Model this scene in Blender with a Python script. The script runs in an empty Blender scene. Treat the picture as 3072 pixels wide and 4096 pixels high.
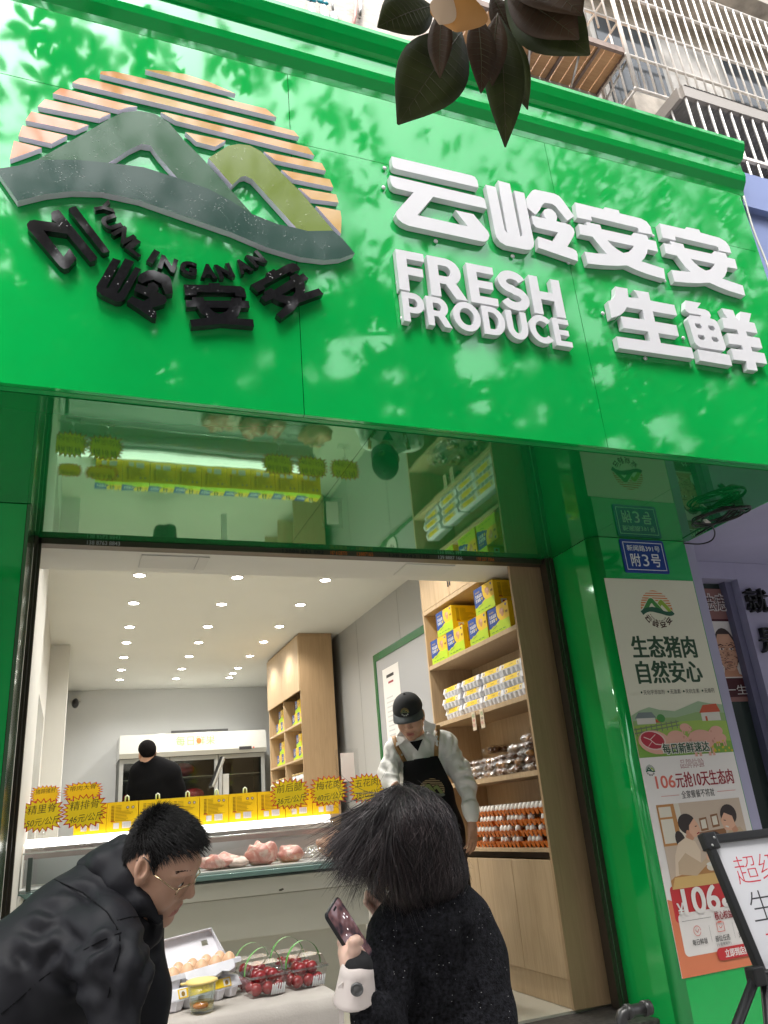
import bpy, bmesh, math, random
import numpy as np
from mathutils import Vector, Matrix, geometry
random.seed(7); rng = np.random.default_rng(7)
scene = bpy.context.scene
COL = scene.collection

# ------------------------------------------------------------------ camera
F = 3085.0                                   # focal length in photo pixels (photo 3072 x 4096)
_vx = np.array([8064., 512., F]); _vx /= np.linalg.norm(_vx)
_vz = np.array([-686., -7788., F]); _vz /= np.linalg.norm(_vz)
_vz -= _vx * _vx.dot(_vz); _vz /= np.linalg.norm(_vz)
_vy = np.cross(_vz, _vx)
CAM = Vector((0, 0, 1.35))
RC = Vector((_vx[0], _vy[0], _vz[0]))        # camera right, in world
DC = Vector((_vx[1], _vy[1], _vz[1]))        # camera down
FC = Vector((_vx[2], _vy[2], _vz[2]))        # camera forward
UC = -DC
cam_d = bpy.data.cameras.new('camera')
cam_d.sensor_fit = 'HORIZONTAL'; cam_d.sensor_width = 36.0; cam_d.lens = 36.0 * F / 3072.0
cam_d.clip_start = 0.05; cam_d.clip_end = 500
cam = bpy.data.objects.new('camera', cam_d); COL.objects.link(cam)
cam.matrix_world = Matrix(((RC.x, UC.x, -FC.x, CAM.x), (RC.y, UC.y, -FC.y, CAM.y), (RC.z, UC.z, -FC.z, CAM.z), (0, 0, 0, 1)))
scene.camera = cam

# ------------------------------------------------------------------ light
SKY = 0.15; EXPO = 1.75
world = bpy.data.worlds.new('World'); scene.world = world; world.use_nodes = True
nt = world.node_tree; nt.nodes.clear()
sky = nt.nodes.new('ShaderNodeTexSky'); sky.sky_type = 'NISHITA'; sky.sun_disc = False
sky.sun_elevation = math.radians(62); sky.sun_rotation = math.radians(200)
sky.air_density = 1.0; sky.dust_density = 4.0; sky.ozone_density = 1.0
hsv = nt.nodes.new('ShaderNodeHueSaturation'); hsv.inputs['Saturation'].default_value = 0.12   # overcast: the blue washed out
bg = nt.nodes.new('ShaderNodeBackground'); bg.inputs['Strength'].default_value = SKY
wo = nt.nodes.new('ShaderNodeOutputWorld')
nt.links.new(sky.outputs[0], hsv.inputs['Color']); nt.links.new(hsv.outputs[0], bg.inputs['Color']); nt.links.new(bg.outputs[0], wo.inputs[0])
sun_d = bpy.data.lights.new('sun', 'SUN'); sun_d.energy = 0.9; sun_d.angle = math.radians(14); sun_d.color = (1, 0.96, 0.9)
sun = bpy.data.objects.new('sun', sun_d); COL.objects.link(sun)
_e, _a = math.radians(62), math.radians(200)
_sd = Vector((math.sin(_a) * math.cos(_e), math.cos(_a) * math.cos(_e), math.sin(_e)))   # towards the sun
sun.rotation_euler = _sd.to_track_quat('Z', 'Y').to_euler(); sun.location = (0, -3, 9)
vs = scene.view_settings
scene.display_settings.display_device = 'sRGB'
vs.view_transform = 'Standard'; vs.look = 'None'; vs.gamma = 1.0; vs.exposure = EXPO; vs.use_curve_mapping = False
scene.render.engine = 'CYCLES'
try:
    scene.cycles.use_denoising = True; scene.cycles.denoiser = 'OPENIMAGEDENOISE'
    scene.cycles.max_bounces = 8; scene.cycles.diffuse_bounces = 4; scene.cycles.glossy_bounces = 4
    scene.cycles.transmission_bounces = 8; scene.cycles.transparent_max_bounces = 12
    scene.cycles.caustics_reflective = False; scene.cycles.caustics_refractive = False
    scene.cycles.sample_clamp_indirect = 6.0
except Exception: pass

# ------------------------------------------------------------------ photo pixel -> world point
def ray(u, v): return RC * ((u - 1536) / F) + DC * ((v - 2048) / F) + FC
def PY(u, v, y): r = ray(u, v); return CAM + r * (y / r.y)
def PX(u, v, x): r = ray(u, v); return CAM + r * (x / r.x)
def PZ(u, v, z): r = ray(u, v); return CAM + r * ((z - CAM.z) / r.z)
def PT(u, v, t): return CAM + ray(u, v) * t
def zr(x0, y0, s): return lambda x, y: (x0 + x / s, y0 + y / s)

# ------------------------------------------------------------------ object helpers
OFF = {}
def link(o, parent=None):
    COL.objects.link(o)
    if parent is not None: o.parent = parent
    return o
def tag(o, label=None, cat=None, group=None, kind=None):
    if label: o['label'] = label
    if cat: o['category'] = cat
    if group: o['group'] = group
    if kind: o['kind'] = kind
    return o
def thing(name, label, cat, loc=(0, 0, 0), group=None, rot=None):
    o = bpy.data.objects.new(name, None); o.empty_display_size = 0.05
    o.location = loc; link(o); OFF[o.name] = Vector(loc)
    if rot is not None: o.rotation_euler = rot
    return tag(o, label, cat, group)
class MB:
    """collects shapes into one mesh; each face remembers a material slot"""
    def __init__(s): s.v = []; s.f = []; s.m = []; s.sm = []
    def add(s, vs, fs, mi=0, smooth=False):
        b = len(s.v); s.v += [tuple(p) for p in vs]
        for f in fs: s.f.append([i + b for i in f]); s.m.append(mi); s.sm.append(smooth)
        return s
    def box(s, a, b, mi=0):
        x0, y0, z0 = [min(p, q) for p, q in zip(a, b)]; x1, y1, z1 = [max(p, q) for p, q in zip(a, b)]
        vs = [(x0, y0, z0), (x1, y0, z0), (x1, y1, z0), (x0, y1, z0), (x0, y0, z1), (x1, y0, z1), (x1, y1, z1), (x0, y1, z1)]
        return s.add(vs, [(0, 3, 2, 1), (4, 5, 6, 7), (0, 1, 5, 4), (1, 2, 6, 5), (2, 3, 7, 6), (3, 0, 4, 7)], mi)
    def obox(s, c, ax, ay, az, mi=0):
        """box about c with half-axis vectors"""
        c = Vector(c); vs = []
        for k in (-1, 1):
            for i, j in ((-1, -1), (1, -1), (1, 1), (-1, 1)): vs.append(c + ax * i + ay * j + az * k)
        return s.add(vs, [(0, 3, 2, 1), (4, 5, 6, 7), (0, 1, 5, 4), (1, 2, 6, 5), (2, 3, 7, 6), (3, 0, 4, 7)], mi)
    def rbox(s, c, hx, hy, hz, r, mi=0, M=None, seg=3):
        """box with rounded vertical edges and a small chamfer top and bottom"""
        pts = []
        for cx, cy, a0 in ((hx - r, hy - r, 0), (-hx + r, hy - r, 90), (-hx + r, -hy + r, 180), (hx - r, -hy + r, 270)):
            for k in range(seg + 1):
                a = math.radians(a0 + 90 * k / seg); pts.append((cx + r * math.cos(a), cy + r * math.sin(a)))
        c = Vector(c); n = len(pts); ch = min(r * 0.5, hz * 0.4); vs = []
        for z, sc in ((-hz, 1), (-hz + ch, 0), (hz - ch, 0), (hz, 1)):
            for x, y in pts:
                p = Vector((x * (1 - sc * ch / hx), y * (1 - sc * ch / hy), z)); vs.append(c + (M @ p if M else p))
        fs = [list(range(n))[::-1], list(range(3 * n, 4 * n))]
        for k in range(3):
            for i in range(n): j = (i + 1) % n; fs.append((k * n + i, k * n + j, k * n + n + j, k * n + n + i))
        return s.add(vs, fs, mi)
    def tube(s, pts, r, n=8, mi=0, caps=True, smooth=True, closed=False):
        pts = [Vector(p) for p in pts]; N = len(pts); rs = r if hasattr(r, '__len__') else [r] * N
        vs = []; t0 = (pts[1] - pts[0]).normalized()
        ref = Vector((0, 0, 1)) if abs(t0.z) < 0.9 else Vector((1, 0, 0))
        u = t0.cross(ref).normalized()
        for i, p in enumerate(pts):
            a = pts[i - 1] if (i > 0 or closed) else p; b = pts[(i + 1) % N] if (i < N - 1 or closed) else p
            t = (b - a); t = t.normalized() if t.length > 1e-9 else t0
            u = (u - t * u.dot(t)); u = u.normalized() if u.length > 1e-6 else t.orthogonal().normalized()
            w = t.cross(u)
            for k in range(n):
                an = 2 * math.pi * k / n; vs.append(p + (u * math.cos(an) + w * math.sin(an)) * rs[i])
        fs = []
        for i in range(N if closed else N - 1):
            j = (i + 1) % N
            for k in range(n): fs.append((i * n + k, i * n + (k + 1) % n, j * n + (k + 1) % n, j * n + k))
        if caps and not closed: fs += [list(range(n))[::-1], list(range((N - 1) * n, N * n))]
        return s.add(vs, fs, mi, smooth)
    def lathe(s, c, prof, n=24, mi=0, M=None, smooth=True):
        c = Vector(c); vs = []; fs = []
        for r, z in prof:
            for k in range(n):
                a = 2 * math.pi * k / n; p = Vector((r * math.cos(a), r * math.sin(a), z)); vs.append(c + (M @ p if M else p))
        for i in range(len(prof) - 1):
            for k in range(n): fs.append((i * n + k, i * n + (k + 1) % n, (i + 1) * n + (k + 1) % n, (i + 1) * n + k))
        if prof[0][0] > 1e-6: fs.append(list(range(n))[::-1])
        if prof[-1][0] > 1e-6: fs.append(list(range((len(prof) - 1) * n, len(prof) * n)))
        return s.add(vs, fs, mi, smooth)
    def ell(s, c, rx, ry, rz, nu=14, nv=9, mi=0, M=None):
        c = Vector(c); vs = []; fs = []
        for i in range(nv + 1):
            th = math.pi * i / nv
            for k in range(nu):
                a = 2 * math.pi * k / nu; p = Vector((rx * math.sin(th) * math.cos(a), ry * math.sin(th) * math.sin(a), -rz * math.cos(th)))
                vs.append(c + (M @ p if M else p))
        for i in range(nv):
            for k in range(nu): fs.append((i * nu + k, i * nu + (k + 1) % nu, (i + 1) * nu + (k + 1) % nu, (i + 1) * nu + k))
        return s.add(vs, fs, mi, True)
    def prism(s, loops, n, depth, mi=0, mside=None, back=False):
        """loops: world points, outer then holes, lying in a plane; n = direction of the front; extruded back by depth"""
        n = Vector(n); loops = [[Vector(p) for p in lp] for lp in loops]
        flat = [p for lp in loops for p in lp]; b = len(s.v)
        tris = geometry.tessellate_polygon(loops)
        s.v += [tuple(p) for p in flat]
        def face(ids, want, m):
            a, b_, c = [Vector(s.v[i]) for i in ids[:3]]
            if (b_ - a).cross(c - a).dot(want) < 0: ids = ids[::-1]
            s.f.append(list(ids)); s.m.append(m); s.sm.append(False)
        for t in tris: face([i + b for i in t], n, mi)
        if depth > 0:
            b2 = len(s.v); s.v += [tuple(p - n * depth) for p in flat]
            ms = mi if mside is None else mside; k0 = 0
            for lp in loops:
                m = len(lp); nrm = geometry.normal(lp) if m > 2 else n
                for i in range(m):
                    j = (i + 1) % m
                    s.f.append([b + k0 + i, b + k0 + j, b2 + k0 + j, b2 + k0 + i]); s.m.append(ms); s.sm.append(False)
                k0 += m
            if back:
                for t in tris: face([i + b2 for i in t], -n, ms)
        return s
    def text(s, body, o, ux, uy, w=None, h=None, bold=0.0, mi=0, depth=0.0, align='L', skew=0.0):
        """flat lettering: fitted into w x h, lower left corner o, along unit vectors ux, uy"""
        tv, tf = glyphs(body, bold)
        if not tv: return s
        a = np.array(tv); x0, y0 = a.min(0); x1, y1 = a.max(0)
        sx = (w / (x1 - x0)) if w else None; sy = (h / (y1 - y0)) if h else None
        sx = sx or sy; sy = sy or sx
        dx = {'L': 0, 'C': -0.5, 'R': -1}[align] * (x1 - x0) * sx
        o, ux, uy = Vector(o), Vector(ux), Vector(uy); nn = ux.cross(uy)
        vs = [o + ux * ((x - x0) * sx + dx + skew * (y - y0) * sy) + uy * ((y - y0) * sy) for x, y in tv]
        s.add(vs, tf, mi)
        if depth > 0:
            b = len(s.v) - len(vs); s.v += [tuple(Vector(p) - nn * depth) for p in vs]; ed = {}
            for f in tf:
                for i in range(len(f)):
                    e = (f[i], f[(i + 1) % len(f)])
                    if (e[1], e[0]) in ed: ed.pop((e[1], e[0]))
                    else: ed[e] = 1
            for i, j in ed:
                s.f.append([b + i, b + len(vs) + i, b + len(vs) + j, b + j]); s.m.append(mi); s.sm.append(False)
        return s
    def quad(s, a, b, c, d, mi=0): return s.add([a, b, c, d], [(0, 1, 2, 3)], mi)
    def tomesh(s, name, mats, off):
        me = bpy.data.meshes.new(name)
        me.from_pydata([(p[0] - off[0], p[1] - off[1], p[2] - off[2]) for p in s.v], [], s.f)
        for m in mats: me.materials.append(m)
        me.polygons.foreach_set('material_index', s.m); me.polygons.foreach_set('use_smooth', s.sm)
        me.update(); return me
    def build(s, name, mats, parent=None, fix=False, bevel=0, local=False):
        if not isinstance(mats, (list, tuple)): mats = [mats]
        off = Vector((0, 0, 0))
        if parent is not None and not local: off = OFF.get(parent.name, off)
        me = s.tomesh(name, mats, off)
        if fix or bevel:
            bm = bmesh.new(); bm.from_mesh(me)
            if fix: bmesh.ops.remove_doubles(bm, verts=bm.verts, dist=1e-5); bmesh.ops.recalc_face_normals(bm, faces=bm.faces)
            if bevel:
                es = [e for e in bm.edges if len(e.link_faces) == 2 and e.calc_face_angle(0) > 0.6]
                bmesh.ops.bevel(bm, geom=es, offset=bevel, segments=2, affect='EDGES', profile=0.6, clamp_overlap=True)
            bm.to_mesh(me); bm.free()
        o = bpy.data.objects.new(name, me); link(o, parent); OFF[o.name] = off
        return o
_gc = {}
def glyphs(body, bold=0.0):
    key = (body, bold)
    if key in _gc: return _gc[key]
    c = bpy.data.curves.new('lettering', 'FONT'); c.body = body; c.offset = bold; c.resolution_u = 4; c.fill_mode = 'FRONT'
    o = bpy.data.objects.new('lettering', c); COL.objects.link(o)
    dg = bpy.context.evaluated_depsgraph_get(); m = bpy.data.meshes.new_from_object(o.evaluated_get(dg))
    r = ([(v.co.x, v.co.y) for v in m.vertices], [list(p.vertices) for p in m.polygons])
    bpy.data.objects.remove(o); bpy.data.curves.remove(c); bpy.data.meshes.remove(m)
    _gc[key] = r; return r
def children(o): return [c for c in COL.objects if c.parent == o]
KIDS = {}
def dup(o, loc=None, rotz=None, label=None, parent=None, src=None):
    """a copy of a thing with copies of its parts and sub-parts"""
    c = o.copy(); COL.objects.link(c); OFF[c.name] = Vector(loc) if loc is not None else OFF.get(o.name, Vector())
    if loc is not None: c.location = loc
    if rotz is not None: c.rotation_euler = (0, 0, rotz)
    if label: c['label'] = label
    if parent is not None: c.parent = parent
    for ch in list(o.children): dup(ch, parent=c)
    return c

# ------------------------------------------------------------------ materials
_mc = {}
def mat(name, col, rough=0.5, metal=0.0, ior=1.45, coat=0.0, bump=None, var=None, spec=None, tint=None, trans=0.0, alpha=1.0, emit=None, sheen=0.0, sss=0.0, wave=None):
    """bump = (noise scale, strength, distance); var = (noise scale, dark factor, light factor) mottling of the colour itself"""
    if name in _mc: return _mc[name]
    m = bpy.data.materials.new(name); m.use_nodes = True; t = m.node_tree; b = t.nodes['Principled BSDF']
    I = b.inputs
    I['Base Color'].default_value = (*col, 1); I['Roughness'].default_value = rough; I['Metallic'].default_value = metal; I['IOR'].default_value = ior
    I['Coat Weight'].default_value = coat; I['Coat Roughness'].default_value = 0.03
    I['Transmission Weight'].default_value = trans; I['Alpha'].default_value = alpha
    if spec is not None: I['Specular IOR Level'].default_value = spec
    if tint: I['Specular Tint'].default_value = (*tint, 1)
    if sheen: I['Sheen Weight'].default_value = sheen
    if sss: I['Subsurface Weight'].default_value = sss; I['Subsurface Radius'].default_value = (0.012, 0.004, 0.002); I['Subsurface Scale'].default_value = 0.5
    if emit: I['Emission Color'].default_value = (*emit[0], 1); I['Emission Strength'].default_value = emit[1]
    tc = t.nodes.new('ShaderNodeTexCoord')
    if var:
        n = t.nodes.new('ShaderNodeTexNoise'); n.inputs['Scale'].default_value = var[0]; n.inputs['Detail'].default_value = 6
        r = t.nodes.new('ShaderNodeMapRange'); r.inputs['From Min'].default_value = 0.3; r.inputs['From Max'].default_value = 0.7
        r.inputs['To Min'].default_value = var[1]; r.inputs['To Max'].default_value = var[2]
        mx = t.nodes.new('ShaderNodeMix'); mx.data_type = 'RGBA'; mx.blend_type = 'MULTIPLY'; mx.inputs[0].default_value = 1
        mx.inputs[6].default_value = (*col, 1)
        t.links.new(tc.outputs['Object'], n.inputs['Vector']); t.links.new(n.outputs['Fac'], r.inputs['Value'])
        t.links.new(r.outputs[0], mx.inputs[7]); t.links.new(mx.outputs[2], I['Base Color'])
    if bump:
        n = t.nodes.new('ShaderNodeTexNoise'); n.inputs['Scale'].default_value = bump[0]; n.inputs['Detail'].default_value = 3
        bp = t.nodes.new('ShaderNodeBump'); bp.inputs['Strength'].default_value = bump[1]; bp.inputs['Distance'].default_value = bump[2]
        t.links.new(tc.outputs['Object'], n.inputs['Vector']); t.links.new(n.outputs['Fac'], bp.inputs['Height'])
        t.links.new(bp.outputs[0], I['Normal'])
        if coat: t.links.new(bp.outputs[0], I['Coat Normal'])
    _mc[name] = m; return m
def nodes(m): return m.node_tree, m.node_tree.nodes['Principled BSDF']
X3, Y3, Z3 = Vector((1, 0, 0)), Vector((0, 1, 0)), Vector((0, 0, 1))
NF = Vector((0, -1, 0))                      # facing the street
# ================================================================== materials used all over
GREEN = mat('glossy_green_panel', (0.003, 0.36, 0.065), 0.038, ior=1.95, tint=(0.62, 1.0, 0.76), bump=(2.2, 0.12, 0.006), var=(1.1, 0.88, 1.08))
t_, b_ = nodes(GREEN); n_ = t_.nodes.new('ShaderNodeTexNoise'); n_.inputs['Scale'].default_value = 3.0; n_.inputs['Detail'].default_value = 8; tc_ = t_.nodes.new('ShaderNodeTexCoord'); mp_ = t_.nodes.new('ShaderNodeMapping'); mp_.inputs['Scale'].default_value = (3, 3, 0.5); r_ = t_.nodes.new('ShaderNodeMapRange'); r_.inputs['From Min'].default_value = 0.35; r_.inputs['From Max'].default_value = 0.75; r_.inputs['To Min'].default_value = 0.03; r_.inputs['To Max'].default_value = 0.10
t_.links.new(tc_.outputs['Object'], mp_.inputs[0]); t_.links.new(mp_.outputs[0], n_.inputs['Vector']); t_.links.new(n_.outputs['Fac'], r_.inputs['Value']); t_.links.new(r_.outputs[0], b_.inputs['Roughness'])   # faint wash streaks in the gloss
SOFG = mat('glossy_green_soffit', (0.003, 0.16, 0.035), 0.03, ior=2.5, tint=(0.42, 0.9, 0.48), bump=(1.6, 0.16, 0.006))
TRIM = mat('green_joint', (0.01, 0.30, 0.07), 0.25)
WHITE_L = mat('white_letter_lacquer', (0.60, 0.60, 0.625), 0.33, bump=(60, 0.15, 0.001))
def add_drops(m, scale=55, thr=0.56, rad=0.22):
    """scattered rain drops on a lacquered face, as relief"""
    t, b = nodes(m); tc = t.nodes.new('ShaderNodeTexCoord'); v = t.nodes.new('ShaderNodeTexVoronoi'); v.inputs['Scale'].default_value = scale
    n = t.nodes.new('ShaderNodeTexNoise'); n.inputs['Scale'].default_value = 17
    r = t.nodes.new('ShaderNodeMapRange'); r.inputs['From Min'].default_value = 0.0; r.inputs['From Max'].default_value = rad
    r.inputs['To Min'].default_value = 1; r.inputs['To Max'].default_value = 0
    c = t.nodes.new('ShaderNodeMath'); c.operation = 'GREATER_THAN'; c.inputs[1].default_value = thr
    ml = t.nodes.new('ShaderNodeMath'); ml.operation = 'MULTIPLY'
    bp = t.nodes.new('ShaderNodeBump'); bp.inputs['Strength'].default_value = 0.6; bp.inputs['Distance'].default_value = 0.002
    L = t.links; L.new(tc.outputs['Object'], v.inputs['Vector']); L.new(tc.outputs['Object'], n.inputs['Vector'])
    L.new(v.outputs['Distance'], r.inputs['Value']); L.new(n.outputs['Fac'], c.inputs[0]); L.new(r.outputs[0], ml.inputs[0]); L.new(c.outputs[0], ml.inputs[1])
    L.new(ml.outputs[0], bp.inputs['Height']); L.new(bp.outputs[0], b.inputs['Normal'])
add_drops(WHITE_L, 90, 0.58)
BLACK_L = mat('black_letter_lacquer', (0.010, 0.010, 0.012), 0.06, ior=1.6); add_drops(BLACK_L, 95, 0.62)
SIDE_L = mat('pale_lilac_edge', (0.62, 0.58, 0.68), 0.5)
RIB_M = mat('dark_slate_green_face', (0.035, 0.075, 0.062), 0.09, ior=1.33); add_drops(RIB_M, 85, 0.52)
MT1_M = mat('mid_green_face', (0.038, 0.105, 0.055), 0.09, ior=1.35); add_drops(MT1_M, 85, 0.54)
MT2_M = mat('olive_face', (0.15, 0.21, 0.035), 0.09, ior=1.4); add_drops(MT2_M, 85, 0.54)
SUN_M = mat('orange_gold_face', (0.6, 0.3, 0.1), 0.08, ior=1.7)
def sun_gradient(m, x0, x1):
    """printed film that runs from salmon to khaki gold along each bar"""
    t, b = nodes(m); g = t.nodes.new('ShaderNodeNewGeometry'); s = t.nodes.new('ShaderNodeSeparateXYZ'); r = t.nodes.new('ShaderNodeMapRange')
    r.inputs['From Min'].default_value = x0; r.inputs['From Max'].default_value = x1
    c = t.nodes.new('ShaderNodeValToRGB'); c.color_ramp.elements[0].color = (0.62, 0.22, 0.10, 1); c.color_ramp.elements[1].color = (0.52, 0.34, 0.10, 1)
    e = c.color_ramp.elements.new(0.35); e.color = (0.42, 0.28, 0.075, 1); e = c.color_ramp.elements.new(0.62); e.color = (0.55, 0.27, 0.09, 1)
    L = t.links; L.new(g.outputs['Position'], s.inputs[0]); L.new(s.outputs[0], r.inputs['Value']); L.new(r.outputs[0], c.inputs[0]); L.new(c.outputs[0], b.inputs['Base Color'])
sun_gradient(SUN_M, -0.25, 1.05)
STEEL = mat('brushed_steel', (0.55, 0.54, 0.52), 0.3, 1.0)
DARKSTEEL = mat('dark_shutter_steel', (0.09, 0.075, 0.06), 0.4, 0.8)
BLACKP = mat('black_plastic', (0.015, 0.015, 0.016), 0.35)
WPAINT = mat('white_wall_paint', (0.62, 0.61, 0.57), 0.6, bump=(40, 0.05, 0.002), var=(1.2, 0.95, 1.03))
CEILP = mat('ceiling_paint', (0.60, 0.60, 0.56), 0.7, var=(0.8, 0.96, 1.03))
GWALL = mat('grey_wall_panel', (0.36, 0.36, 0.35), 0.32, var=(0.7, 0.95, 1.04))
BWALL = mat('pale_grey_back_wall', (0.52, 0.53, 0.53), 0.6, var=(0.9, 0.95, 1.03))
def wood(name, c1, c2, sc=(1, 1, 1), rough=0.45):
    m = mat(name, c1, rough); t, b = nodes(m)
    tc = t.nodes.new('ShaderNodeTexCoord'); mp = t.nodes.new('ShaderNodeMapping'); mp.inputs['Scale'].default_value = sc
    n = t.nodes.new('ShaderNodeTexNoise'); n.inputs['Scale'].default_value = 6; n.inputs['Detail'].default_value = 8; n.inputs['Distortion'].default_value = 1.2
    c = t.nodes.new('ShaderNodeValToRGB'); c.color_ramp.elements[0].color = (*c2, 1); c.color_ramp.elements[1].color = (*c1, 1)
    c.color_ramp.elements[0].position = 0.3; c.color_ramp.elements[1].position = 0.65
    L = t.links; L.new(tc.outputs['Object'], mp.inputs[0]); L.new(mp.outputs[0], n.inputs['Vector']); L.new(n.outputs['Fac'], c.inputs[0]); L.new(c.outputs[0], b.inputs['Base Color'])
    return m
WOOD = wood('pale_oak_veneer', (0.50, 0.36, 0.215), (0.42, 0.295, 0.17), (8, 8, 0.5))
WOODB = wood('shaded_oak_veneer', (0.40, 0.27, 0.15), (0.34, 0.225, 0.12), (8, 8, 0.5))  # darker copy of the oak: shade on street-facing cabinet sides put into colour

# ================================================================== ground and setting
D = 2.5            # front plane of the signboard
YP = 3.546         # front of the green pillars
YS = 4.0           # shutter line
ZS = 2.794         # soffit height
XL, XC, XR = -0.25, 2.775, 3.49
FLOOR = 0.33; CEIL = 3.45; XW = 2.9
pave = mat('grey_paving', (0.30, 0.29, 0.28), 0.75, var=(3, 0.85, 1.1), bump=(30, 0.2, 0.004))
asph = mat('asphalt', (0.055, 0.055, 0.058), 0.85, var=(8, 0.8, 1.2))
tag(MB().box((-60, -60, -0.5), (60, 40, -0.12)).build('ground', mat('earth', (0.12, 0.11, 0.10), 0.9)), kind='structure')
tag(MB().box((-40, -6, -0.119), (40, 12.6, 0)).build('pavement', pave), kind='structure')
tag(MB().box((-40, -16, -0.116), (40, -6.004, -0.112)).build('road', asph), kind='structure')
tile = mat('cream_floor_tile', (0.56, 0.53, 0.44), 0.25, var=(1.5, 0.94, 1.03))
tag(MB().box((-0.40, 4.10, 0.004), (3.0, 12.5, FLOOR)).build('shop_floor', tile), kind='structure')
granite = mat('dark_granite', (0.035, 0.032, 0.03), 0.5, var=(40, 0.5, 2.2), bump=(60, 0.3, 0.003))
tag(MB().box((-0.40, 3.72, 0.004), (XC, 4.097, FLOOR - 0.01)).build('doorstep', granite, bevel=0.008), kind='structure')

# ================================================================== signboard
sign = thing('shop_signboard', 'large glossy green shop sign with white and black raised letters and a sunrise logo', 'signboard', (1.6, D, ZS))
ZB, ZT = ZS + 0.004, 4.612
def gpanel(name, x0, x1, z0, z1):
    g = 0.0015
    MB().box((x0 + g, D, z0 + g), (x1 - g, D + 0.02, z1 - g)).build(name, GREEN, sign)
xs = [-2.2, -0.655, 0.745, 2.145, XR]
for i in range(4):
    gpanel('sign_panel', xs[i], xs[i + 1], ZB, 4.19); gpanel('sign_panel', xs[i], xs[i + 1], 4.19, ZT)
MB().box((-2.2, D + 0.022, ZB), (XR - 0.004, D + 0.05, ZT)).build('sign_backing', TRIM, sign)
# cornice: a moulded profile run along X
prof = [(0.0, 4.613), (-0.012, 4.625), (-0.018, 4.66), (-0.050, 4.70), (-0.060, 4.735), (-0.060, 4.765), (-0.052, 4.772), (-0.052, 4.842), (-0.075, 4.85), (-0.10, 4.885), (-0.118, 4.93), (-0.118, 4.953), (0.0, 4.953)]
m = MB(); vs = []
for x in (-2.2, XR + 0.06): vs += [(x, D + 0.02 + dy, z) for dy, z in prof]
n = len(prof); m.add(vs, [(i, i + 1, n + i + 1, n + i) for i in range(n - 1)] + [list(range(n)), list(range(n, 2 * n))[::-1]])
m.build('sign_cornice', GREEN, sign, fix=True)
cap = MB().box((-2.2, D - 0.085, 4.955), (XR + 0.05, 5.45, 4.965)); cap.build('sign_roof', mat('sign_roof_sheet', (0.10, 0.10, 0.11), 0.6), sign)
MB().box((XR, D + 0.001, ZB), (XR + 0.018, YP, ZT)).build('sign_end_panel', GREEN, sign)
# soffit in panels, butted with a 2 mm joint
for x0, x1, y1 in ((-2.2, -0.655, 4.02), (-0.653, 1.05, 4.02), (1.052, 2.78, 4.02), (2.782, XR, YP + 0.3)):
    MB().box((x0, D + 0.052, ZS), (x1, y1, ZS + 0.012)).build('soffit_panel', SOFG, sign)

DF = D - 0.036     # front face of the raised letters
def poly(pts, Z, y=DF): return [PY(*Z(*p), y) for p in pts]
def raised(name, polys, Z, front, side, label=None, y=DF, holes=None, back=D - 0.004, bevel=0.0):
    m = MB()
    for k, pg in enumerate(polys):
        loops = [poly(pg, Z, y)] + [poly(h, Z, y) for h in (holes or {}).get(k, [])]
        m.prism(loops, NF, back - y, 0, 1)
    o = m.build(name, [front, side], sign, fix=True)
    if label: o['label'] = label
    return o
S44 = 1659 / 440
# --- white characters of the shop name
raised('sign_character', [[(135, 58), (1340, 345), (1395, 370), (1430, 425), (1450, 528), (210, 247), (165, 225), (145, 190)],
    [(108, 343), (1470, 668), (1530, 692), (1550, 730), (1572, 848), (765, 667), (527, 945), (1290, 1115), (1095, 870), (1370, 930), (1590, 1190), (1612, 1250), (1595, 1310), (1550, 1342), (1500, 1340), (400, 1105), (300, 1060), (230, 1000), (198, 935), (210, 890), (470, 600), (210, 543), (150, 505), (120, 440)]],
    zr(1530, 610, S44), WHITE_L, WHITE_L, 'white character at the left of the upper row')
raised('sign_character', [[(125, 183), (277, 220), (412, 870), (452, 918), (307, 120), (487, 168), (645, 965), (675, 955), (678, 925), (552, 272), (703, 307), (855, 1060), (845, 1120), (800, 1163), (740, 1165), (430, 1100), (340, 1045), (285, 975), (265, 900)],
    [(740, 400), (800, 300), (830, 268), (870, 257), (1160, 318), (1230, 355), (1280, 410), (1460, 660), (1355, 725), (1180, 510), (1120, 470), (1010, 457), (975, 490), (940, 560), (900, 610), (870, 632), (752, 532), (735, 450)],
    [(818, 650), (1040, 697), (1000, 650), (990, 600), (1010, 560), (1060, 540), (1120, 555), (1180, 610), (1203, 670), (1190, 735), (1330, 765), (1400, 795), (1450, 850), (1465, 900), (1450, 960), (1355, 1120), (1440, 1150), (1490, 1185), (1510, 1240), (1515, 1338), (920, 1133), (912, 965), (1140, 1040), (1215, 903), (880, 825), (840, 770)]],
    zr(1910, 690, S44), WHITE_L, WHITE_L, 'second white character of the upper row')
raised('sign_character', [[(150, 110), (580, 215), (600, 183), (810, 232), (822, 275), (1150, 355), (1230, 400), (1290, 480), (1325, 600), (1115, 555), (1108, 510), (1085, 490), (395, 325), (405, 385), (185, 340)],
    [(205, 430), (335, 460), (315, 405), (530, 450), (550, 515), (1010, 615), (1035, 567), (1235, 610), (1255, 670), (1370, 697), (1405, 855), (1247, 818), (1235, 880), (1200, 950), (1150, 1000), (1490, 1110), (1515, 1272), (1250, 1195), (1080, 1130), (930, 1060), (800, 1068), (600, 1060), (345, 1035), (295, 855), (450, 877), (635, 888), (560, 810), (480, 710), (420, 630), (230, 590)]],
    zr(2260, 780, S44), WHITE_L, WHITE_L, 'third white character of the upper row', holes={1: [[(640, 683), (1037, 768), (1010, 820), (960, 858), (880, 875), (780, 815), (700, 750)]]})
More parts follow.
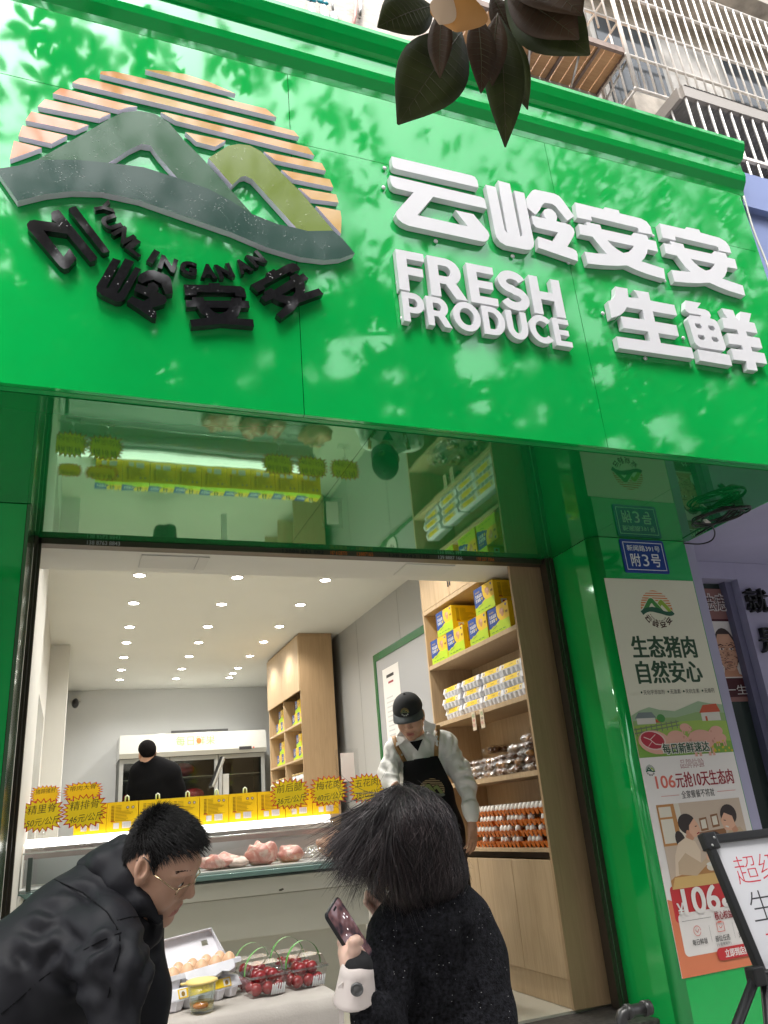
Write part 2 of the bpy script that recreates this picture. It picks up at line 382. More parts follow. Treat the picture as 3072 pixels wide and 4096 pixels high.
raised('sign_character', [[(140, 125), (525, 213), (550, 183), (740, 220), (762, 265), (1050, 345), (1140, 400), (1195, 470), (1228, 577), (1045, 535), (1030, 490), (1000, 470), (378, 325), (390, 382), (190, 340)],
    [(205, 422), (325, 450), (303, 393), (500, 437), (520, 497), (935, 587), (970, 543), (1145, 582), (1165, 640), (1280, 668), (1320, 815), (1170, 785), (1160, 850), (1130, 920), (1090, 960), (1400, 1065), (1437, 1217), (1180, 1140), (1020, 1075), (895, 1018), (750, 1028), (560, 1020), (372, 1003), (322, 828), (460, 845), (615, 857), (530, 780), (460, 690), (405, 612), (240, 575)]],
    zr(2600, 860, S44), WHITE_L, WHITE_L, 'white character at the right end of the upper row', holes={1: [[(613, 658), (977, 737), (950, 790), (900, 825), (845, 840), (760, 795), (680, 730)]]})
raised('sign_character', [[(268, 97), (450, 130), (468, 260), (620, 273), (590, 210), (545, 150), (770, 187), (797, 310), (1157, 377), (1200, 535), (832, 472), (868, 628), (1190, 682), (1230, 848), (917, 800), (955, 950), (1420, 1020), (1462, 1187), (325, 1025), (285, 850), (800, 925), (765, 775), (388, 720), (355, 547), (715, 600), (680, 450), (445, 410), (400, 480), (320, 540), (210, 572), (157, 315), (200, 305), (240, 275), (268, 215)]],
    zr(2390, 1120, S44), WHITE_L, WHITE_L, 'left white character of the lower row')
S41 = 1659 / 412
raised('sign_character', [[(330, 167), (578, 210), (520, 290), (650, 315), (710, 350), (740, 410), (725, 455), (790, 475), (840, 510), (875, 590), (985, 930), (965, 970), (930, 977), (570, 920), (510, 880), (480, 840), (365, 470), (372, 430), (400, 405), (575, 428), (582, 403), (390, 370), (340, 340), (322, 300)],
    [(523, 955), (1035, 1043), (1085, 1220), (565, 1135)],
    [(912, 292), (1095, 325), (1140, 440), (1200, 490), (1213, 348), (1388, 378), (1355, 515), (1440, 533), (1492, 695), (1303, 665), (1328, 740), (1523, 772), (1570, 938), (1382, 912), (1405, 985), (1600, 1020), (1647, 1190), (1460, 1165), (1492, 1300), (1335, 1280), (1308, 1145), (1105, 1118), (1065, 937), (1265, 968), (1240, 888), (1035, 865), (1000, 690), (1190, 715), (1160, 638), (955, 608), (915, 443), (1010, 453), (950, 380)]],
    zr(2660, 1160, S41), WHITE_L, WHITE_L, 'right white character of the lower row',
    holes={0: [[(480, 535), (560, 540), (597, 590), (590, 625), (515, 610), (485, 570)], [(695, 570), (775, 575), (808, 625), (800, 660), (730, 645), (700, 605)], [(530, 720), (620, 728), (650, 775), (640, 810), (565, 795), (535, 760)], [(750, 755), (835, 765), (868, 810), (860, 842), (785, 830), (755, 790)]]})
# --- white latin letters, one mesh each
def arc(cx, cy, rx, ry, a0, a1, n=14): return [(cx + rx * math.cos(math.radians(a0 + (a1 - a0) * k / n)), cy + ry * math.sin(math.radians(a0 + (a1 - a0) * k / n))) for k in range(n + 1)]
def thick(pts, w):
    L_, R_ = [], []
    for i, (x, y) in enumerate(pts):
        a, b = pts[max(0, i - 1)], pts[min(len(pts) - 1, i + 1)]; l = math.hypot(b[0] - a[0], b[1] - a[1]); nx, ny = -(b[1] - a[1]) / l * w / 2, (b[0] - a[0]) / l * w / 2
        L_.append((x + nx, y + ny)); R_.append((x - nx, y - ny))
    return L_ + R_[::-1]
GLY = {'F': [[(0, 0), (0, 1), (.66, 1), (.66, .80), (.24, .80), (.24, .60), (.6, .60), (.6, .40), (.24, .40), (.24, 0)]],
 'E': [[(0, 0), (0, 1), (.68, 1), (.68, .81), (.24, .81), (.24, .595), (.62, .595), (.62, .405), (.24, .405), (.24, .19), (.69, .19), (.69, 0)]],
 'H': [[(0, 0), (0, 1), (.24, 1), (.24, .61), (.60, .61), (.60, 1), (.84, 1), (.84, 0), (.60, 0), (.60, .40), (.24, .40), (.24, 0)]],
 'P': [[(0, 0), (0, 1)] + arc(.43, .655, .36, .345, 90, -90) + [(.24, .31), (.24, 0)], [(.24, .80)] + arc(.41, .655, .13, .145, 90, -90) + [(.24, .51)]],
 'R': [[(0, 0), (0, 1)] + arc(.43, .665, .36, .335, 90, -55) + [(.88, 0), (.60, 0), (.385, .335), (.24, .335), (.24, 0)], [(.24, .80)] + arc(.41, .665, .13, .135, 90, -90) + [(.24, .53)]],
 'O': [arc(.52, .5, .52, .515, 0, 345, 23), arc(.52, .5, .275, .30, 0, 345, 23)],
 'D': [[(0, 0), (0, 1)] + arc(.38, .5, .48, .5, 90, -90, 18) , [(.24, .80)] + arc(.37, .5, .245, .30, 90, -90, 16) + [(.24, .20)]],
 'U': [[(0, 1)] + arc(.41, .40, .41, .415, 180, 360, 18) + [(.82, 1), (.58, 1)] + arc(.41, .41, .17, .21, 360, 180, 14) + [(.24, 1)]],
 'C': [arc(.52, .5, .52, .515, 42, 318, 24) + arc(.52, .5, .275, .30, 318, 42, 20)],
 'S': [thick(arc(.39, .715, .265, .19, 18, 265, 18) + arc(.39, .29, .28, .20, 85, -160, 18), .215)]}
def fit_word(word, tl, bl, tr, br, Z, bold, front, dep):
    a, b, c, d = [PY(*Z(*p), DF) for p in (tl, bl, tr, br)]
    x0, x1 = (a.x + b.x) / 2, (c.x + d.x) / 2; z0, z1 = (b.z + d.z) / 2, (a.z + c.z) / 2
    widths = [max(p[0] for p in GLY[ch][0]) - min(p[0] for p in GLY[ch][0]) for ch in word]; gap = 0.085
    sx = (x1 - x0) / (sum(widths) + gap * (len(word) - 1)); x = x0
    for ch, w in zip(word, widths):
        m0 = min(p[0] for p in GLY[ch][0])
        MB().prism([[Vector((x + (px - m0) * sx, DF, z0 + pz * (z1 - z0))) for px, pz in lp] for lp in GLY[ch]], NF, dep, 0, 0).build('sign_letter', front, sign, fix=True)
        x += (w + gap) * sx
R4 = zr(1536, 600, 1659 / 1536)
fit_word('FRESH', (52, 430), (65, 605), (757, 563), (783, 722), R4, 0.045, WHITE_L, 0.032)
fit_word('PRODUCE', (75, 617), (88, 742), (797, 730), (812, 848), R4, 0.045, WHITE_L, 0.032)
# little fixing lugs along the letters
for u, v in ((1537, 674), (1533, 752), (1742, 967), (2049, 1027), (2272, 1052), (2437, 950), (2610, 945), (2657, 1125), (2410, 1255), (2580, 1435), (2731, 1353), (1590, 1135), (1700, 1243), (1860, 1335), (2068, 1364), (2170, 1375), (2248, 1388), (1608, 1275), (2060, 1250)):
    c = PY(u, v, D - 0.006); MB().lathe(c, [(0.010, 0), (0.010, 0.006), (0.004, 0.007)], 10, 0, Matrix.Rotation(math.radians(90), 3, 'X')).build('fixing_lug', WHITE_L, sign)
# --- sunrise logo
R1 = zr(0, 0, 1659 / 1536)
LOGO = {'stripe': [[(628, 300), (700, 305), (800, 320), (900, 352), (975, 385), (1018, 405), (760, 338), (632, 303)],
 [(437, 308), (490, 308), (560, 324), (1150, 470), (1195, 507), (820, 415), (432, 320)],
 [(345, 337), (370, 337), (1270, 565), (1292, 592), (312, 357)],
 [(262, 380), (545, 450), (593, 460), (555, 463), (515, 475), (228, 403)], [(695, 485), (715, 485), (1330, 635), (1358, 672), (760, 522)],
 [(195, 428), (478, 490), (430, 512), (163, 460)], [(800, 570), (975, 607), (930, 633), (850, 613)], [(1140, 655), (1390, 705), (1408, 738), (1190, 692)],
 [(135, 482), (382, 540), (325, 564), (110, 520)], [(1215, 733), (1425, 775), (1440, 810), (1265, 774)],
 [(97, 542), (290, 585), (222, 620), (80, 588)], [(1290, 812), (1452, 840), (1463, 875), (1345, 860)],
 [(60, 608), (180, 638), (110, 664), (42, 688)], [(1365, 890), (1470, 910), (1475, 940), (1473, 1010)]],
 'ribbon': [(-20, 730), (75, 868), (200, 838), (310, 826), (440, 830), (600, 865), (800, 935), (1000, 1004), (1150, 1068), (1300, 1112), (1400, 1124), (1470, 1118), (1533, 1094), (1480, 1031), (1440, 996), (1330, 998), (1280, 985), (1200, 968), (1090, 925), (1000, 868), (900, 815), (765, 768), (620, 722), (470, 703), (330, 690), (160, 690), (80, 715)],
 'hill': [(160, 690), (330, 595), (480, 510), (530, 485), (600, 478), (670, 492), (730, 530), (790, 600), (880, 690), (1090, 925), (1000, 868), (900, 815), (765, 768), (680, 670), (650, 628), (610, 622), (560, 645), (470, 703), (330, 690)],
 'slope': [(900, 683), (985, 630), (1030, 622), (1080, 628), (1130, 655), (1180, 710), (1300, 830), (1440, 996), (1330, 998), (1280, 985), (1090, 775), (1060, 760), (1040, 765), (1003, 800)]}
for pg in LOGO['stripe']: raised('sun_stripe', [pg], R1, SUN_M, SIDE_L, y=D - 0.028)
raised('logo_ribbon', [LOGO['ribbon']], R1, RIB_M, SIDE_L, y=D - 0.034)
raised('logo_hill', [LOGO['hill']], R1, MT1_M, SIDE_L, y=D - 0.034)
raised('logo_slope', [LOGO['slope']], R1, MT2_M, SIDE_L, y=D - 0.034)
B7 = zr(90, 780, 1659 / 690); B8 = zr(700, 960, 1659 / 640)
BLK = [(B7, [[(480, 112), (512, 108), (838, 540), (780, 560), (760, 545), (443, 145), (448, 125)],
   [(350, 142), (720, 600), (700, 630), (650, 642), (425, 372), (200, 338), (395, 592), (452, 512), (520, 612), (445, 700), (400, 712), (360, 685), (50, 320), (42, 280), (70, 245), (110, 238), (330, 268), (280, 235), (275, 175), (300, 150)]], None),
 (B7, [[(870, 605), (945, 630), (805, 890), (825, 895), (985, 608), (1075, 640), (910, 940), (930, 940), (1085, 690), (1140, 712), (985, 1000), (950, 1025), (900, 1025), (760, 960), (715, 920), (710, 880)],
   [(1110, 790), (1130, 760), (1200, 725), (1260, 722), (1400, 775), (1430, 810), (1447, 945), (1375, 955), (1335, 850), (1260, 812), (1190, 830), (1150, 850), (1110, 820)],
   [(1095, 850), (1200, 885), (1210, 850), (1260, 838), (1305, 870), (1310, 915), (1290, 930), (1370, 970), (1388, 1010), (1370, 1045), (1245, 1085), (1290, 1130), (1285, 1190), (1250, 1185), (1005, 1020), (1055, 972), (1160, 1020), (1225, 985), (1075, 920)]], None),
 (B8, [[(90, 462), (348, 465), (350, 445), (460, 445), (470, 470), (680, 478), (720, 505), (740, 570), (740, 595), (630, 580), (622, 545), (228, 540), (225, 568), (105, 572)],
   [(110, 625), (180, 625), (178, 592), (295, 592), (305, 628), (580, 628), (582, 597), (690, 597), (695, 630), (765, 632), (775, 700), (685, 702), (660, 780), (630, 812), (810, 822), (820, 895), (640, 880), (480, 868), (380, 880), (170, 900), (155, 828), (340, 805), (270, 760), (225, 690), (118, 695)]], {1: [[(355, 700), (565, 702), (530, 740), (470, 765), (400, 745)]]}),
 (B8, [[(1215, 238), (1260, 250), (1300, 300), (1215, 345), (1195, 325), (920, 470), (935, 505), (860, 540), (785, 465), (960, 375), (945, 345), (1025, 300), (1045, 315), (1170, 250)],
   [(890, 590), (940, 560), (918, 540), (1000, 497), (1025, 520), (1205, 405), (1195, 380), (1260, 345), (1290, 365), (1330, 345), (1385, 400), (1340, 430), (1350, 500), (1340, 550), (1490, 500), (1540, 560), (1400, 610), (1290, 650), (1240, 720), (1160, 780), (1105, 820), (1050, 770), (1140, 690), (1160, 660), (1080, 640), (1020, 605), (940, 640)]], {1: [[(1250, 485), (1250, 540), (1215, 580), (1160, 580), (1105, 565)]]})]
for Zb, pgs, hl in BLK: raised('logo_character', pgs, Zb, BLACK_L, BLACK_L, holes=hl, y=D - 0.034)
cs = [PY(*B7(*p), D - 0.03) for p in ((775, 118), (850, 262), (975, 385), (1100, 505), (1258, 590), (1400, 660))] + [PY(*B8(*p), D - 0.03) for p in ((140, 290), (345, 320), (515, 318), (705, 268), (845, 195))]
LAT = 'YUNLINGANAN'
for i, ch in enumerate(LAT):
    a, b = cs[max(0, i - 1)], cs[min(10, i + 1)]; ux = Vector((b.x - a.x, 0, b.z - a.z)).normalized(); uy = Vector((-ux.z, 0, ux.x))
    h = 0.066; w = 0.064 if ch != 'I' else 0.024
    MB().text(ch, cs[i] - uy * h / 2 - ux * w / 2, ux, uy, w, h, 0.05, 0, 0.024).build('logo_letter', BLACK_L, sign)
# --- flat print of the same logo, for posters, cap, apron and board
def _lp(pg, Z=R1): return [(q.x, q.z) for q in (PY(*Z(*p), D) for p in pg)]
LOGO2 = {k: ([_lp(p) for p in v] if k == 'stripe' else _lp(v)) for k, v in LOGO.items()}
LOGO2['chars'] = [([_lp(p, Zb) for p in pgs], {k: [_lp(h, Zb) for h in v] for k, v in (hl or {}).items()}) for Zb, pgs, hl in BLK]
LOGO2['latin'] = [(q.x, q.z) for q in cs]
LCX, LCZ, LW = 0.32, 3.92, 1.35
def print_logo(m, c, ux, uy, w, mi=(0, 1, 2, 3, 4), text=True, latin=False):
    """c = centre; mi = material slots of stripes, ribbon, hill, slope, characters"""
    s = w / LW; c = Vector(c); n = Vector(ux).cross(Vector(uy))
    T = lambda pg: [c + Vector(ux) * ((x - LCX) * s) + Vector(uy) * ((z - LCZ) * s) for x, z in pg]
    for pg in LOGO2['stripe']: m.prism([T(pg)], n, 0, mi[0])
    m.prism([T(LOGO2['ribbon'])], n, 0, mi[1]); m.prism([T(LOGO2['hill'])], n, 0, mi[2]); m.prism([T(LOGO2['slope'])], n, 0, mi[3])
    if text:
        for pgs, hl in LOGO2['chars']:
            for k, pg in enumerate(pgs): m.prism([T(pg)] + [T(h) for h in hl.get(k, [])], n, 0, mi[4])
    if latin:
        q = [c + Vector(ux) * ((x - LCX) * s) + Vector(uy) * ((z - LCZ) * s) for x, z in LOGO2['latin']]
        for i, ch in enumerate(LAT):
            a = (q[min(10, i + 1)] - q[max(0, i - 1)]).normalized(); b = n.cross(a)
            m.text(ch, q[i] - b * 0.028 * s - a * 0.024 * s, a, b, 0.048 * s, 0.056 * s, 0.04, mi[4])
    return m
# ================================================================== shop front below the sign
shop = thing('shop_building', 'green clad shop front with an open shutter doorway', 'shop', (1.3, YP, 0))
# right pillar: front face, rounded corner and return to the shutter
r = 0.06; pts = [(XR - 0.016, YP)]
for k in range(7):
    a = math.radians(90 + 15 * k); pts.append((XC + r + r * math.cos(a) , YP + r - r * math.sin(a)))
pts += [(XC, YS + 0.02), (XR - 0.016, YS + 0.02)]
m = MB(); n = len(pts); vs = [(x, y, 0.002) for x, y in pts] + [(x, y, ZS - 0.003) for x, y in pts]
for i in range(n): j = (i + 1) % n; m.add([vs[i], vs[j], vs[n + j], vs[n + i]], [(0, 1, 2, 3)], 0, 1 <= i <= 6)
m.add(vs, [list(range(n)), list(range(n, 2 * n))])
m.build('pillar', GREEN, shop, fix=True)
m = MB().box((-2.2, YP, 0.002), (XL - 0.012, YS + 0.02, ZS - 0.003)); m.build('pillar', GREEN, shop)
m = MB()   # grey strip and reflective trim of the left reveal
m.box((XL - 0.010, YP - 0.004, 0.002), (XL + 0.004, YS - 0.03, ZS - 0.003)); m.build('reveal_trim', mat('green_steel_trim', (0.10, 0.20, 0.11), 0.15, 0.6), shop)
# shutter rails and head box
m = MB().box((2.712, YS - 0.05, FLOOR), (2.735, YS + 0.02, ZS - 0.003)).box((2.740, YS - 0.05, FLOOR), (2.772, YS + 0.02, ZS - 0.003)); m.build('shutter_rail', DARKSTEEL, shop)
MB().box((2.7365, YS - 0.055, FLOOR), (2.7388, YS - 0.02, ZS - 0.003)).build('rail_edge', STEEL, shop)
m = MB().box((-0.243, YS - 0.05, FLOOR - 0.2), (-0.228, YS + 0.02, ZS - 0.003)).box((-0.226, YS - 0.02, FLOOR - 0.2), (-0.212, YS + 0.02, ZS - 0.003)); m.build('shutter_rail', DARKSTEEL, shop)
m = MB().box((-0.25, YS - 0.02, 2.762), (2.775, YS + 0.05, ZS - 0.002)); m.build('shutter_head', DARKSTEEL, shop)
STK = mat('sticker_black', (0.01, 0.01, 0.01), 0.5); STO = mat('sticker_orange', (0.6, 0.16, 0.03), 0.5); STW = mat('sticker_grey', (0.5, 0.5, 0.5), 0.5)
for x, w, mi, tx in ((0.0, 0.16, 2, '138 8763 8843'), (1.02, 0.24, 0, '13888 843 882'), (1.30, 0.10, 1, '187 6128770'), (1.46, 0.10, 1, '13887165'), (1.66, 0.26, 0, '138 8743 110'), (1.98, 0.16, 2, '139 8887 166'), (2.24, 0.12, 1, '158 237 7866')):
    MB().text(tx, (x, YS - 0.0215, 2.766), X3, Z3, w, 0.022, 0.01).build('sticker', (STK, STO, STW)[mi], shop)
# ------------------------------------------------------------------ house number plate
PB = mat('blue_enamel', (0.012, 0.045, 0.26), 0.25); PW = mat('white_enamel', (0.72, 0.74, 0.78), 0.35)
pl = thing('house_number_plate', 'blue enamel house number plate on the green pillar above the posters', 'plate', (3.14, YP - 0.006, 2.685))
x0, x1, z0, z1 = 2.975, 3.302, 2.574, 2.786; yy = YP - 0.008
m = MB(); m.rbox(((x0 + x1) / 2, YP - 0.0045, (z0 + z1) / 2), (x1 - x0) / 2, (z1 - z0) / 2, 0.0035, 0.012, 0, Matrix.Rotation(math.radians(90), 3, 'X')); m.build('plate', PB, pl)
m = MB(); e = 0.018; t_ = 0.004
for a, b in (((x0 + e, z0 + e), (x1 - e, z0 + e + t_)), ((x0 + e, z1 - e - t_), (x1 - e, z1 - e)), ((x0 + e, z0 + e + t_), (x0 + e + t_, z1 - e - t_)), ((x1 - e - t_, z0 + e + t_), (x1 - e, z1 - e - t_))):
    m.box((a[0], yy - 0.001, a[1]), (b[0], yy + 0.0005, b[1]))
m.text('新闻路391号', (x0 + 0.042, yy - 0.001, z1 - 0.075), X3, Z3, 0.245, 0.038, 0.008)
m.text('附', (x0 + 0.055, yy - 0.001, z0 + 0.040), X3, Z3, 0.070, 0.082, 0.012)
m.text('3', (x0 + 0.140, yy - 0.001, z0 + 0.043), X3, Z3, 0.046, 0.074, 0.0)
m.text('号', (x0 + 0.205, yy - 0.001, z0 + 0.040), X3, Z3, 0.070, 0.082, 0.012)
m.build('lettering', PW, pl)
# ------------------------------------------------------------------ posters on the pillar
INK = mat('ink_dark_green', (0.012, 0.055, 0.022), 0.5); INKR = mat('ink_dark_red', (0.28, 0.02, 0.03), 0.5); INKO = mat('ink_coral', (0.62, 0.14, 0.10), 0.5)
INKK = mat('ink_black', (0.02, 0.018, 0.018), 0.5); PAPW = mat('poster_paper_white', (0.72, 0.69, 0.66), 0.4); PAPC = mat('poster_paper_cream', (0.70, 0.69, 0.56), 0.18, bump=(6, 0.15, 0.004))
def flat(name, c): return mat(name, c, 0.45)
P_OR = flat('print_sun_orange', (0.60, 0.20, 0.06)); P_DG = flat('print_dark_green', (0.012, 0.09, 0.05)); P_MG = flat('print_green', (0.05, 0.24, 0.05)); P_OL = flat('print_lime', (0.26, 0.40, 0.04)); P_BR = flat('print_brown', (0.05, 0.02, 0.01))
class Pic:
    """a printed picture: flat shapes, each a hair in front of the last, in a frame o, ux, uy (units: metres)"""
    def __init__(s, o, ux, uy, step=0.00025):
        s.o, s.ux, s.uy = Vector(o), Vector(ux), Vector(uy); s.n = s.ux.cross(s.uy); s.k = 0; s.m = MB(); s.mats = []; s.step = min(step, 0.00008)
    def mi(s, mt):
        if mt not in s.mats: s.mats.append(mt)
        return s.mats.index(mt)
    def P(s, x, y): return s.o + s.ux * x + s.uy * y + s.n * (s.k * s.step)
    def poly(s, pts, mt): s.k += 1; s.m.prism([[s.P(*p) for p in pts]], s.n, 0, s.mi(mt)); return s
    def rect(s, x0, y0, x1, y1, mt): return s.poly([(x0, y0), (x1, y0), (x1, y1), (x0, y1)], mt)
    def rrect(s, x0, y0, x1, y1, r, mt):
        pts = []
        for cx, cy, a0 in ((x1 - r, y1 - r, 0), (x0 + r, y1 - r, 90), (x0 + r, y0 + r, 180), (x1 - r, y0 + r, 270)):
            pts += [(cx + r * math.cos(math.radians(a0 + 18 * k)), cy + r * math.sin(math.radians(a0 + 18 * k))) for k in range(6)]
        return s.poly(pts, mt)
    def ell(s, x, y, rx, ry, mt, rot=0, a0=0, a1=360):
        c_, s_ = math.cos(math.radians(rot)), math.sin(math.radians(rot)); pts = []
        for k in range(21):
            a = math.radians(a0 + (a1 - a0) * k / 20); px, py = rx * math.cos(a), ry * math.sin(a)
            if k == 20 and a1 - a0 == 360: break
            pts.append((x + px * c_ - py * s_, y + px * s_ + py * c_))
        return s.poly(pts, mt)
    def line(s, pts, w, mt):
        s.k += 1; mi = s.mi(mt)
        for (ax, ay), (bx, by) in zip(pts, pts[1:]):
            L = math.hypot(bx - ax, by - ay) or 1e-6; nx, ny = -(by - ay) / L * w / 2, (bx - ax) / L * w / 2
            s.m.quad(s.P(ax + nx, ay + ny), s.P(ax - nx, ay - ny), s.P(bx - nx, by - ny), s.P(bx + nx, by + ny), mi)
        return s
    def text(s, t, x, y, w, h, mt, bold=0.0, align='L', skew=0.0):
        e = h * bold * 1.6
        for dx, dy in ((0, 0),) if bold <= 0 else ((-e, -e * 0.5), (e, -e * 0.5), (-e, e * 0.5), (e, e * 0.5)):
            s.k += 0.5; s.m.text(t, s.P(x + dx, y + dy), s.ux, s.uy, w, h, min(bold, 0), s.mi(mt), 0, align, skew)
        return s
    def logo(s, x, y, w, latin=True, mats=None): s.k += 1; print_logo(s.m, s.P(x, y), s.ux, s.uy, w, [s.mi(q) for q in (mats or (P_OR, P_DG, P_MG, P_OL, P_BR))], True, latin); return s
    def build(s, name, parent): return s.m.build(name, s.mats, parent)
PX0, PX1 = 2.815, 3.466; W = PX1 - PX0
up = thing('pork_poster', 'cream poster with green headline, logo and pigs on a meadow, on the green pillar', 'poster', (3.14, YP - 0.003, 1.533))
MB().box((PX0, YP - 0.004, 1.533), (PX1, YP - 0.001, 2.535)).build('sheet', PAPC, up)
p = Pic((PX0, YP - 0.0043, 1.533), X3, Z3); H = 1.002
L1 = flat('print_pale_sky', (0.50, 0.53, 0.44)); L2 = flat('print_far_hill', (0.30, 0.42, 0.26)); L3 = flat('print_mid_hill', (0.24, 0.38, 0.14)); L4 = flat('print_meadow', (0.30, 0.46, 0.08)); L5 = flat('print_grass', (0.18, 0.36, 0.05))
PIG = flat('print_pig_pink', (0.66, 0.36, 0.28)); PIGD = flat('print_pig_shade', (0.52, 0.24, 0.18)); MEAT = flat('print_meat_red', (0.40, 0.02, 0.04)); FATP = flat('print_meat_fat', (0.68, 0.50, 0.46))
p.logo(0.335, 0.845, 0.235)
p.text('生态猪肉', 0.098, 0.535, 0.455, 0.125, INK, 0.022); p.text('自然安心', 0.098, 0.392, 0.455, 0.125, INK, 0.022)
for x, s_, w in ((0.10, '无化学添加剂', 0.145), (0.285, '无激素', 0.074), (0.395, '无抗生素', 0.098), (0.53, '无兽药', 0.074)):
    p.ell(x, 0.343, 0.006, 0.006, INK); p.text(s_, x + 0.013, 0.330, w, 0.026, INKK)
ms = []
p.poly([(0, 0.22), (0.06, 0.245), (0.13, 0.262), (0.2, 0.245), (0.3, 0.235), (0.4, 0.262), (0.48, 0.285), (0.56, 0.27), (W, 0.262), (W, 0.15), (0, 0.15)], L2)
p.poly([(0, 0.19), (0.15, 0.205), (0.3, 0.2), (0.45, 0.225), (W, 0.215), (W, 0.1), (0, 0.1)], L3)
p.poly([(0, 0.0), (0, 0.165), (0.2, 0.175), (0.45, 0.18), (W, 0.17), (W, 0.0)], L4)
p.poly([(0, 0.0), (0, 0.07), (0.2, 0.055), (0.4, 0.075), (W, 0.06), (W, 0.0)], L5)
HW = flat('print_house_white', (0.60, 0.58, 0.52)); HG = flat('print_roof_grey', (0.16, 0.20, 0.20)); HR = flat('print_roof_red', (0.50, 0.08, 0.03))
p.rect(0.03, 0.172, 0.155, 0.205, HW).poly([(0.02, 0.204), (0.05, 0.235), (0.14, 0.235), (0.165, 0.204)], HG).rect(0.155, 0.178, 0.2, 0.195, HR)
p.ell(0.195, 0.20, 0.028, 0.022, P_MG)
p.rect(0.48, 0.175, 0.615, 0.222, HW).poly([(0.47, 0.22), (0.505, 0.262), (0.605, 0.268), (0.625, 0.222)], HR).rect(0.505, 0.175, 0.52, 0.2, HR)
FEN = flat('print_fence', (0.16, 0.2, 0.12))
for k in range(9): p.rect(0.01 + k * 0.035, 0.11 + k * 0.004, 0.016 + k * 0.035, 0.155 + k * 0.004, FEN)
p.line([(0, 0.125), (0.31, 0.16)], 0.006, FEN).line([(0, 0.145), (0.31, 0.178)], 0.006, FEN)
def pig(x, y, s_, flip=1):
    p.ell(x, y, 0.062 * s_, 0.036 * s_, PIG); p.ell(x + flip * 0.052 * s_, y - 0.012 * s_, 0.026 * s_, 0.024 * s_, PIG); p.ell(x + flip * 0.072 * s_, y - 0.020 * s_, 0.010 * s_, 0.012 * s_, PIGD)
    p.poly([(x + flip * 0.045 * s_, y + 0.006 * s_), (x + flip * 0.06 * s_, y + 0.002 * s_), (x + flip * 0.05 * s_, y - 0.012 * s_)], PIGD)
    for dx in (-0.045, -0.025, 0.02, 0.038): p.rect(x + dx * s_, y - 0.058 * s_, x + (dx + 0.012) * s_, y - 0.022 * s_, PIG)
pig(0.345, 0.145, 0.6); pig(0.56, 0.118, 0.75, -1); pig(0.27, 0.095, 1.0, 1); pig(0.44, 0.075, 1.5, -1); pig(0.572, 0.078, 0.75, -1)
p.ell(0.12, 0.075, 0.11, 0.062, PIG, -8); p.ell(0.108, 0.085, 0.085, 0.050, FATP, -10); p.ell(0.105, 0.086, 0.078, 0.044, MEAT, -10)
p.line([(0.05, 0.105), (0.09, 0.09), (0.12, 0.065), (0.16, 0.06)], 0.005, FATP).line([(0.09, 0.09), (0.13, 0.115)], 0.004, FATP).line([(0.10, 0.08), (0.07, 0.055)], 0.003, FATP)
YEL = flat('print_flower_yellow', (0.6, 0.45, 0.03))
for k in range(14): p.ell(0.5 + random.random() * 0.14, 0.005 + random.random() * 0.06, 0.006, 0.006, YEL)
HALO = flat('print_halo_white', (0.62, 0.62, 0.56))
p.text('每日新鲜速达', 0.157, 0.009, 0.326, 0.058, HALO, 0.06); p.text('每日新鲜速达', 0.16, 0.012, 0.32, 0.052, INK, 0.018)
p.build('print', up)

lo = thing('offer_poster', 'white and coral promotion poster with a family at dinner, below the pork poster', 'poster', (3.14, YP - 0.003, 0.508))
MB().box((PX0, YP - 0.005, 0.508), (PX1, YP - 0.001, 1.5325)).build('sheet', PAPW, lo)
p = Pic((PX0, YP - 0.0053, 0.508), X3, Z3, 0.0002); H = 1.025
OR_ = flat('print_coral_orange', (0.62, 0.19, 0.09)); RED = flat('print_red', (0.48, 0.03, 0.035)); CRM = flat('print_warm_white', (0.62, 0.58, 0.54))
p.poly([(0, 0), (W, 0), (W, 0.30), (0.03, 0.335), (0, 0.345)], OR_)
p.rrect(0.028, 0.235, W - 0.005, 0.40, 0.02, RED)
p.rrect(0.045, 0.085, W - 0.03, 0.275, 0.025, PAPW)
p.logo(0.055, 0.965, 0.06, False, (P_DG, P_DG, P_DG, P_OL, INKK))
p.text('品牌体验', 0.262, 0.958, 0.160, 0.044, INKR, 0.015); p.text('品牌体验', 0.264, 0.960, 0.156, 0.040, PAPW, 0.0)
p.text('106', 0.075, 0.865, 0.125, 0.062, INKO, 0.018); p.text('元抢10天生态肉', 0.208, 0.860, 0.395, 0.078, INKR, 0.012)
p.text('全家餐餐不将就', 0.225, 0.805, 0.225, 0.040, INKK, 0.0); p.line([(0.09, 0.825), (0.21, 0.825)], 0.002, INKO).line([(0.47, 0.825), (0.6, 0.825)], 0.002, INKO)
# the family at the table
ox, oy, pw, ph = 0.045, 0.385, 0.565, 0.40
WALLP = flat('print_room_wall', (0.50, 0.40, 0.31)); SUNP = flat('print_window_light', (0.62, 0.58, 0.48)); FRM = flat('print_window_wood', (0.42, 0.20, 0.06)); TBL = flat('print_table', (0.40, 0.20, 0.07)); SKN = flat('print_skin', (0.62, 0.36, 0.24)); HAIRP = flat('print_hair', (0.03, 0.02, 0.018)); SWT = flat('print_sweater', (0.62, 0.50, 0.37)); SHT = flat('print_shirt', (0.46, 0.35, 0.23)); BWL = flat('print_bowl', (0.62, 0.56, 0.46)); FOOD = flat('print_food', (0.55, 0.25, 0.05)); FRM2 = flat('print_frame_brown', (0.22, 0.10, 0.04))
SWT2 = flat('print_sweater_shade', (0.48, 0.36, 0.24)); SKN2 = flat('print_skin_shade', (0.50, 0.25, 0.15))
def q(x, y): return (ox + x * pw, oy + y * ph)
def qp(pts, mt): p.poly([q(*a) for a in pts], mt)
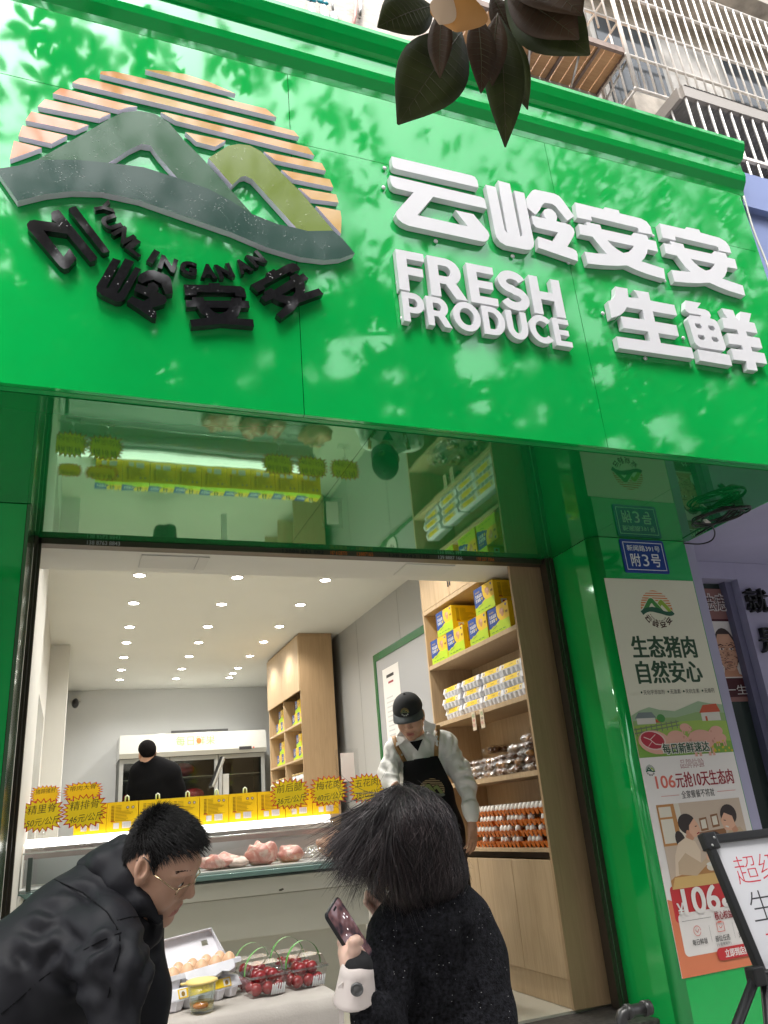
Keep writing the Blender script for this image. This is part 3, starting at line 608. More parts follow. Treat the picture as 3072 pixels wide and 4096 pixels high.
def qe(x, y, rx, ry, mt, rot=0): p.ell(ox + x * pw, oy + y * ph, rx * pw, ry * ph, mt, rot)
qp([(0, 0), (1, 0), (1, 1), (0, 1)], WALLP)
qp([(0, 0.5), (0.22, 0.5), (0.22, 1), (0, 1)], FRM); qp([(0.02, 0.53), (0.16, 0.53), (0.16, 0.97), (0.02, 0.97)], SUNP); qp([(0.02, 0.82), (0.16, 0.82), (0.16, 0.845), (0.02, 0.845)], FRM); qp([(0.22, 0.4), (0.28, 0.4), (0.26, 1), (0.2, 1)], SUNP)
qp([(0.42, 0.52), (0.75, 0.55), (0.75, 0.64), (0.42, 0.62)], FRM2)
for fx, fy in ((0.46, 0.63), (0.60, 0.66)): qp([(fx, fy), (fx + 0.09, fy + 0.01), (fx + 0.09, fy + 0.17), (fx, fy + 0.16)], FRM2); qp([(fx + 0.015, fy + 0.03), (fx + 0.075, fy + 0.035), (fx + 0.075, fy + 0.145), (fx + 0.015, fy + 0.135)], SUNP)
qp([(0, 0), (1, 0), (1, 0.22), (0.45, 0.25), (0.05, 0.14), (0, 0.1)], TBL); qp([(0, 0), (0.9, 0), (0.5, 0.13), (0.05, 0.13)], flat('print_table_light', (0.58, 0.38, 0.14)))
# woman
qe(0.20, 0.55, 0.055, 0.12, HAIRP, 15); qe(0.31, 0.74, 0.105, 0.125, HAIRP, -10); qp([(0.33, 0.72), (0.40, 0.80), (0.435, 0.72), (0.45, 0.66), (0.42, 0.58), (0.36, 0.57), (0.31, 0.62)], SKN); qe(0.30, 0.63, 0.022, 0.035, SKN2)
qp([(0.26, 0.60), (0.33, 0.62), (0.36, 0.56), (0.30, 0.50)], SKN2); qe(0.415, 0.615, 0.02, 0.008, INKR, 20); qe(0.405, 0.70, 0.014, 0.006, HAIRP, 10)
qp([(0.16, 0.52), (0.26, 0.58), (0.36, 0.52), (0.40, 0.40), (0.36, 0.2), (0.06, 0.14), (0.10, 0.38)], SWT); qp([(0.12, 0.30), (0.22, 0.40), (0.38, 0.26), (0.47, 0.33), (0.50, 0.28), (0.30, 0.12), (0.10, 0.16)], SWT2); qe(0.50, 0.34, 0.055, 0.045, SKN, 30)
p.line([q(0.42, 0.40), q(0.68, 0.30)], 0.004, FRM2)
# child
qe(0.60, 0.50, 0.085, 0.115, HAIRP); qe(0.61, 0.43, 0.06, 0.065, SKN); qp([(0.52, 0.38), (0.69, 0.38), (0.72, 0.2), (0.5, 0.2)], SWT)
# man
qp([(0.70, 0.50), (0.80, 0.62), (0.93, 0.64), (1.0, 0.5), (1.0, 0.25), (0.70, 0.28)], SHT); qe(0.82, 0.80, 0.10, 0.13, HAIRP, 15); qp([(0.71, 0.74), (0.77, 0.83), (0.86, 0.78), (0.88, 0.66), (0.82, 0.60), (0.74, 0.62)], SKN); qe(0.775, 0.655, 0.022, 0.010, HALO, -15); qe(0.76, 0.735, 0.016, 0.006, HAIRP, -15); qp([(0.82, 0.62), (0.88, 0.66), (0.90, 0.60), (0.84, 0.55)], SKN2)
# bowls
for bx, by, br in ((0.49, 0.20, 0.06), (0.68, 0.22, 0.08)): qe(bx, by, br, br * 0.75, BWL); qe(bx, by + 0.035, br * 0.95, br * 0.4, HALO)
qe(0.66, 0.08, 0.13, 0.08, BWL); qe(0.66, 0.105, 0.10, 0.045, FOOD); qe(0.62, 0.115, 0.04, 0.02, flat('print_green_food', (0.2, 0.25, 0.05))); qe(0.70, 0.11, 0.03, 0.02, flat('print_red_food', (0.5, 0.08, 0.02)))
p.text('￥', 0.05, 0.262, 0.04, 0.06, PAPW, 0.02); p.text('106', 0.092, 0.264, 0.228, 0.118, PAPW, 0.022)
p.rrect(0.335, 0.275, 0.50, 0.315, 0.02, PAPW); p.text('400元/月', 0.36, 0.284, 0.12, 0.024, INKK); p.text('原价', 0.37, 0.335, 0.10, 0.04, PAPW)
p.text('核心权益', 0.270, 0.222, 0.115, 0.038, INKR, 0.012); p.line([(0.06, 0.24), (0.245, 0.24)], 0.0015, INKK).line([(0.41, 0.24), (0.58, 0.24)], 0.0015, INKK)
for x, t1 in ((0.10, '每日鲜领'), (0.245, '部位任选'), (0.395, '3店通用')): p.text(t1, x - 0.0, 0.128, 0.093, 0.027, INKK, 0.004)
p.text('(小里脊除外)', 0.247, 0.106, 0.09, 0.016, INKK)
def ringl(x, y, r_): p.line([(x + r_ * math.cos(k * 0.4), y + r_ * math.sin(k * 0.4)) for k in range(16)], 0.003, INKO)
ringl(0.142, 0.190, 0.022); p.line([(0.131, 0.196), (0.142, 0.182), (0.154, 0.198)], 0.003, INKO)
p.line([(0.27, 0.17), (0.27, 0.21), (0.315, 0.21), (0.315, 0.17), (0.27, 0.17)], 0.003, INKO).line([(0.282, 0.195), (0.292, 0.184), (0.304, 0.195)], 0.003, INKO).line([(0.28, 0.214), (0.304, 0.214)], 0.005, INKO)
p.line([(0.42, 0.17), (0.42, 0.20), (0.443, 0.22), (0.466, 0.20), (0.466, 0.17), (0.42, 0.17)], 0.003, INKO).line([(0.432, 0.192), (0.442, 0.182), (0.456, 0.198)], 0.003, INKO)
p.line([(0.22, 0.13), (0.22, 0.205)], 0.001, INKK).line([(0.37, 0.13), (0.37, 0.205)], 0.001, INKK)
p.rrect(0.235, 0.045, W - 0.10, 0.10, 0.022, RED); p.text('立即到店抢购', 0.285, 0.054, 0.185, 0.036, PAPW, 0.02)
p.build('print', lo)
# ================================================================== the old apartment block above the sign
YW = 4.1
B = zr(1950, 0, 1659 / 1122); A = zr(1100, 0, 1659 / 900)
def tiles(name, c1, c2, mort, w, h, sc=1.0, rough=0.5):
    m = mat(name, c1, rough); t, b = nodes(m); tc = t.nodes.new('ShaderNodeTexCoord'); mp = t.nodes.new('ShaderNodeMapping'); mp.inputs['Rotation'].default_value = (math.radians(90), 0, 0)
    k = t.nodes.new('ShaderNodeTexBrick'); k.inputs['Color1'].default_value = (*c1, 1); k.inputs['Color2'].default_value = (*c2, 1); k.inputs['Mortar'].default_value = (*mort, 1)
    k.inputs['Scale'].default_value = sc; k.inputs['Brick Width'].default_value = w; k.inputs['Row Height'].default_value = h; k.inputs['Mortar Size'].default_value = 0.0022; k.inputs['Bias'].default_value = -0.35; k.offset = 0.5
    n = t.nodes.new('ShaderNodeTexNoise'); n.inputs['Scale'].default_value = 1.5; n.inputs['Detail'].default_value = 5
    mx = t.nodes.new('ShaderNodeMix'); mx.data_type = 'RGBA'; mx.blend_type = 'MULTIPLY'; mx.inputs[0].default_value = 0.5
    r = t.nodes.new('ShaderNodeMapRange'); r.inputs['From Min'].default_value = 0.3; r.inputs['From Max'].default_value = 0.7; r.inputs['To Min'].default_value = 0.7; r.inputs['To Max'].default_value = 1.1
    L = t.links; L.new(tc.outputs['Object'], mp.inputs[0]); L.new(mp.outputs[0], k.inputs['Vector']); L.new(tc.outputs['Object'], n.inputs['Vector']); L.new(n.outputs['Fac'], r.inputs['Value'])
    L.new(k.outputs['Color'], mx.inputs[6]); L.new(r.outputs[0], mx.inputs[7]); L.new(mx.outputs[2], b.inputs['Base Color']); return m
MOS = tiles('mosaic_wall_tile', (0.60, 0.53, 0.45), (0.30, 0.28, 0.25), (0.52, 0.46, 0.39), 0.045, 0.022)
apt = thing('apartment_block', 'old apartment block with beige mosaic tiles above the green sign', 'building', (3, YW, 4.97))
MB().box((-6, YW, 4.97), (14, YW + 0.3, 13)).build('wall', MOS, apt)
concrete = mat('weathered_concrete', (0.50, 0.45, 0.39), 0.8, var=(5, 0.6, 1.25), bump=(18, 0.4, 0.01))
rust = mat('rusty_painted_steel', (0.27, 0.20, 0.17), 0.6, var=(9, 0.6, 1.2))
CW = mat('white_painted_bars', (0.80, 0.74, 0.68), 0.45, var=(7, 0.8, 1.1))
glass_d = mat('window_glass_dark', (0.05, 0.06, 0.07), 0.05, ior=1.5)
curt = mat('window_curtain', (0.52, 0.50, 0.47), 0.8, var=(4, 0.6, 1.2))
# windows of the upper flat, seen through the bars
h3 = PY(*B(830, 325), 3.6).z; zb = PY(*B(850, 515), 3.6).z; h2 = PY(*B(785, 135), 3.6).z; dz = h2 - h3
xl = PY(*B(735, 0), 3.6).x; xll = xl - 1.3
m = MB().box((xl + 0.12, YW - 0.06, zb + 0.15), (xl + 4.2, YW - 0.002, zb + 1.65)); m.build('window', mat('window_frame_grey', (0.34, 0.33, 0.31), 0.5), apt)
for k in range(5):
    x0 = xl + 0.18 + k * 0.82
    w = MB().box((x0, YW - 0.075, zb + 0.22), (x0 + 0.74, YW - 0.062, zb + 1.58)).build('window_pane', glass_d if k % 2 == 0 else curt, apt)
MB().box((xl - 1.25, YW - 0.05, zb + 0.3), (xl + 0.06, YW - 0.002, zb + 2.4)).build('wall_panel', mat('white_balcony_panel', (0.62, 0.60, 0.57), 0.5, var=(3, 0.85, 1.05)), apt)
MB().box((xl + 0.1, 3.62, zb + 2.06), (14, YW - 0.002, zb + 3.2)).build('balcony', concrete, apt)
# burglar cage of the upper flat
cg = thing('window_cage', 'large white burglar-bar cage over the upper flat windows, top right', 'window cage', (xl + 1, 3.6, zb))
def hbar(m, z, x0, x1, y, r=0.013): m.tube([(x0, y, z), (x1, y, z)], r, 6)
m = MB()
for z in (zb, h3, h2, h2 + dz, h2 + 2 * dz): hbar(m, z, xl - 0.02, 9.5, 3.6, 0.015)
for z in (zb, h3, h2, h2 + dz): m.tube([(xl, 3.6, z), (xl, YW, z)], 0.012, 6)
for z in (h2 + 0.01, h2 + dz + 0.01): hbar(m, z, xll, xl, 3.6, 0.014)
m.build('rails', CW, cg)
m = MB(); nb = int((9.4 - xl) / 0.107)
for k in range(nb): m.tube([(xl + k * 0.107, 3.6 - 0.004, zb), (xl + k * 0.107, 3.6 - 0.004, h2 + 2 * dz)], 0.010 if k else 0.02, 6)
for k in range(1, 11): m.tube([(xl - k * 0.125, 3.6 - 0.004, h3 + 0.24), (xl - k * 0.125, 3.6 - 0.004, h2 + 2 * dz)], 0.010, 6)
for k in range(1, 4): m.tube([(xl, 3.6 + k * 0.12, zb), (xl, 3.6 + k * 0.12, h2)], 0.010, 6)
m.build('bars', CW, cg)
# timber lined awning with struts
awz = PY(*B(830, 305), 3.6).z; ax1 = PY(*B(830, 305), 3.6).x
aw = thing('awning', 'rusty steel awning lined with orange-brown boards under the white cage', 'awning', (ax1 - 0.7, 3.8, awz))
x0 = ax1 - 1.7
BRD = wood('awning_board', (0.68, 0.42, 0.22), (0.56, 0.31, 0.15), (0.6, 6, 6), 0.6)
m = MB(); nbd = 16
for k in range(nbd):
    a = x0 + (ax1 - x0) * k / nbd; m.box((a + 0.004, 3.63, awz - 0.008), (a + (ax1 - x0) / nbd - 0.004, YW - 0.01, awz + 0.004))
m.build('boards', BRD, aw)
m = MB().box((x0, 3.6, awz - 0.03), (ax1, 3.628, awz + 0.035)).box((ax1 - 0.03, 3.63, awz - 0.03), (ax1, YW - 0.005, awz - 0.010)).box((x0, YW - 0.045, awz - 0.035), (ax1 - 0.032, YW - 0.005, awz - 0.010))
for k in range(1, 6): a = x0 + (ax1 - x0) * k / 6; m.box((a - 0.012, 3.63, awz - 0.028), (a + 0.012, YW - 0.05, awz - 0.010))
m.build('frame', rust, aw)
for p0, p1 in (((830, 305), (650, 690)), ((575, 300), (465, 635)), ((300, 330), (230, 560))):
    a = PY(*B(*p0), 3.62); a.z = awz - 0.03; b = PY(*B(*p1), YW - 0.01); MB().tube([a, b], 0.012, 6).build('strut', STEEL, aw)
# mosaic clad stone pier under the cage corner
c0 = PY(*B(850, 530), 3.72); pier = MB().box((c0.x, 3.72, 5.0), (c0.x + 0.55, YW - 0.002, c0.z)).build('stone_pier', concrete, apt)
# lower cage with a ribbed sheet roof
q0 = PY(*B(1140, 515), 3.3); q1 = PY(*B(1135, 575), 3.3)
lc = thing('lower_window_cage', 'lower burglar cage with ribbed grey sheet roof just above the sign end', 'window cage', (q0.x + 1, 3.3, 5.2))
m = MB(); n = 150; vs = []
for k in range(n + 1):
    x = q0.x + k * 0.02; z = 0.008 if k % 2 else 0.0
    vs += [(x, 3.26, q0.z - 0.02 + z), (x, YW - 0.01, q0.z + 0.05 + z)]
m.add(vs, [(2 * k, 2 * k + 2, 2 * k + 3, 2 * k + 1) for k in range(n)]); m.build('roof_sheet', mat('ribbed_grey_sheet', (0.33, 0.32, 0.30), 0.5, 0.3, var=(10, 0.7, 1.1)), lc)
m = MB().box((q0.x - 0.02, 3.265, q1.z - 0.01), (q0.x + 3.0, 3.30, q0.z - 0.022)).box((q0.x - 0.045, 3.30, q1.z - 0.01), (q0.x - 0.01, YW - 0.01, q0.z - 0.022)); m.build('frame', mat('grey_steel_section', (0.36, 0.33, 0.30), 0.45, 0.4), lc)
m = MB()
for k in range(22): x = q0.x + 0.0 + k * 0.118; m.tube([(x, 3.285, q1.z), (x, 3.285, 5.0)], 0.012, 6)
for k in range(1, 6): m.tube([(q0.x - 0.028, 3.3 + k * 0.118, q1.z), (q0.x - 0.028, 3.3 + k * 0.118, 5.0)], 0.010, 6)
m.build('bars', mat('bright_steel_bars', (0.72, 0.70, 0.66), 0.3, 0.6), lc)
m = MB().box((q0.x - 0.03, 3.27, PY(*B(1500, 940), 3.3).z - 0.03), (q0.x + 3, 3.30, PY(*B(1500, 940), 3.3).z)); m.build('rail', CW, lc)
MB().box((q0.x + 0.15, 3.95, 5.2), (q0.x + 3, 4.09, q0.z - 0.15)).build('window', glass_d, lc)
# white drain pipe, pink conduit and foil wrapped water pipes
pv = mat('white_pvc', (0.62, 0.60, 0.56), 0.35)
a, b = PY(*A(530, 280), 4.03), PY(*A(1060, 420), 4.03)
zz_ = (a.z + b.z) / 2
m = MB().tube([(a.x, 4.03, zz_), (4.0, 4.03, zz_)], 0.035, 14).tube([(a.x - 0.01, 4.03, zz_), (a.x + 0.06, 4.03, zz_)], 0.043, 14)
tag(m.build('drain_pipe', pv), 'white plastic drain pipe along the mosaic wall behind the sign', 'pipe')
a, b = PY(*A(603, -30), 4.05), PY(*A(560, 270), 4.05)
tag(MB().tube([a, (a + b) / 2 + Vector((0.01, 0, 0)), b], 0.013, 8).build('pink_conduit', mat('pink_conduit', (0.62, 0.28, 0.25), 0.5)), 'thin pink conduit running down the mosaic wall', 'conduit')
a = PY(*A(640, -30), 4.06); tag(MB().tube([a, a + Vector((-0.04, 0, -0.28))], 0.016, 8).build('grey_conduit', STEEL), 'grey conduit beside the pink one on the mosaic wall', 'conduit')
foil = mat('clear_film_wrap', (0.75, 0.76, 0.78), 0.18, 0.35, bump=(30, 1.0, 0.02)); teal = mat('teal_valve_handle', (0.01, 0.25, 0.32), 0.3)
for (pa, pb, lab, valve) in (((265, 40), (300, 270), 'film wrapped water pipe with teal valve, leftmost of three on the mosaic wall', True), ((355, 60), (385, 290), 'film wrapped water pipe with teal valve, between two others on the mosaic wall', True), ((430, 110), (470, 310), 'film wrapped water pipe without valve, nearest the white drain pipe', False)):
    a, b = PY(*A(*pa), 4.0), PY(*A(*pb), 4.0); t = thing('wrapped_pipe', lab, 'water pipe', tuple(b), 'film wrapped pipes above the sign')
    pts = [a.lerp(b, k / 14) for k in range(15)]; MB().tube(pts, [0.026 + 0.012 * random.random() for _ in pts], 9).build('wrap', foil, t)
    top = a + Vector((0, 0, 0.35)); MB().tube([a, top], 0.012, 8).build('pipe', STEEL, t)
    if valve: MB().ell(a + Vector((-0.03, -0.02, 0.04)), 0.028, 0.012, 0.02).ell(a + Vector((0.02, -0.02, 0.04)), 0.024, 0.012, 0.018).build('valve_handle', teal, t)

# ================================================================== neighbouring shop on the right
LAV = mat('lavender_plaster', (0.38, 0.37, 0.52), 0.7, var=(2, 0.9, 1.06), bump=(25, 0.1, 0.003)); LAVD = mat('dark_lavender_trim', (0.16, 0.16, 0.25), 0.6)
YN = 3.94
nb_ = thing('neighbour_shop', 'lavender plastered shop beside the green pillar', 'shop', (5, YN, 0))
wx1, wz1 = PY(2072 + 1455 / 1.659, 2000 + 525 / 1.659, YN).x, PY(2072 + 1455 / 1.659, 2000 + 525 / 1.659, YN).z
m = MB().box((wx1, YN, 0.002), (8, YN + 0.2, ZS + 0.02)).box((XR + 0.02, YN, wz1), (wx1 - 0.001, YN + 0.2, ZS + 0.02)).box((XR + 0.02, YN, 0.002), (wx1 - 0.001, YN + 0.2, 0.5)); m.build('wall', LAV, nb_)
MB().box((XR - 0.012, YP + 0.004, 0.002), (XR + 0.058, YN, ZS - 0.002)).build('corner_post', LAV, nb_)
MB().box((XR + 0.02, D + 0.1, ZS + 0.022), (8, YN + 0.2, ZS + 0.05)).build('soffit', LAV, nb_)
MB().box((XR + 0.062, YN + 0.12, 0.501), (wx1 - 0.002, YN + 0.135, wz1 - 0.001)).build('window', mat('shop_window_glass', (0.035, 0.05, 0.045), 0.04, ior=1.5), nb_)
MB().box((wx1 - 0.06, YN + 0.06, 0.501), (wx1 - 0.003, YN + 0.118, wz1 - 0.001)).build('window_frame', LAVD, nb_)
g0 = PY(2980, 694, D + 0.03)
m = MB(); zf = PY(1536 + 1570 / 1.08, 890 / 1.08, D + 0.03).z
m.box((XR + 0.065, D + 0.03, zf), (8, D + 0.10, 4.86)).box((XR + 0.045, D + 0.075, ZS + 0.03), (8, D + 0.10, zf - 0.002)); o = m.build('sign_board', mat('blue_lavender_sign', (0.20, 0.25, 0.47), 0.4, var=(2, 0.92, 1.05)), nb_)
# neighbour's poster in its window and raised characters on its wall
px1 = PY(2072 + 1420 / 1.659, 2000 + 590 / 1.659, YN + 0.1); pz0 = PY(2072 + 1615 / 1.659, 2000 + 1330 / 1.659, YN + 0.1).z
np_ = thing('window_poster', 'brown beauty poster with a face, in the lavender shop window', 'poster', (3.9, YN + 0.1, pz0))
NBR = flat('poster_rose_brown', (0.27, 0.135, 0.12)); NDK = flat('poster_maroon', (0.07, 0.015, 0.02))
ww = 0.62; MB().box((px1.x - ww, YN + 0.112, pz0), (px1.x - 0.02, YN + 0.117, px1.z)).build('sheet', NBR, np_)
p = Pic((px1.x - ww, YN + 0.1115, pz0), X3, Z3, 0.0004); hh = px1.z - pz0
p.rect(0.03, 0.03, ww - 0.05, 0.72 * hh, NDK); p.rect(0.045, 0.14 * hh / 0.7, ww - 0.065, 0.70 * hh, PAPW)
fx_ = 0.445
p.ell(fx_, 0.45 * hh, 0.098, 0.19 * hh, flat('poster_hair', (0.05, 0.035, 0.03))); p.ell(fx_ + 0.095, 0.40 * hh, 0.012, 0.035 * hh, SKN2); p.poly([(fx_ - 0.05, 0.30 * hh), (fx_ + 0.05, 0.30 * hh), (fx_ + 0.06, 0.235 * hh), (fx_ + 0.11, 0.145 * hh / 0.7 + 0.002), (fx_ - 0.2, 0.145 * hh / 0.7 + 0.002), (fx_ - 0.07, 0.235 * hh)], SKN2)
p.poly([(fx_ - 0.088, 0.50 * hh), (fx_ - 0.05, 0.585 * hh), (fx_ + 0.05, 0.585 * hh), (fx_ + 0.088, 0.50 * hh), (fx_ + 0.086, 0.40 * hh), (fx_ + 0.06, 0.30 * hh), (fx_ + 0.025, 0.262 * hh), (fx_ - 0.025, 0.262 * hh), (fx_ - 0.06, 0.30 * hh), (fx_ - 0.086, 0.40 * hh)], SKN)
for s_ in (-1, 1): p.ell(fx_ + s_ * 0.042, 0.452 * hh, 0.020, 0.007, BXW if False else PAPW); p.ell(fx_ + s_ * 0.042, 0.452 * hh, 0.008, 0.007, NDK); p.line([(fx_ + s_ * 0.02, 0.482 * hh), (fx_ + s_ * 0.045, 0.492 * hh), (fx_ + s_ * 0.066, 0.482 * hh)], 0.007, NDK)
p.poly([(fx_ - 0.008, 0.46 * hh), (fx_ + 0.008, 0.46 * hh), (fx_ + 0.018, 0.385 * hh), (fx_ - 0.018, 0.385 * hh)], flat('print_nose', (0.56, 0.31, 0.20))); p.ell(fx_, 0.335 * hh, 0.028, 0.008, NBR); p.ell(fx_, 0.328 * hh, 0.022, 0.006, SKN2)
for k in range(90): x = fx_ - 0.08 + random.random() * 0.15; y = (0.27 + random.random() * 0.24) * hh; p.rect(x, y, x + 0.006 + random.random() * 0.012, y + 0.003, NDK)
p.text('点痣祛痣', 0.10, 0.79 * hh, 0.44, 0.125, PAPW, 0.03); p.text('点痣祛痣', 0.105, 0.795 * hh, 0.43, 0.115, NDK, 0.0)
p.text('好运一生', 0.13, 0.055 * hh, 0.40, 0.065, PAPW, 0.0)
p.build('print', np_)
m = MB()
for (x, y), ch in (((1545, 740), '就'), ((1640, 1010), '是')):
    a = PY(2072 + x / 1.659, 2000 + y / 1.659, YN - 0.04)
    o = MB().text(ch, a, X3, Z3, 0.20, 0.17, 0.0, 0, 0.035).build('sign_character', mat('black_acrylic_letter', (0.012, 0.014, 0.012), 0.2), nb_)

# ================================================================== coil of black cable under the soffit
def smooth(pts, n=8):
    P = [Vector(p) for p in pts]; out = []
    for i in range(len(P) - 1):
        p0, p1, p2, p3 = P[max(0, i - 1)], P[i], P[i + 1], P[min(len(P) - 1, i + 2)]
        for k in range(n):
            t = k / n; out.append(0.5 * ((2 * p1) + (p2 - p0) * t + (2 * p0 - 5 * p1 + 4 * p2 - p3) * t * t + (3 * p1 - p0 - 3 * p2 + p3) * t ** 3))
    return out + [P[-1]]
cab = thing('cable_coil', 'tangled coil of black cable hanging under the sign soffit', 'cable', (3.25, 3.05, 2.78))
m = MB()
for k in range(5):
    cx, cy = 3.25 + random.uniform(-0.012, 0.012), 3.03 + random.uniform(-0.03, 0.03); pts = []
    for j in range(22):
        a = j * 2 * math.pi / 20 + k; rx, ry = 0.10 + 0.015 * math.sin(k * 2.1), 0.13 + 0.025 * math.cos(k * 1.7)
        x_, y_ = rx * math.cos(a), ry * math.sin(a)
        pts.append((cx + x_ * 0.8 - y_ * 0.45, cy + y_ * 0.9 + x_ * 0.5, 2.765 - 0.028 * abs(math.sin(a * 0.5 + k * 0.7)) - 0.004 * (k % 3)))
    m.tube(smooth(pts, 2), 0.0048, 6)
m.build('coil', BLACKP, cab)
m = MB().tube(smooth([(3.30, 2.92, 2.76), (3.32, 3.10, 2.745), (3.37, 3.32, 2.755), (3.36, 3.30, 2.75), (3.30, 3.05, 2.745), (3.25, 2.9, 2.76)], 5), 0.006, 6)
m.build('loop', BLACKP, cab)
e0, e1 = PY(*zr(2600, 1750, 3.515)(870, 1230), 3.2), PY(*zr(2600, 1750, 3.515)(470, 1485), YP - 0.01)
m = MB().tube(smooth([e0, PY(*zr(2600, 1750, 3.515)(912, 1350), 3.3), PY(*zr(2600, 1750, 3.515)(860, 1450), 3.38), PY(*zr(2600, 1750, 3.515)(700, 1497), 3.46), e1], 6), 0.0045, 6); m.build('cable_end', BLACKP, cab)
MB().obox((3.26, 3.12, 2.748), Vector((0.035, 0.02, 0)), Vector((-0.004, 0.007, 0)), Vector((0, 0, 0.006))).build('cable_tie', PAPW, cab)
# white wire down the edge of the sign
tag(MB().tube(smooth([(XR + 0.03, D - 0.01, 4.60), (XR + 0.035, D + 0.0, 4.35), (XR + 0.055, D, 4.1), (XR + 0.045, D, 3.8), (XR + 0.06, D, 3.4)], 6), 0.006, 6).build('white_cable', pv), 'thin white cable hanging down at the right edge of the sign', 'cable')

# ================================================================== whiteboard on an easel, at the right edge
TL = Vector((1.75, 1.986, 1.2213)); dn = Vector((0, -0.11, -0.38)).normalized(); wbn = X3.cross(-dn).normalized()
if wbn.y > 0: wbn = -wbn
BW, BH = 0.62, 0.92
eas = thing('easel_whiteboard', 'black framed whiteboard on a tripod easel with red and black handwriting', 'whiteboard', (TL.x + 0.3, TL.y - 0.1, 0))
def wb(x, y, z=0): return TL + X3 * x + dn * y + wbn * z
m = MB().obox(wb(BW / 2, BH / 2, -0.008), X3 * (BW / 2 - 0.012), dn * (BH / 2 - 0.012), wbn * 0.005); m.build('board', mat('whiteboard_face', (0.66, 0.66, 0.69), 0.15), eas)
for a, b, hx, hy in ((BW / 2, 0.012, BW / 2 - 0.026, 0.012), (BW / 2, BH - 0.012, BW / 2 - 0.026, 0.012), (0.012, BH / 2, 0.012, BH / 2 - 0.026), (BW - 0.012, BH / 2, 0.012, BH / 2 - 0.026)):
    MB().obox(wb(a, b), X3 * hx, dn * hy, wbn * 0.011).build('frame', BLACKP, eas, bevel=0.004)
for a, b in ((0.016, 0.016), (BW - 0.016, 0.016), (0.016, BH - 0.016), (BW - 0.016, BH - 0.016)):
    o = MB().obox(wb(a, b), X3 * 0.024, dn * 0.024, wbn * 0.014).build('corner_cap', BLACKP, eas, bevel=0.005)
    MB().lathe(wb(a + 0.012, b - 0.006, 0.0145), [(0.0045, 0), (0.002, 0.002)], 8, 0, Matrix.Rotation(math.radians(75), 3, 'X')).lathe(wb(a - 0.006, b + 0.014, 0.0145), [(0.0045, 0), (0.002, 0.002)], 8, 0, Matrix.Rotation(math.radians(75), 3, 'X')).build('screw', STEEL, o)
MR = flat('red_marker', (0.56, 0.03, 0.05)); MK = flat('black_marker', (0.03, 0.03, 0.035))
p = Pic(wb(0.03, BH - 0.03, -0.0028), X3, -dn, 0.0)
def hand(x, y, t, w, h, mt): p.text(t, x, BH - 0.06 - y - h, w, h, mt, -0.014, 'L', 0.12)
hand(0.035, 0.035, '超级惊喜', 0.36, 0.075, MR); hand(0.035, 0.130, '生态猪肉', 0.40, 0.080, MK); hand(0.045, 0.225, '前后腿36', 0.40, 0.080, MR); hand(0.045, 0.335, '生态蛋', 0.32, 0.075, MK); hand(0.06, 0.44, '小土鸡', 0.3, 0.075, MK)
p.build('handwriting', eas)
jt = PT(2750 + 760 / 2.78, 3300 + 1680 / 2.78, 2.04)
top = Vector((TL.x + BW / 2, TL.y + 0.03, 1.10))
m = MB().obox(jt, X3 * 0.020, Vector((0, 0.018, 0)), Z3 * 0.022); m.build('clamp', BLACKP, eas, bevel=0.006)
for a, b in ((jt, PT(2750 + 545 / 2.78, 3300 + 2240 / 2.78, 1.98)), (jt + Vector((0.03, 0, 0.0)), PT(2750 + 905 / 2.78, 3300 + 2190 / 2.78, 2.0)), (Vector((TL.x + BW - 0.03, jt.y, jt.z)), Vector((TL.x + BW - 0.02, jt.y - 0.05, jt.z - 0.3)))):
    d_ = (b - a).normalized(); k = (a.z - 0.01) / -d_.z; MB().tube([a, a + d_ * k], 0.0135, 10).build('leg', BLACKP, eas)
MB().tube([jt, Vector((TL.x + BW - 0.03, jt.y, jt.z))], 0.010, 8).build('crossbar', BLACKP, eas)
# black pipe rail in front of the doorway corner
u8 = zr(2072, 3000, 1.659)
a, b, c_ = PY(*u8(690, 1818), 3.40), PY(*u8(695, 1745), 3.40), PY(*u8(835, 1705), 3.40)
pr = thing('pipe_rail', 'dark steel pipe bend standing beside the doorstep', 'pipe rail', (a.x, 3.4, 0))
m = MB().tube([(a.x, 3.4, 0.0), (a.x, 3.4, b.z - 0.02), (a.x + 0.008, 3.4, b.z - 0.006), (a.x + 0.03, 3.4, b.z), (c_.x, 3.4, b.z)], 0.026, 12); m.build('pipe', mat('dark_cast_pipe', (0.05, 0.05, 0.05), 0.35, 0.5), pr)
MB().tube([(a.x + 0.03, 3.4, b.z), (a.x + 0.055, 3.4, b.z)], 0.032, 12).build('collar', mat('dark_cast_pipe', (0, 0, 0)), pr)
MB().tube([(c_.x - 0.005, 3.4, b.z), (c_.x + 0.03, 3.4, b.z)], 0.032, 12).build('collar', mat('dark_cast_pipe', (0, 0, 0)), pr)

# ================================================================== trees on the pavement: magnolia overhead, its crown mirrored in the sign
LEAFM = mat('magnolia_leaf', (0.050, 0.062, 0.016), 0.5, var=(14, 0.55, 1.3)); LEAFB = mat('magnolia_leaf_brown', (0.072, 0.042, 0.022), 0.55, var=(14, 0.6, 1.35)); BARK = mat('magnolia_bark', (0.10, 0.085, 0.07), 0.8, var=(12, 0.7, 1.2), bump=(25, 0.6, 0.01))
def translucent(m, col, f):
    t, b = nodes(m); tr = t.nodes.new('ShaderNodeBsdfTranslucent'); tr.inputs[0].default_value = (*col, 1); x = t.nodes.new('ShaderNodeMixShader'); x.inputs[0].default_value = f; o = [n for n in t.nodes if n.type == 'OUTPUT_MATERIAL'][0]
    t.links.new(b.outputs[0], x.inputs[1]); t.links.new(tr.outputs[0], x.inputs[2]); t.links.new(x.outputs[0], o.inputs[0])
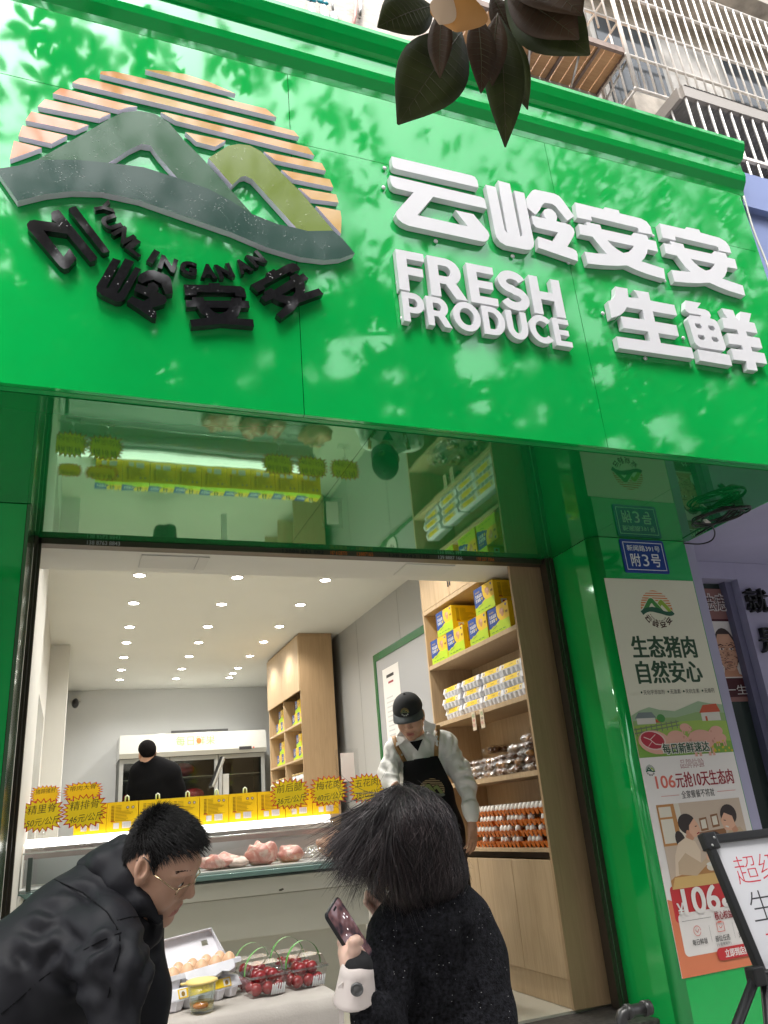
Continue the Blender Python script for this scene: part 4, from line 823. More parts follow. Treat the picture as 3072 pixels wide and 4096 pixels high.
translucent(LEAFM, (0.10, 0.13, 0.02), 0.3); translucent(LEAFB, (0.16, 0.07, 0.03), 0.3)
VEIN = mat('leaf_vein', (0.085, 0.075, 0.03), 0.5)
BUD = mat('orange_brown_bud', (0.42, 0.20, 0.05), 0.45, var=(5, 0.8, 1.15)); BUDL = mat('pale_bud_scale', (0.55, 0.40, 0.27), 0.5)
mag = thing('magnolia_tree', 'magnolia tree with big dark leaves hanging into the top of the view', 'tree', (-0.3, -2.4, 0))
def leaf(m, base, tip, w, nrm, fold=0.16, droop=0.06, mi=0, nseg=8, waist=0.42):
    """pointed leaf blade folded along its midrib"""
    base, tip = Vector(base), Vector(tip); ax = tip - base; L = ax.length; ax.normalize(); nrm = Vector(nrm); sd = ax.cross(nrm).normalized(); nn = sd.cross(ax).normalized(); vs = []
    for i in range(nseg + 1):
        t = i / nseg; ww_ = w * 0.5 * ((math.sin(math.pi * t ** (0.9 + 0.4 * waist)) ** 0.85) * (1.0 - 0.25 * t ** 6) if 0 < t < 1 else 0.03)
        c = base + ax * (L * t) - nn * (droop * L * (2 * t - 1) ** 2)
        up = nn * (fold * ww_)
        vs += [c - sd * ww_ + up, c - sd * ww_ * 0.5 + up * 0.35, c, c + sd * ww_ * 0.5 + up * 0.35, c + sd * ww_ + up]
    fs = []
    for i in range(nseg):
        for k in range(4): fs.append((i * 5 + k, i * 5 + k + 1, (i + 1) * 5 + k + 1, (i + 1) * 5 + k))
    return m.add(vs, fs, mi, True)
def bigleaf(base, tip, t0, t1, w, mt, tilt=0.0, name='leaf', fold=0.15, droop=0.05, waist=0.5):
    a, b = PT(*base, t0), PT(*tip, t1); nrm = (-FC + RC * tilt).normalized()
    m = MB(); leaf(m, a, b, 0.86 * w * (t0 + t1) / 2 / F, nrm, fold, droop, 0, 14, waist)
    rib = [(Vector(m.v[i * 5 + 2]) + nrm * 0.0006) for i in range(15)]
    o = m.build(name, mt, mag); md = o.modifiers.new('thickness', 'SOLIDIFY'); md.thickness = 0.0012
    r2 = MB().tube(rib, [0.0011 - 0.00006 * i for i in range(15)], 6); sd = (b - a).normalized().cross(nrm).normalized()
    for i in range(2, 13):
        for s_ in (0, 4):
            e = Vector(m.v[min(14, i + 1) * 5 + s_]); c_ = rib[i]; r2.tube([c_, c_.lerp(e, 0.5) + nrm * 0.0006, c_.lerp(e, 0.9) + nrm * 0.0008], [0.0004, 0.0003, 0.0001], 4)
    r2.build('leaf_vein', VEIN, o); return o
bigleaf(A(1185, 20), A(776, 172), 1.50, 1.40, 225, LEAFM, 0.3, fold=0.05)
bigleaf(A(1225, 30), A(1212, 555), 1.45, 1.43, 118, LEAFB, -0.2)
bigleaf(A(1400, 190), A(928, 872), 1.52, 1.40, 330, LEAFM, 0.2, fold=0.10)
bigleaf(A(1500, 60), A(1535, 660), 1.44, 1.40, 150, LEAFB, 0.3)
bigleaf(B(70, 40), B(118, 834), 1.50, 1.42, 195, LEAFM, 0.1)
bigleaf(B(60, 60), B(10, 520), 1.46, 1.44, 130, LEAFB, -0.2)
bigleaf(B(110, 150), B(232, 636), 1.56, 1.55, 118, LEAFM, -0.4)
bigleaf(B(90, -60), B(600, 300), 1.54, 1.46, 300, LEAFM, -0.3, fold=0.05)
bigleaf(B(110, -70), B(540, 210), 1.49, 1.44, 270, LEAFB, -0.1)
bigleaf(B(150, -220), B(560, 60), 1.50, 1.42, 330, LEAFB, 0.1)
bigleaf(A(1600, -60), B(185, 300), 1.6, 1.58, 150, LEAFB, 0.2)
a = PT(*A(1390, -90), 1.38); b = PT(*A(1335, 232), 1.40)
m = MB(); leaf(m, a, b, 240 * 1.39 / F, -FC, -0.35, 0.06, 0, 12, 0.55); m.build('bud_scale', BUD, mag)
a = PT(*A(1300, -60), 1.36); b = PT(*A(1215, 178), 1.37)
m = MB(); leaf(m, a, b, 120 * 1.37 / F, -FC + RC * 0.4, -0.4, 0.05, 0, 10, 0.55); m.build('bud_scale', BUDL, mag)
hub = PT(*A(1480, -60), 1.52)
LP = [Vector((-0.3, -2.4, 0)), Vector((-0.28, -2.36, 1.4)), Vector((-0.2, -2.25, 2.6)), Vector((-0.05, -2.0, 3.8)), Vector((0.1, -1.7, 5.2)), Vector((0.2, -1.6, 7.0))]
MB().tube(smooth(LP, 5), [0.16 - 0.0045 * k for k in range(26)], 12).build('trunk', BARK, mag)
m = MB().tube(smooth([LP[3], Vector((0.2, -0.6, 3.7)), Vector((0.5, 0.3, 3.5)), hub + Vector((0.02, 0, 0.25)), hub], 6), [0.055 - 0.0019 * k for k in range(25)], 8)
for e in ((1.6, 0.2, 6.6), (-0.6, 0.3, 6.4), (3.0, -1.6, 6.6), (-1.6, -2.2, 7), (0.6, -3.6, 7.4), (2.2, -2.8, 8.2), (5.0, -2.4, 7.2)):
    e = Vector(e); s0 = LP[4]; m.tube(smooth([s0, s0.lerp(e, 0.4) + Vector((0, 0, 0.35)), e], 6), [0.06 - 0.0038 * k for k in range(13)], 7)
m.build('limbs', BARK, mag)
# crown: leaves scattered through a volume in front of the sign, thin above and dense below
def refl(u, v, k):
    q = PY(u, v, D); d = q - CAM; return q + Vector((d.x, -d.y, d.z)) * (k - 1)
_ph = [(rng.uniform(0, 6.28), rng.uniform(0, 6.28)) for _ in range(6)]
def clump(x, y, z, s):
    v = 0
    for i, (p1, p2) in enumerate(_ph):
        f = s * (0.7 + 0.5 * i); v += math.sin(f * (x + 0.6 * y) + p1 + 1.3 * math.sin(f * 0.7 * z + p2)) * math.cos(f * (z - 0.4 * x) + p2) / (1 + 0.5 * i)
    return v / 2.2
def sstep(a, b, x): t = min(1, max(0, (x - a) / (b - a))); return t * t * (3 - 2 * t)
crown = [MB(), MB()]
def rleaf(c, L):
    a = rng.uniform(0, 6.28); dr = rng.uniform(-1.0, 0.35); d = Vector((math.cos(a), math.sin(a), dr)).normalized(); nr = Vector(rng.normal(size=3)).normalized()
    leaf(crown[int(rng.random() < 0.3)], c - d * L / 2, c + d * L / 2, L * rng.uniform(0.34, 0.46), nr, 0.12, 0.04, 0, 4)
def whorl(c, L, n):
    for i in range(n):
        a = i * 6.28 / n + rng.uniform(-0.3, 0.3); d = Vector((math.cos(a), math.sin(a), rng.uniform(-0.9, 0.5))).normalized()
        leaf(crown[int(rng.random() < 0.3)], c + d * 0.02, c + d * L * rng.uniform(0.8, 1.1), L * 0.42, Vector((d.x * 0.3, d.y * 0.3, 1)), 0.12, 0.05, 0, 5)
for u, v, k in ((130, 110, 1.62), (215, 170, 1.66), (300, 80, 1.60), (330, 200, 1.68), (250, 290, 1.7), (390, 250, 1.65), (180, 340, 1.72), (440, 330, 1.7), (560, 150, 1.75), (640, 240, 1.75), (530, 230, 1.8), (900, 240, 1.8), (1010, 320, 1.85), (1150, 300, 1.9), (1380, 500, 1.9), (1480, 560, 1.95), (1300, 420, 1.9), (1210, 600, 2.0), (1330, 680, 2.0), (1560, 640, 2.0), (2030, 740, 2.0), (1460, 780, 2.1)):
    whorl(refl(u, v, k), 0.20, 8)
HOLES = [(rng.uniform(-200, 3200), rng.uniform(950, 1880), rng.uniform(25, 90), rng.uniform(25, 80)) for _ in range(60)] + [(1380, 1400, 110, 90), (1900, 1430, 120, 110), (1250, 1150, 60, 50), (2000, 1280, 140, 50), (2420, 1500, 60, 70), (2660, 1720, 90, 90), (620, 1330, 50, 40), (350, 1180, 60, 40), (1750, 1160, 110, 60), (2300, 1240, 60, 90)]
N = 0
while N < 21000:
    u, v = rng.uniform(-500, 3600), rng.uniform(-150, 1950); low = sstep(780 + 0.10 * u - 120 * math.sin(u / 500), 1250 + 0.08 * u, v)
    right = sstep(1900, 2400, u) * sstep(400, 620, v) * 0.34
    k = rng.uniform(2.1, 3.4); c = refl(u, v, k); dens = 0.03 + right + 0.97 * low
    if v < 300: dens *= 0.5
    if any(((u - hu) / ha) ** 2 + ((v - hv) / hb) ** 2 < rng.uniform(0.5, 1.1) for hu, hv, ha, hb in HOLES): continue
    cl = clump(c.x, c.y, c.z, 1.5)
    if rng.random() > dens * sstep(-0.55 - 0.55 * low, 0.25 - 0.75 * low, cl): continue
    rleaf(c, rng.uniform(0.19, 0.29)); N += 1
for n_ in range(1500):   # the rest of the crown, over the pavement and behind the viewer
    a = rng.uniform(0, 6.28); r_ = math.sqrt(rng.random()) * 3.0; rleaf(Vector((0.2 + r_ * math.cos(a), -2.6 + r_ * math.sin(a) * 0.8, rng.uniform(5.2, 8.8))), 0.2)
crown[0].build('crown', LEAFM, mag); crown[1].build('brown_foliage', LEAFB, mag)
# unseen building added across the road to darken reflections in the glossy pillars
ob = thing('added_opposite_building', 'unseen grey building added across the road to darken the green pillar reflections', 'building', (0, -18, 0))
m = MB().box((-40, -19, 0), (40, -17, 14)); m.build('wall', mat('grey_render', (0.16, 0.16, 0.15), 0.8, var=(0.6, 0.6, 1.3)), ob)
# ================================================================== shop interior: shell
def clear(name, tint=(1, 1, 1), gloss=0.04, refl=1.0, ior=1.45):
    """thin clear sheet: transparent, with a Fresnel reflection"""
    if name in _mc: return _mc[name]
    m = bpy.data.materials.new(name); m.use_nodes = True; t = m.node_tree; t.nodes.clear()
    o = t.nodes.new('ShaderNodeOutputMaterial'); x = t.nodes.new('ShaderNodeMixShader'); tr = t.nodes.new('ShaderNodeBsdfTransparent'); g = t.nodes.new('ShaderNodeBsdfGlossy'); fr = t.nodes.new('ShaderNodeLayerWeight'); pw = t.nodes.new('ShaderNodeMath'); pw.operation = 'POWER'; pw.inputs[1].default_value = 4; mr = t.nodes.new('ShaderNodeMapRange'); mr.inputs['To Min'].default_value = ((ior - 1) / (ior + 1)) ** 2; mr.inputs['To Max'].default_value = 0.85
    tr.inputs[0].default_value = (*tint, 1); g.inputs['Roughness'].default_value = gloss; g.inputs[0].default_value = (refl, refl, refl, 1); fr.inputs[0].default_value = 0.5
    L = t.links; L.new(fr.outputs['Facing'], pw.inputs[0]); L.new(pw.outputs[0], mr.inputs['Value']); L.new(mr.outputs[0], x.inputs[0]); L.new(tr.outputs[0], x.inputs[1]); L.new(g.outputs[0], x.inputs[2]); L.new(x.outputs[0], o.inputs[0])
    _mc[name] = m; return m
GLASS = clear('clear_glass', (0.93, 0.97, 0.95)); FILM = clear('clear_plastic', (0.94, 0.94, 0.94), 0.10, 1.0, 1.7); ACR = clear('clear_acrylic', (0.96, 0.96, 0.96), 0.03)
YI, YB = 4.06, 12.34
S = 'structure'
tag(MB().box((-0.5, YI + 0.40, CEIL), (XW + 0.15, YB + 0.15, CEIL + 0.1)).build('shop_ceiling', CEILP), kind=S)
w_ = tag(MB().box((XW, YI, 0.1), (XW + 0.14, YB, CEIL - 0.002)).build('right_shop_wall', GWALL), 'grey panelled side wall of the shop on the right', 'wall')
tag(MB().box((-0.47, 6.0, 0.1), (-0.31, YB, CEIL - 0.002)).box((-0.47, YI + 0.002, 0.1), (-0.252, 5.998, CEIL - 0.002)).box((-0.309, 9.3, FLOOR), (-0.107, 9.9, CEIL - 0.002)).build('left_shop_wall', WPAINT), 'white side wall of the shop on the left with a column', 'wall')
tag(MB().box((-0.306, YB + 0.002, 0.1), (XW - 0.004, YB + 0.14, CEIL - 0.002)).build('back_shop_wall', BWALL), 'pale grey back wall of the shop behind the fridge', 'wall')
bk = thing('bulkhead', 'white lowered ceiling strip just inside the doorway', 'bulkhead', (1.3, 4.25, 2.78))
MB().box((-0.251, YI, 2.78), (XW - 0.003, 4.454, CEIL + 0.09)).build('panel', WPAINT, bk)
m = MB().box((0.28, 4.14, 2.774), (0.645, 4.36, 2.779)); m.build('air_vent', mat('vent_grey', (0.52, 0.51, 0.48), 0.5), bk)
MB().box((0.585, 4.142, 2.7725), (0.588, 4.358, 2.7738)).build('vent_joint', mat('joint_grey', (0.22, 0.22, 0.21), 0.5), bk)
m = MB().box((1.83, 4.12, 2.774), (2.16, 4.34, 2.779)); m.build('access_panel', CEILP, bk)
# faint panel joints of the grey wall
m = MB()
for y in (5.62, 6.85, 8.1): m.box((XW - 0.0015, y, FLOOR), (XW + 0.01, y + 0.004, CEIL - 0.01))
m.build('panel_joint', mat('joint_grey', (0.22, 0.22, 0.21), 0.5), w_, local=True)
# ------------------------------------------------------------------ downlights
LEDM = mat('led_diffuser', (1, 1, 1), 0.5, emit=((1.0, 0.97, 0.90), 14)); RING = mat('downlight_ring', (0.75, 0.75, 0.74), 0.35)
def downlight(): 
    t = thing('downlight', 'x', 'ceiling light', (0, 0, CEIL), 'downlights in the shop ceiling')
    MB().lathe((0, 0, 0), [(0.046, -0.006), (0.050, -0.010), (0.055, -0.006), (0.057, -0.001)], 20).build('ring', RING, t, local=True)
    MB().lathe((0, 0, 0), [(0.0, -0.0075), (0.045, -0.007)], 20).build('diffuser', LEDM, t, local=True)
    ld = bpy.data.lights.new('lamp', 'SPOT'); ld.energy = 14; ld.color = (1, 0.97, 0.925); ld.spot_size = math.radians(140); ld.spot_blend = 0.7; ld.shadow_soft_size = 0.05
    lo_ = bpy.data.objects.new('lamp', ld); link(lo_, t); lo_.location = (0, 0, -0.03)
    return t
rows = [[2.34, 2.75, 3.153, 3.573, 4.019, 4.371, 4.755, 5.129, 5.469], [2.34, 2.75, 3.144, 3.568, 4.002, 4.369, 4.74, 5.122, 5.462], [2.34, 2.75, 3.145, 3.555, 3.99, 4.352, 4.739, 5.118, 5.307, 5.459]]
cols = [[.205, .207, .208, .215, .226, .233, .242, .25, .258], [.605, .605, .605, .611, .613, .619, .616, .62, .623], [.99, .99, .996, .991, .991, .987, .984, .983, .982, .986]]
ORD = ['first', 'second', 'third', 'fourth', 'fifth', 'sixth', 'seventh', 'eighth', 'ninth', 'tenth', 'eleventh', 'twelfth']
dl = None
for ci in range(3):
    for ri, (a, b) in enumerate(zip(cols[ci], rows[ci])):
        lab = f'round ceiling downlight, {ORD[ri]} from the doorway in the {("left", "middle", "right")[ci]} row'
        h = CEIL - 1.35; loc = (a * h, b * h, CEIL)
        if dl is None: dl = downlight(); dl.location = loc; dl['label'] = lab
        else: dup(dl, loc, label=lab)

# ------------------------------------------------------------------ egg gift boxes
YB_ = mat('carton_yellow', (0.86, 0.58, 0.010), 0.4, var=(3, 0.95, 1.03)); BXB = flat('print_box_blue', (0.012, 0.055, 0.26)); BXG = flat('print_box_lime', (0.42, 0.58, 0.01)); BXY = flat('print_box_gold', (0.72, 0.47, 0.015)); EGGB = flat('print_egg_brown', (0.50, 0.25, 0.11)); BXT = flat('print_box_text', (0.24, 0.13, 0.004)); BXW = flat('print_sticker_white', (0.66, 0.64, 0.60)); BXR = flat('print_box_red', (0.55, 0.07, 0.02))
def front_art(p, w, h):
    """printed front: blue flag left, gold disc with eggs, lime lower part"""
    p.rect(0, 0, w, h, BXY); p.poly([(0, 0), (w, 0), (w, 0.42 * h), (0.75 * w, 0.40 * h), (0.6 * w, 0.44 * h), (0.42 * w, 0.36 * h), (0, 0.24 * h)], BXG)
    p.poly([(0, 0.28 * h), (0.1 * w, 0.27 * h), (0.22 * w, 0.33 * h), (0.33 * w, 0.33 * h), (0.44 * w, 0.40 * h), (0.58 * w, 0.46 * h), (0.48 * w, 0.62 * h), (0.44 * w, 0.8 * h), (0.46 * w, h), (0, h)], BXB)
    p.ell(0.70 * w, 0.70 * h, 0.25 * w, 0.30 * h, BXY); p.ell(0.64 * w, 0.74 * h, 0.07 * w, 0.10 * h, SKN2, 20); p.ell(0.71 * w, 0.68 * h, 0.075 * w, 0.16 * h, EGGB, -10); p.ell(0.72 * w, 0.76 * h, 0.055 * w, 0.07 * h, SKN)
    p.text('云岭安安', 0.07 * w, 0.80 * h, 0.24 * w, 0.07 * h, BXY); p.text('生态品质', 0.07 * w, 0.62 * h, 0.34 * w, 0.13 * h, BXW, 0.02); p.text('生食蛋', 0.07 * w, 0.46 * h, 0.26 * w, 0.13 * h, BXW, 0.02)
    p.ell(0.40 * w, 0.53 * h, 0.04 * w, 0.055 * h, YEL); p.ell(0.90 * w, 0.90 * h, 0.035 * w, 0.05 * h, BXB); p.rect(0.86 * w, 0.6 * h, 0.96 * w, 0.68 * h, BXT)
    for k in range(4): p.rect((0.12 + k * 0.18) * w, 0.10 * h, (0.24 + k * 0.18) * w, 0.125 * h, P_MG)
    p.line([((0.2 + 0.03 * k) * w, (0.225 + 0.01 * k) * h) for k in range(8)], 0.008 * h / 0.185 * 0.5, P_MG)
def side_art(p, w, h):
    for k in range(11):
        y = (0.86 - k * 0.048) * h; p.rect(0.14 * w, y, 0.235 * w, y + 0.022 * h, BXT); p.rect(0.27 * w, y + 0.004 * h, (0.36 + 0.42 * random.random() * (k > 3) + 0.1) * w, y + 0.016 * h, BXT)
    p.rect(0.13 * w, 0.345 * h, 0.26 * w, 0.375 * h, BXR); p.rect(0.3 * w, 0.36 * h, 0.85 * w, 0.366 * h, BXT)
def box_thing(w, d, h, label, group, holes=False, sideart=True):
    """front printed on the -X side (as on the shelf), text side on -Y; origin at the base centre"""
    t = thing('egg_gift_box', label, 'gift box', (0, 0, 0), group)
    m = MB().box((-d / 2, -w / 2, 0), (d / 2, w / 2, h)); m.build('box', YB_, t, local=True, bevel=0.003)
    p = Pic((-d / 2 - 0.0006, w / 2, 0), -Y3, Z3, 0.0002); front_art(p, w, h); o = p.build('front_print', None); o.parent = t
    p = Pic((-d / 2, -w / 2 - 0.0006, 0), X3, Z3, 0.0002); side_art(p, d, h); p.rect(0.18 * d, 0.08 * h, 0.36 * d, 0.28 * h, BXW); p.ell(0.27 * d, 0.18 * h, 0.04 * d, 0.05 * h, BXR); p.rect(0.5 * d, 0.12 * h, 0.75 * d, 0.28 * h, FATP); o = p.build('side_print', None); o.parent = t
    return t
# ------------------------------------------------------------------ near shelf cabinet
cab1 = thing('shelf_cabinet', 'tall oak shelf cabinet just inside the doorway with egg boxes and egg trays', 'cabinet', (2.7, 4.8, FLOOR))
FX, BX_ = 2.52, XW - 0.003; Y0c, Y1c = 4.10, 5.44
def brd(name, a, b, mt=WOOD, par=cab1): return MB().box(a, b).build(name, mt, par, bevel=0.0015)
brd('side_panel', (FX, Y0c - 0.022, FLOOR + 0.002), (BX_, Y0c, 2.776), WOODB); brd('side_panel', (FX, Y1c, FLOOR + 0.002), (BX_, Y1c + 0.022, CEIL - 0.004))
brd('back_panel', (BX_ - 0.012, Y0c + 0.002, FLOOR + 0.08), (BX_ - 0.001, Y1c - 0.002, 2.774))
S1, S2, S3, S4 = 2.40, 1.97, 1.535, 1.115
for z in (S1, S2, S3): brd('shelf', (FX + 0.002, Y0c + 0.001, z - 0.03), (BX_ - 0.013, Y1c - 0.001, z))
brd('shelf', (FX + 0.002, Y0c + 0.001, S4 - 0.022), (BX_ - 0.013, Y1c - 0.001, S4))
brd('top_rail', (FX + 0.001, 4.458, 2.80), (BX_ - 0.013, Y1c - 0.001, 2.832))
for a, b in ((4.46, 4.948), (4.952, 5.438)):
    d_ = brd('cupboard_door', (FX, a, 2.834), (FX + 0.018, b, CEIL - 0.006))
    MB().box((FX - 0.003, b - 0.03 if a < 4.5 else a + 0.0, 2.90), (FX - 0.0005, b - 0.012 if a < 4.5 else a + 0.016, 3.12)).build('handle', BLACKP, d_)
brd('recess', (FX + 0.06, Y0c + 0.002, S4 - 0.06), (BX_ - 0.014, Y1c - 0.002, S4 - 0.024), mat('cabinet_shadow_gap', (0.10, 0.07, 0.045), 0.7))
for k in range(3): a = Y0c + 0.002 + k * 0.446; brd('cupboard_door', (FX, a, 0.47), (FX + 0.018, a + 0.442, S4 - 0.062))
brd('plinth', (FX + 0.012, Y0c + 0.002, FLOOR + 0.002), (FX + 0.03, Y1c - 0.002, 0.466))
bx = None
spots = [(4.325, S1, 'right end of lower row'), (4.605, S1, 'third from left in lower row'), (4.965, S1, 'second from left in lower row'), (5.255, S1, 'left end of lower row'), (4.47, S1 + 0.183, 'right of two upper'), (5.11, S1 + 0.183, 'left of two upper')]
for y, z, wh in spots:
    lab = f'yellow egg gift box on the near top shelf, {wh}'
    loc = (FX + 0.135 + random.uniform(0, 0.008), y, z)
    if bx is None: bx = box_thing(0.276, 0.25, 0.181, lab, 'egg gift boxes on the near shelf'); bx.location = loc
    else: dup(bx, loc, random.uniform(-0.02, 0.02), lab)
# ------------------------------------------------------------------ pulp egg cartons
PULP = mat('white_egg_pulp', (0.72, 0.72, 0.76), 0.8, var=(20, 0.92, 1.05), bump=(70, 0.25, 0.002)); YLB = mat('yellow_carton_label', (0.74, 0.50, 0.01), 0.4)
def carton_mesh(L, Wd, lid=True):
    m = MB(); hb = 0.038
    m.box((-L / 2, -Wd / 2, hb), (L / 2, Wd / 2, hb + 0.004))
    M4 = Matrix.Rotation(math.radians(45), 3, 'Z')
    for i in range(5):
        for j in (-1, 1):
            c = ((i - 2) * L / 5.2, j * Wd / 4.1, 0); m.lathe(c, [(0.020, 0.0), (0.026, 0.006), (0.034, hb - 0.001)], 8, 0, Matrix.Rotation(math.radians(22.5), 3, 'Z'), False)
    return m
def carton(label, group, L=0.29, Wd=0.115):
    """closed carton; long side along local X, label on the -Y slope"""
    t = thing('egg_carton', label, 'egg carton', (0, 0, 0), group)
    carton_mesh(L, Wd).build('tray', PULP, t, local=True)
    z0, z1 = 0.0425, 0.077; i = 0.009; m = MB()
    vs = [(-L / 2, -Wd / 2, z0), (L / 2, -Wd / 2, z0), (L / 2, Wd / 2, z0), (-L / 2, Wd / 2, z0), (-L / 2 + i, -Wd / 2 + i, z1), (L / 2 - i, -Wd / 2 + i, z1), (L / 2 - i, Wd / 2 - i, z1), (-L / 2 + i, Wd / 2 - i, z1)]
    m.add(vs, [(0, 1, 5, 4), (1, 2, 6, 5), (2, 3, 7, 6), (3, 0, 4, 7), (4, 5, 6, 7)]); m.build('lid', PULP, t, local=True, bevel=0.004)
    o_, uy = Vector((-L / 2 + 0.03, -Wd / 2 + 0.002, z0 + 0.001)), Vector((0, i, z1 - z0)).normalized(); n_ = Vector((0, -1, 0.26)).normalized()
    p = Pic(o_ + n_ * 0.003, X3, uy, 0.0003); w, h = L - 0.075, 0.033
    p.rect(0, 0, w, h, YLB); p.rect(0.005, 0.004, 0.032, h - 0.004, BXW); p.rect(w - 0.032, 0.004, w - 0.005, h - 0.004, BXW); p.ell(0.019, 0.015, 0.007, 0.009, BXT); p.ell(w - 0.019, 0.015, 0.007, 0.009, BXT); p.text('生态蛋', w * 0.42, 0.011, 0.045, 0.012, BXT)
    o = p.build('label_print', None); o.parent = t
    return t
ct = None; STN = ['rightmost', 'third', 'second', 'leftmost']
for si, (y, x) in enumerate(((4.265, 2.60), (4.523, 2.595), (4.83, 2.595), (5.16, 2.60))):
    for k, lv in enumerate(('bottom', 'middle', 'top')):
        st = 'rightmost stack' if si == 0 else 'leftmost stack' if si == 3 else f'{("", "second stack from right", "second stack from left")[si]}'
        lab = f'yellow labelled egg carton on the oak shelf, {lv} of {st}'
        loc = (x + random.uniform(-0.006, 0.006), y + random.uniform(-0.006, 0.006), S2 + k * 0.0765 + 0.001)
        if ct is None: ct = carton(lab, 'egg cartons stacked on the near shelf'); ct.location = loc; ct.rotation_euler = (0, 0, math.radians(-90))
        else: dup(ct, loc, math.radians(-90) + random.uniform(-0.04, 0.04), lab)
# two hanging price tickets on the shelf edge
for y, x_, lab, c_ in ((4.80, 0, 'small paper price ticket hanging from the egg carton shelf, the left one', MR), (4.68, 1, 'small paper price ticket hanging from the egg carton shelf, the right one', MK)):
    t = thing('price_ticket', lab, 'price ticket', (FX - 0.004, y, S2 - 0.03), 'paper tickets on the shelf edge'); 
    MB().box((FX - 0.004, y - 0.026, S2 - 0.125), (FX - 0.002, y + 0.026, S2 - 0.004)).build('card', mat('ticket_card', (0.62, 0.52, 0.38), 0.6), t)
    p = Pic((FX - 0.0045, y + 0.024, S2 - 0.12), -Y3, Z3, 0.0002); p.text('鸡蛋', 0.006, 0.078, 0.036, 0.024, P_MG); p.text('10枚', 0.006, 0.05, 0.034, 0.02, c_); p.text('19元', 0.006, 0.018, 0.034, 0.024, MR); p.build('handwriting', t)
p = Pic((BX_ - 0.0125, 4.30, 1.80), -Y3, Z3); 
ln = thing('shelf_lettering', 'dark lettering printed on the inside of the oak cabinet above the bags', 'lettering', (BX_ - 0.013, 4.3, 1.8))
p.text('红油卤味', 0.0, 0.04, 0.14, 0.03, BXT); p.text('真空装', 0.02, 0.0, 0.11, 0.028, BXT); p.build('print', ln)
# ------------------------------------------------------------------ vacuum packed braised meat
BRA = [mat('braised_meat_%s' % n, c, 0.22, ior=1.6, var=(22, 0.35, 1.5), bump=(45, 0.9, 0.012)) for n, c in (('dark', (0.13, 0.05, 0.02)), ('amber', (0.36, 0.16, 0.035)), ('brown', (0.22, 0.10, 0.05)), ('pale', (0.40, 0.25, 0.15)))]
FILMB = clear('crinkled_vacuum_film', (0.95, 0.95, 0.95), 0.22, 1.0, 1.5)
def pack(loc, rz, s, mt, label, seed):
    r_ = np.random.default_rng(seed); t = thing('vacuum_pack', label, 'vacuum pack', loc, 'vacuum packed meat on the third shelf'); t.rotation_euler = (0, 0, rz)
    m = MB()
    for i in range(7):
        c = Vector((r_.uniform(-0.06, 0.06), r_.uniform(-0.045, 0.045), 0.020 + r_.uniform(-0.004, 0.008))) * s; m.ell(c, 0.030 * s * r_.uniform(0.7, 1.3), 0.024 * s * r_.uniform(0.7, 1.3), 0.019 * s, 10, 7)
    m.build('meat', mt, t, local=True)
    nx, ny = 14, 10; vs = []
    for sgn in (1, -1):
        for j in range(ny + 1):
            for i in range(nx + 1):
                x, y = (i / nx - 0.5) * 0.22 * s, (j / ny - 0.5) * 0.16 * s; e = max(0, 1 - (abs(x) / (0.11 * s)) ** 2.4) * max(0, 1 - (abs(y) / (0.08 * s)) ** 2.4)
                z = 0.021 * s + sgn * (0.003 + 0.023 * s * e ** 0.5) + 0.006 * r_.normal() * (1 - 0.3 * e); vs.append((x, y, max(0.002, z)))
    k0 = (nx + 1) * (ny + 1); fs = []
    for b in (0, k0):
        for j in range(ny):
            for i in range(nx): q_ = b + j * (nx + 1) + i; fs.append((q_, q_ + 1, q_ + nx + 2, q_ + nx + 1))
    MB().add(vs, fs, 0, False).build('film', FILMB, t, local=True)
PKW = ['bottom', 'second', 'third', 'top']
sd = 0; pcol = ['nearest the cabinet side panel', 'second from the side panel', 'third from the side panel', 'fourth from the side panel', 'farthest from the side panel']
for ci, (y, nl) in enumerate(((4.20, 5), (4.37, 4), (4.56, 3), (4.76, 3), (4.96, 3))):
    for k in range(nl):
        for xi, xo in enumerate((0.07, 0.22)):
            if xi == 1 and k != nl - 1: continue
            sd += 1
            lv = ['lowest', 'second from below', 'third from below', 'fourth from below', 'highest'][k] if xi == 0 else 'back of top layer'
            lab = f'vacuum pack of braised meat, {lv}, column {pcol[ci]}'
            pack((FX + xo + random.uniform(-0.01, 0.012), y + random.uniform(-0.02, 0.02), S3 + 0.001 + k * 0.041), 1.57 + random.uniform(-0.5, 0.5), random.uniform(0.88, 1.05), BRA[(sd * 7 + ci) % 4], lab, sd)
pack((FX + 0.26, 5.02, S3 + 0.165), 1.4, 1.2, BRA[0], 'dark vacuum pack lying loose at the back of the meat shelf', 99)
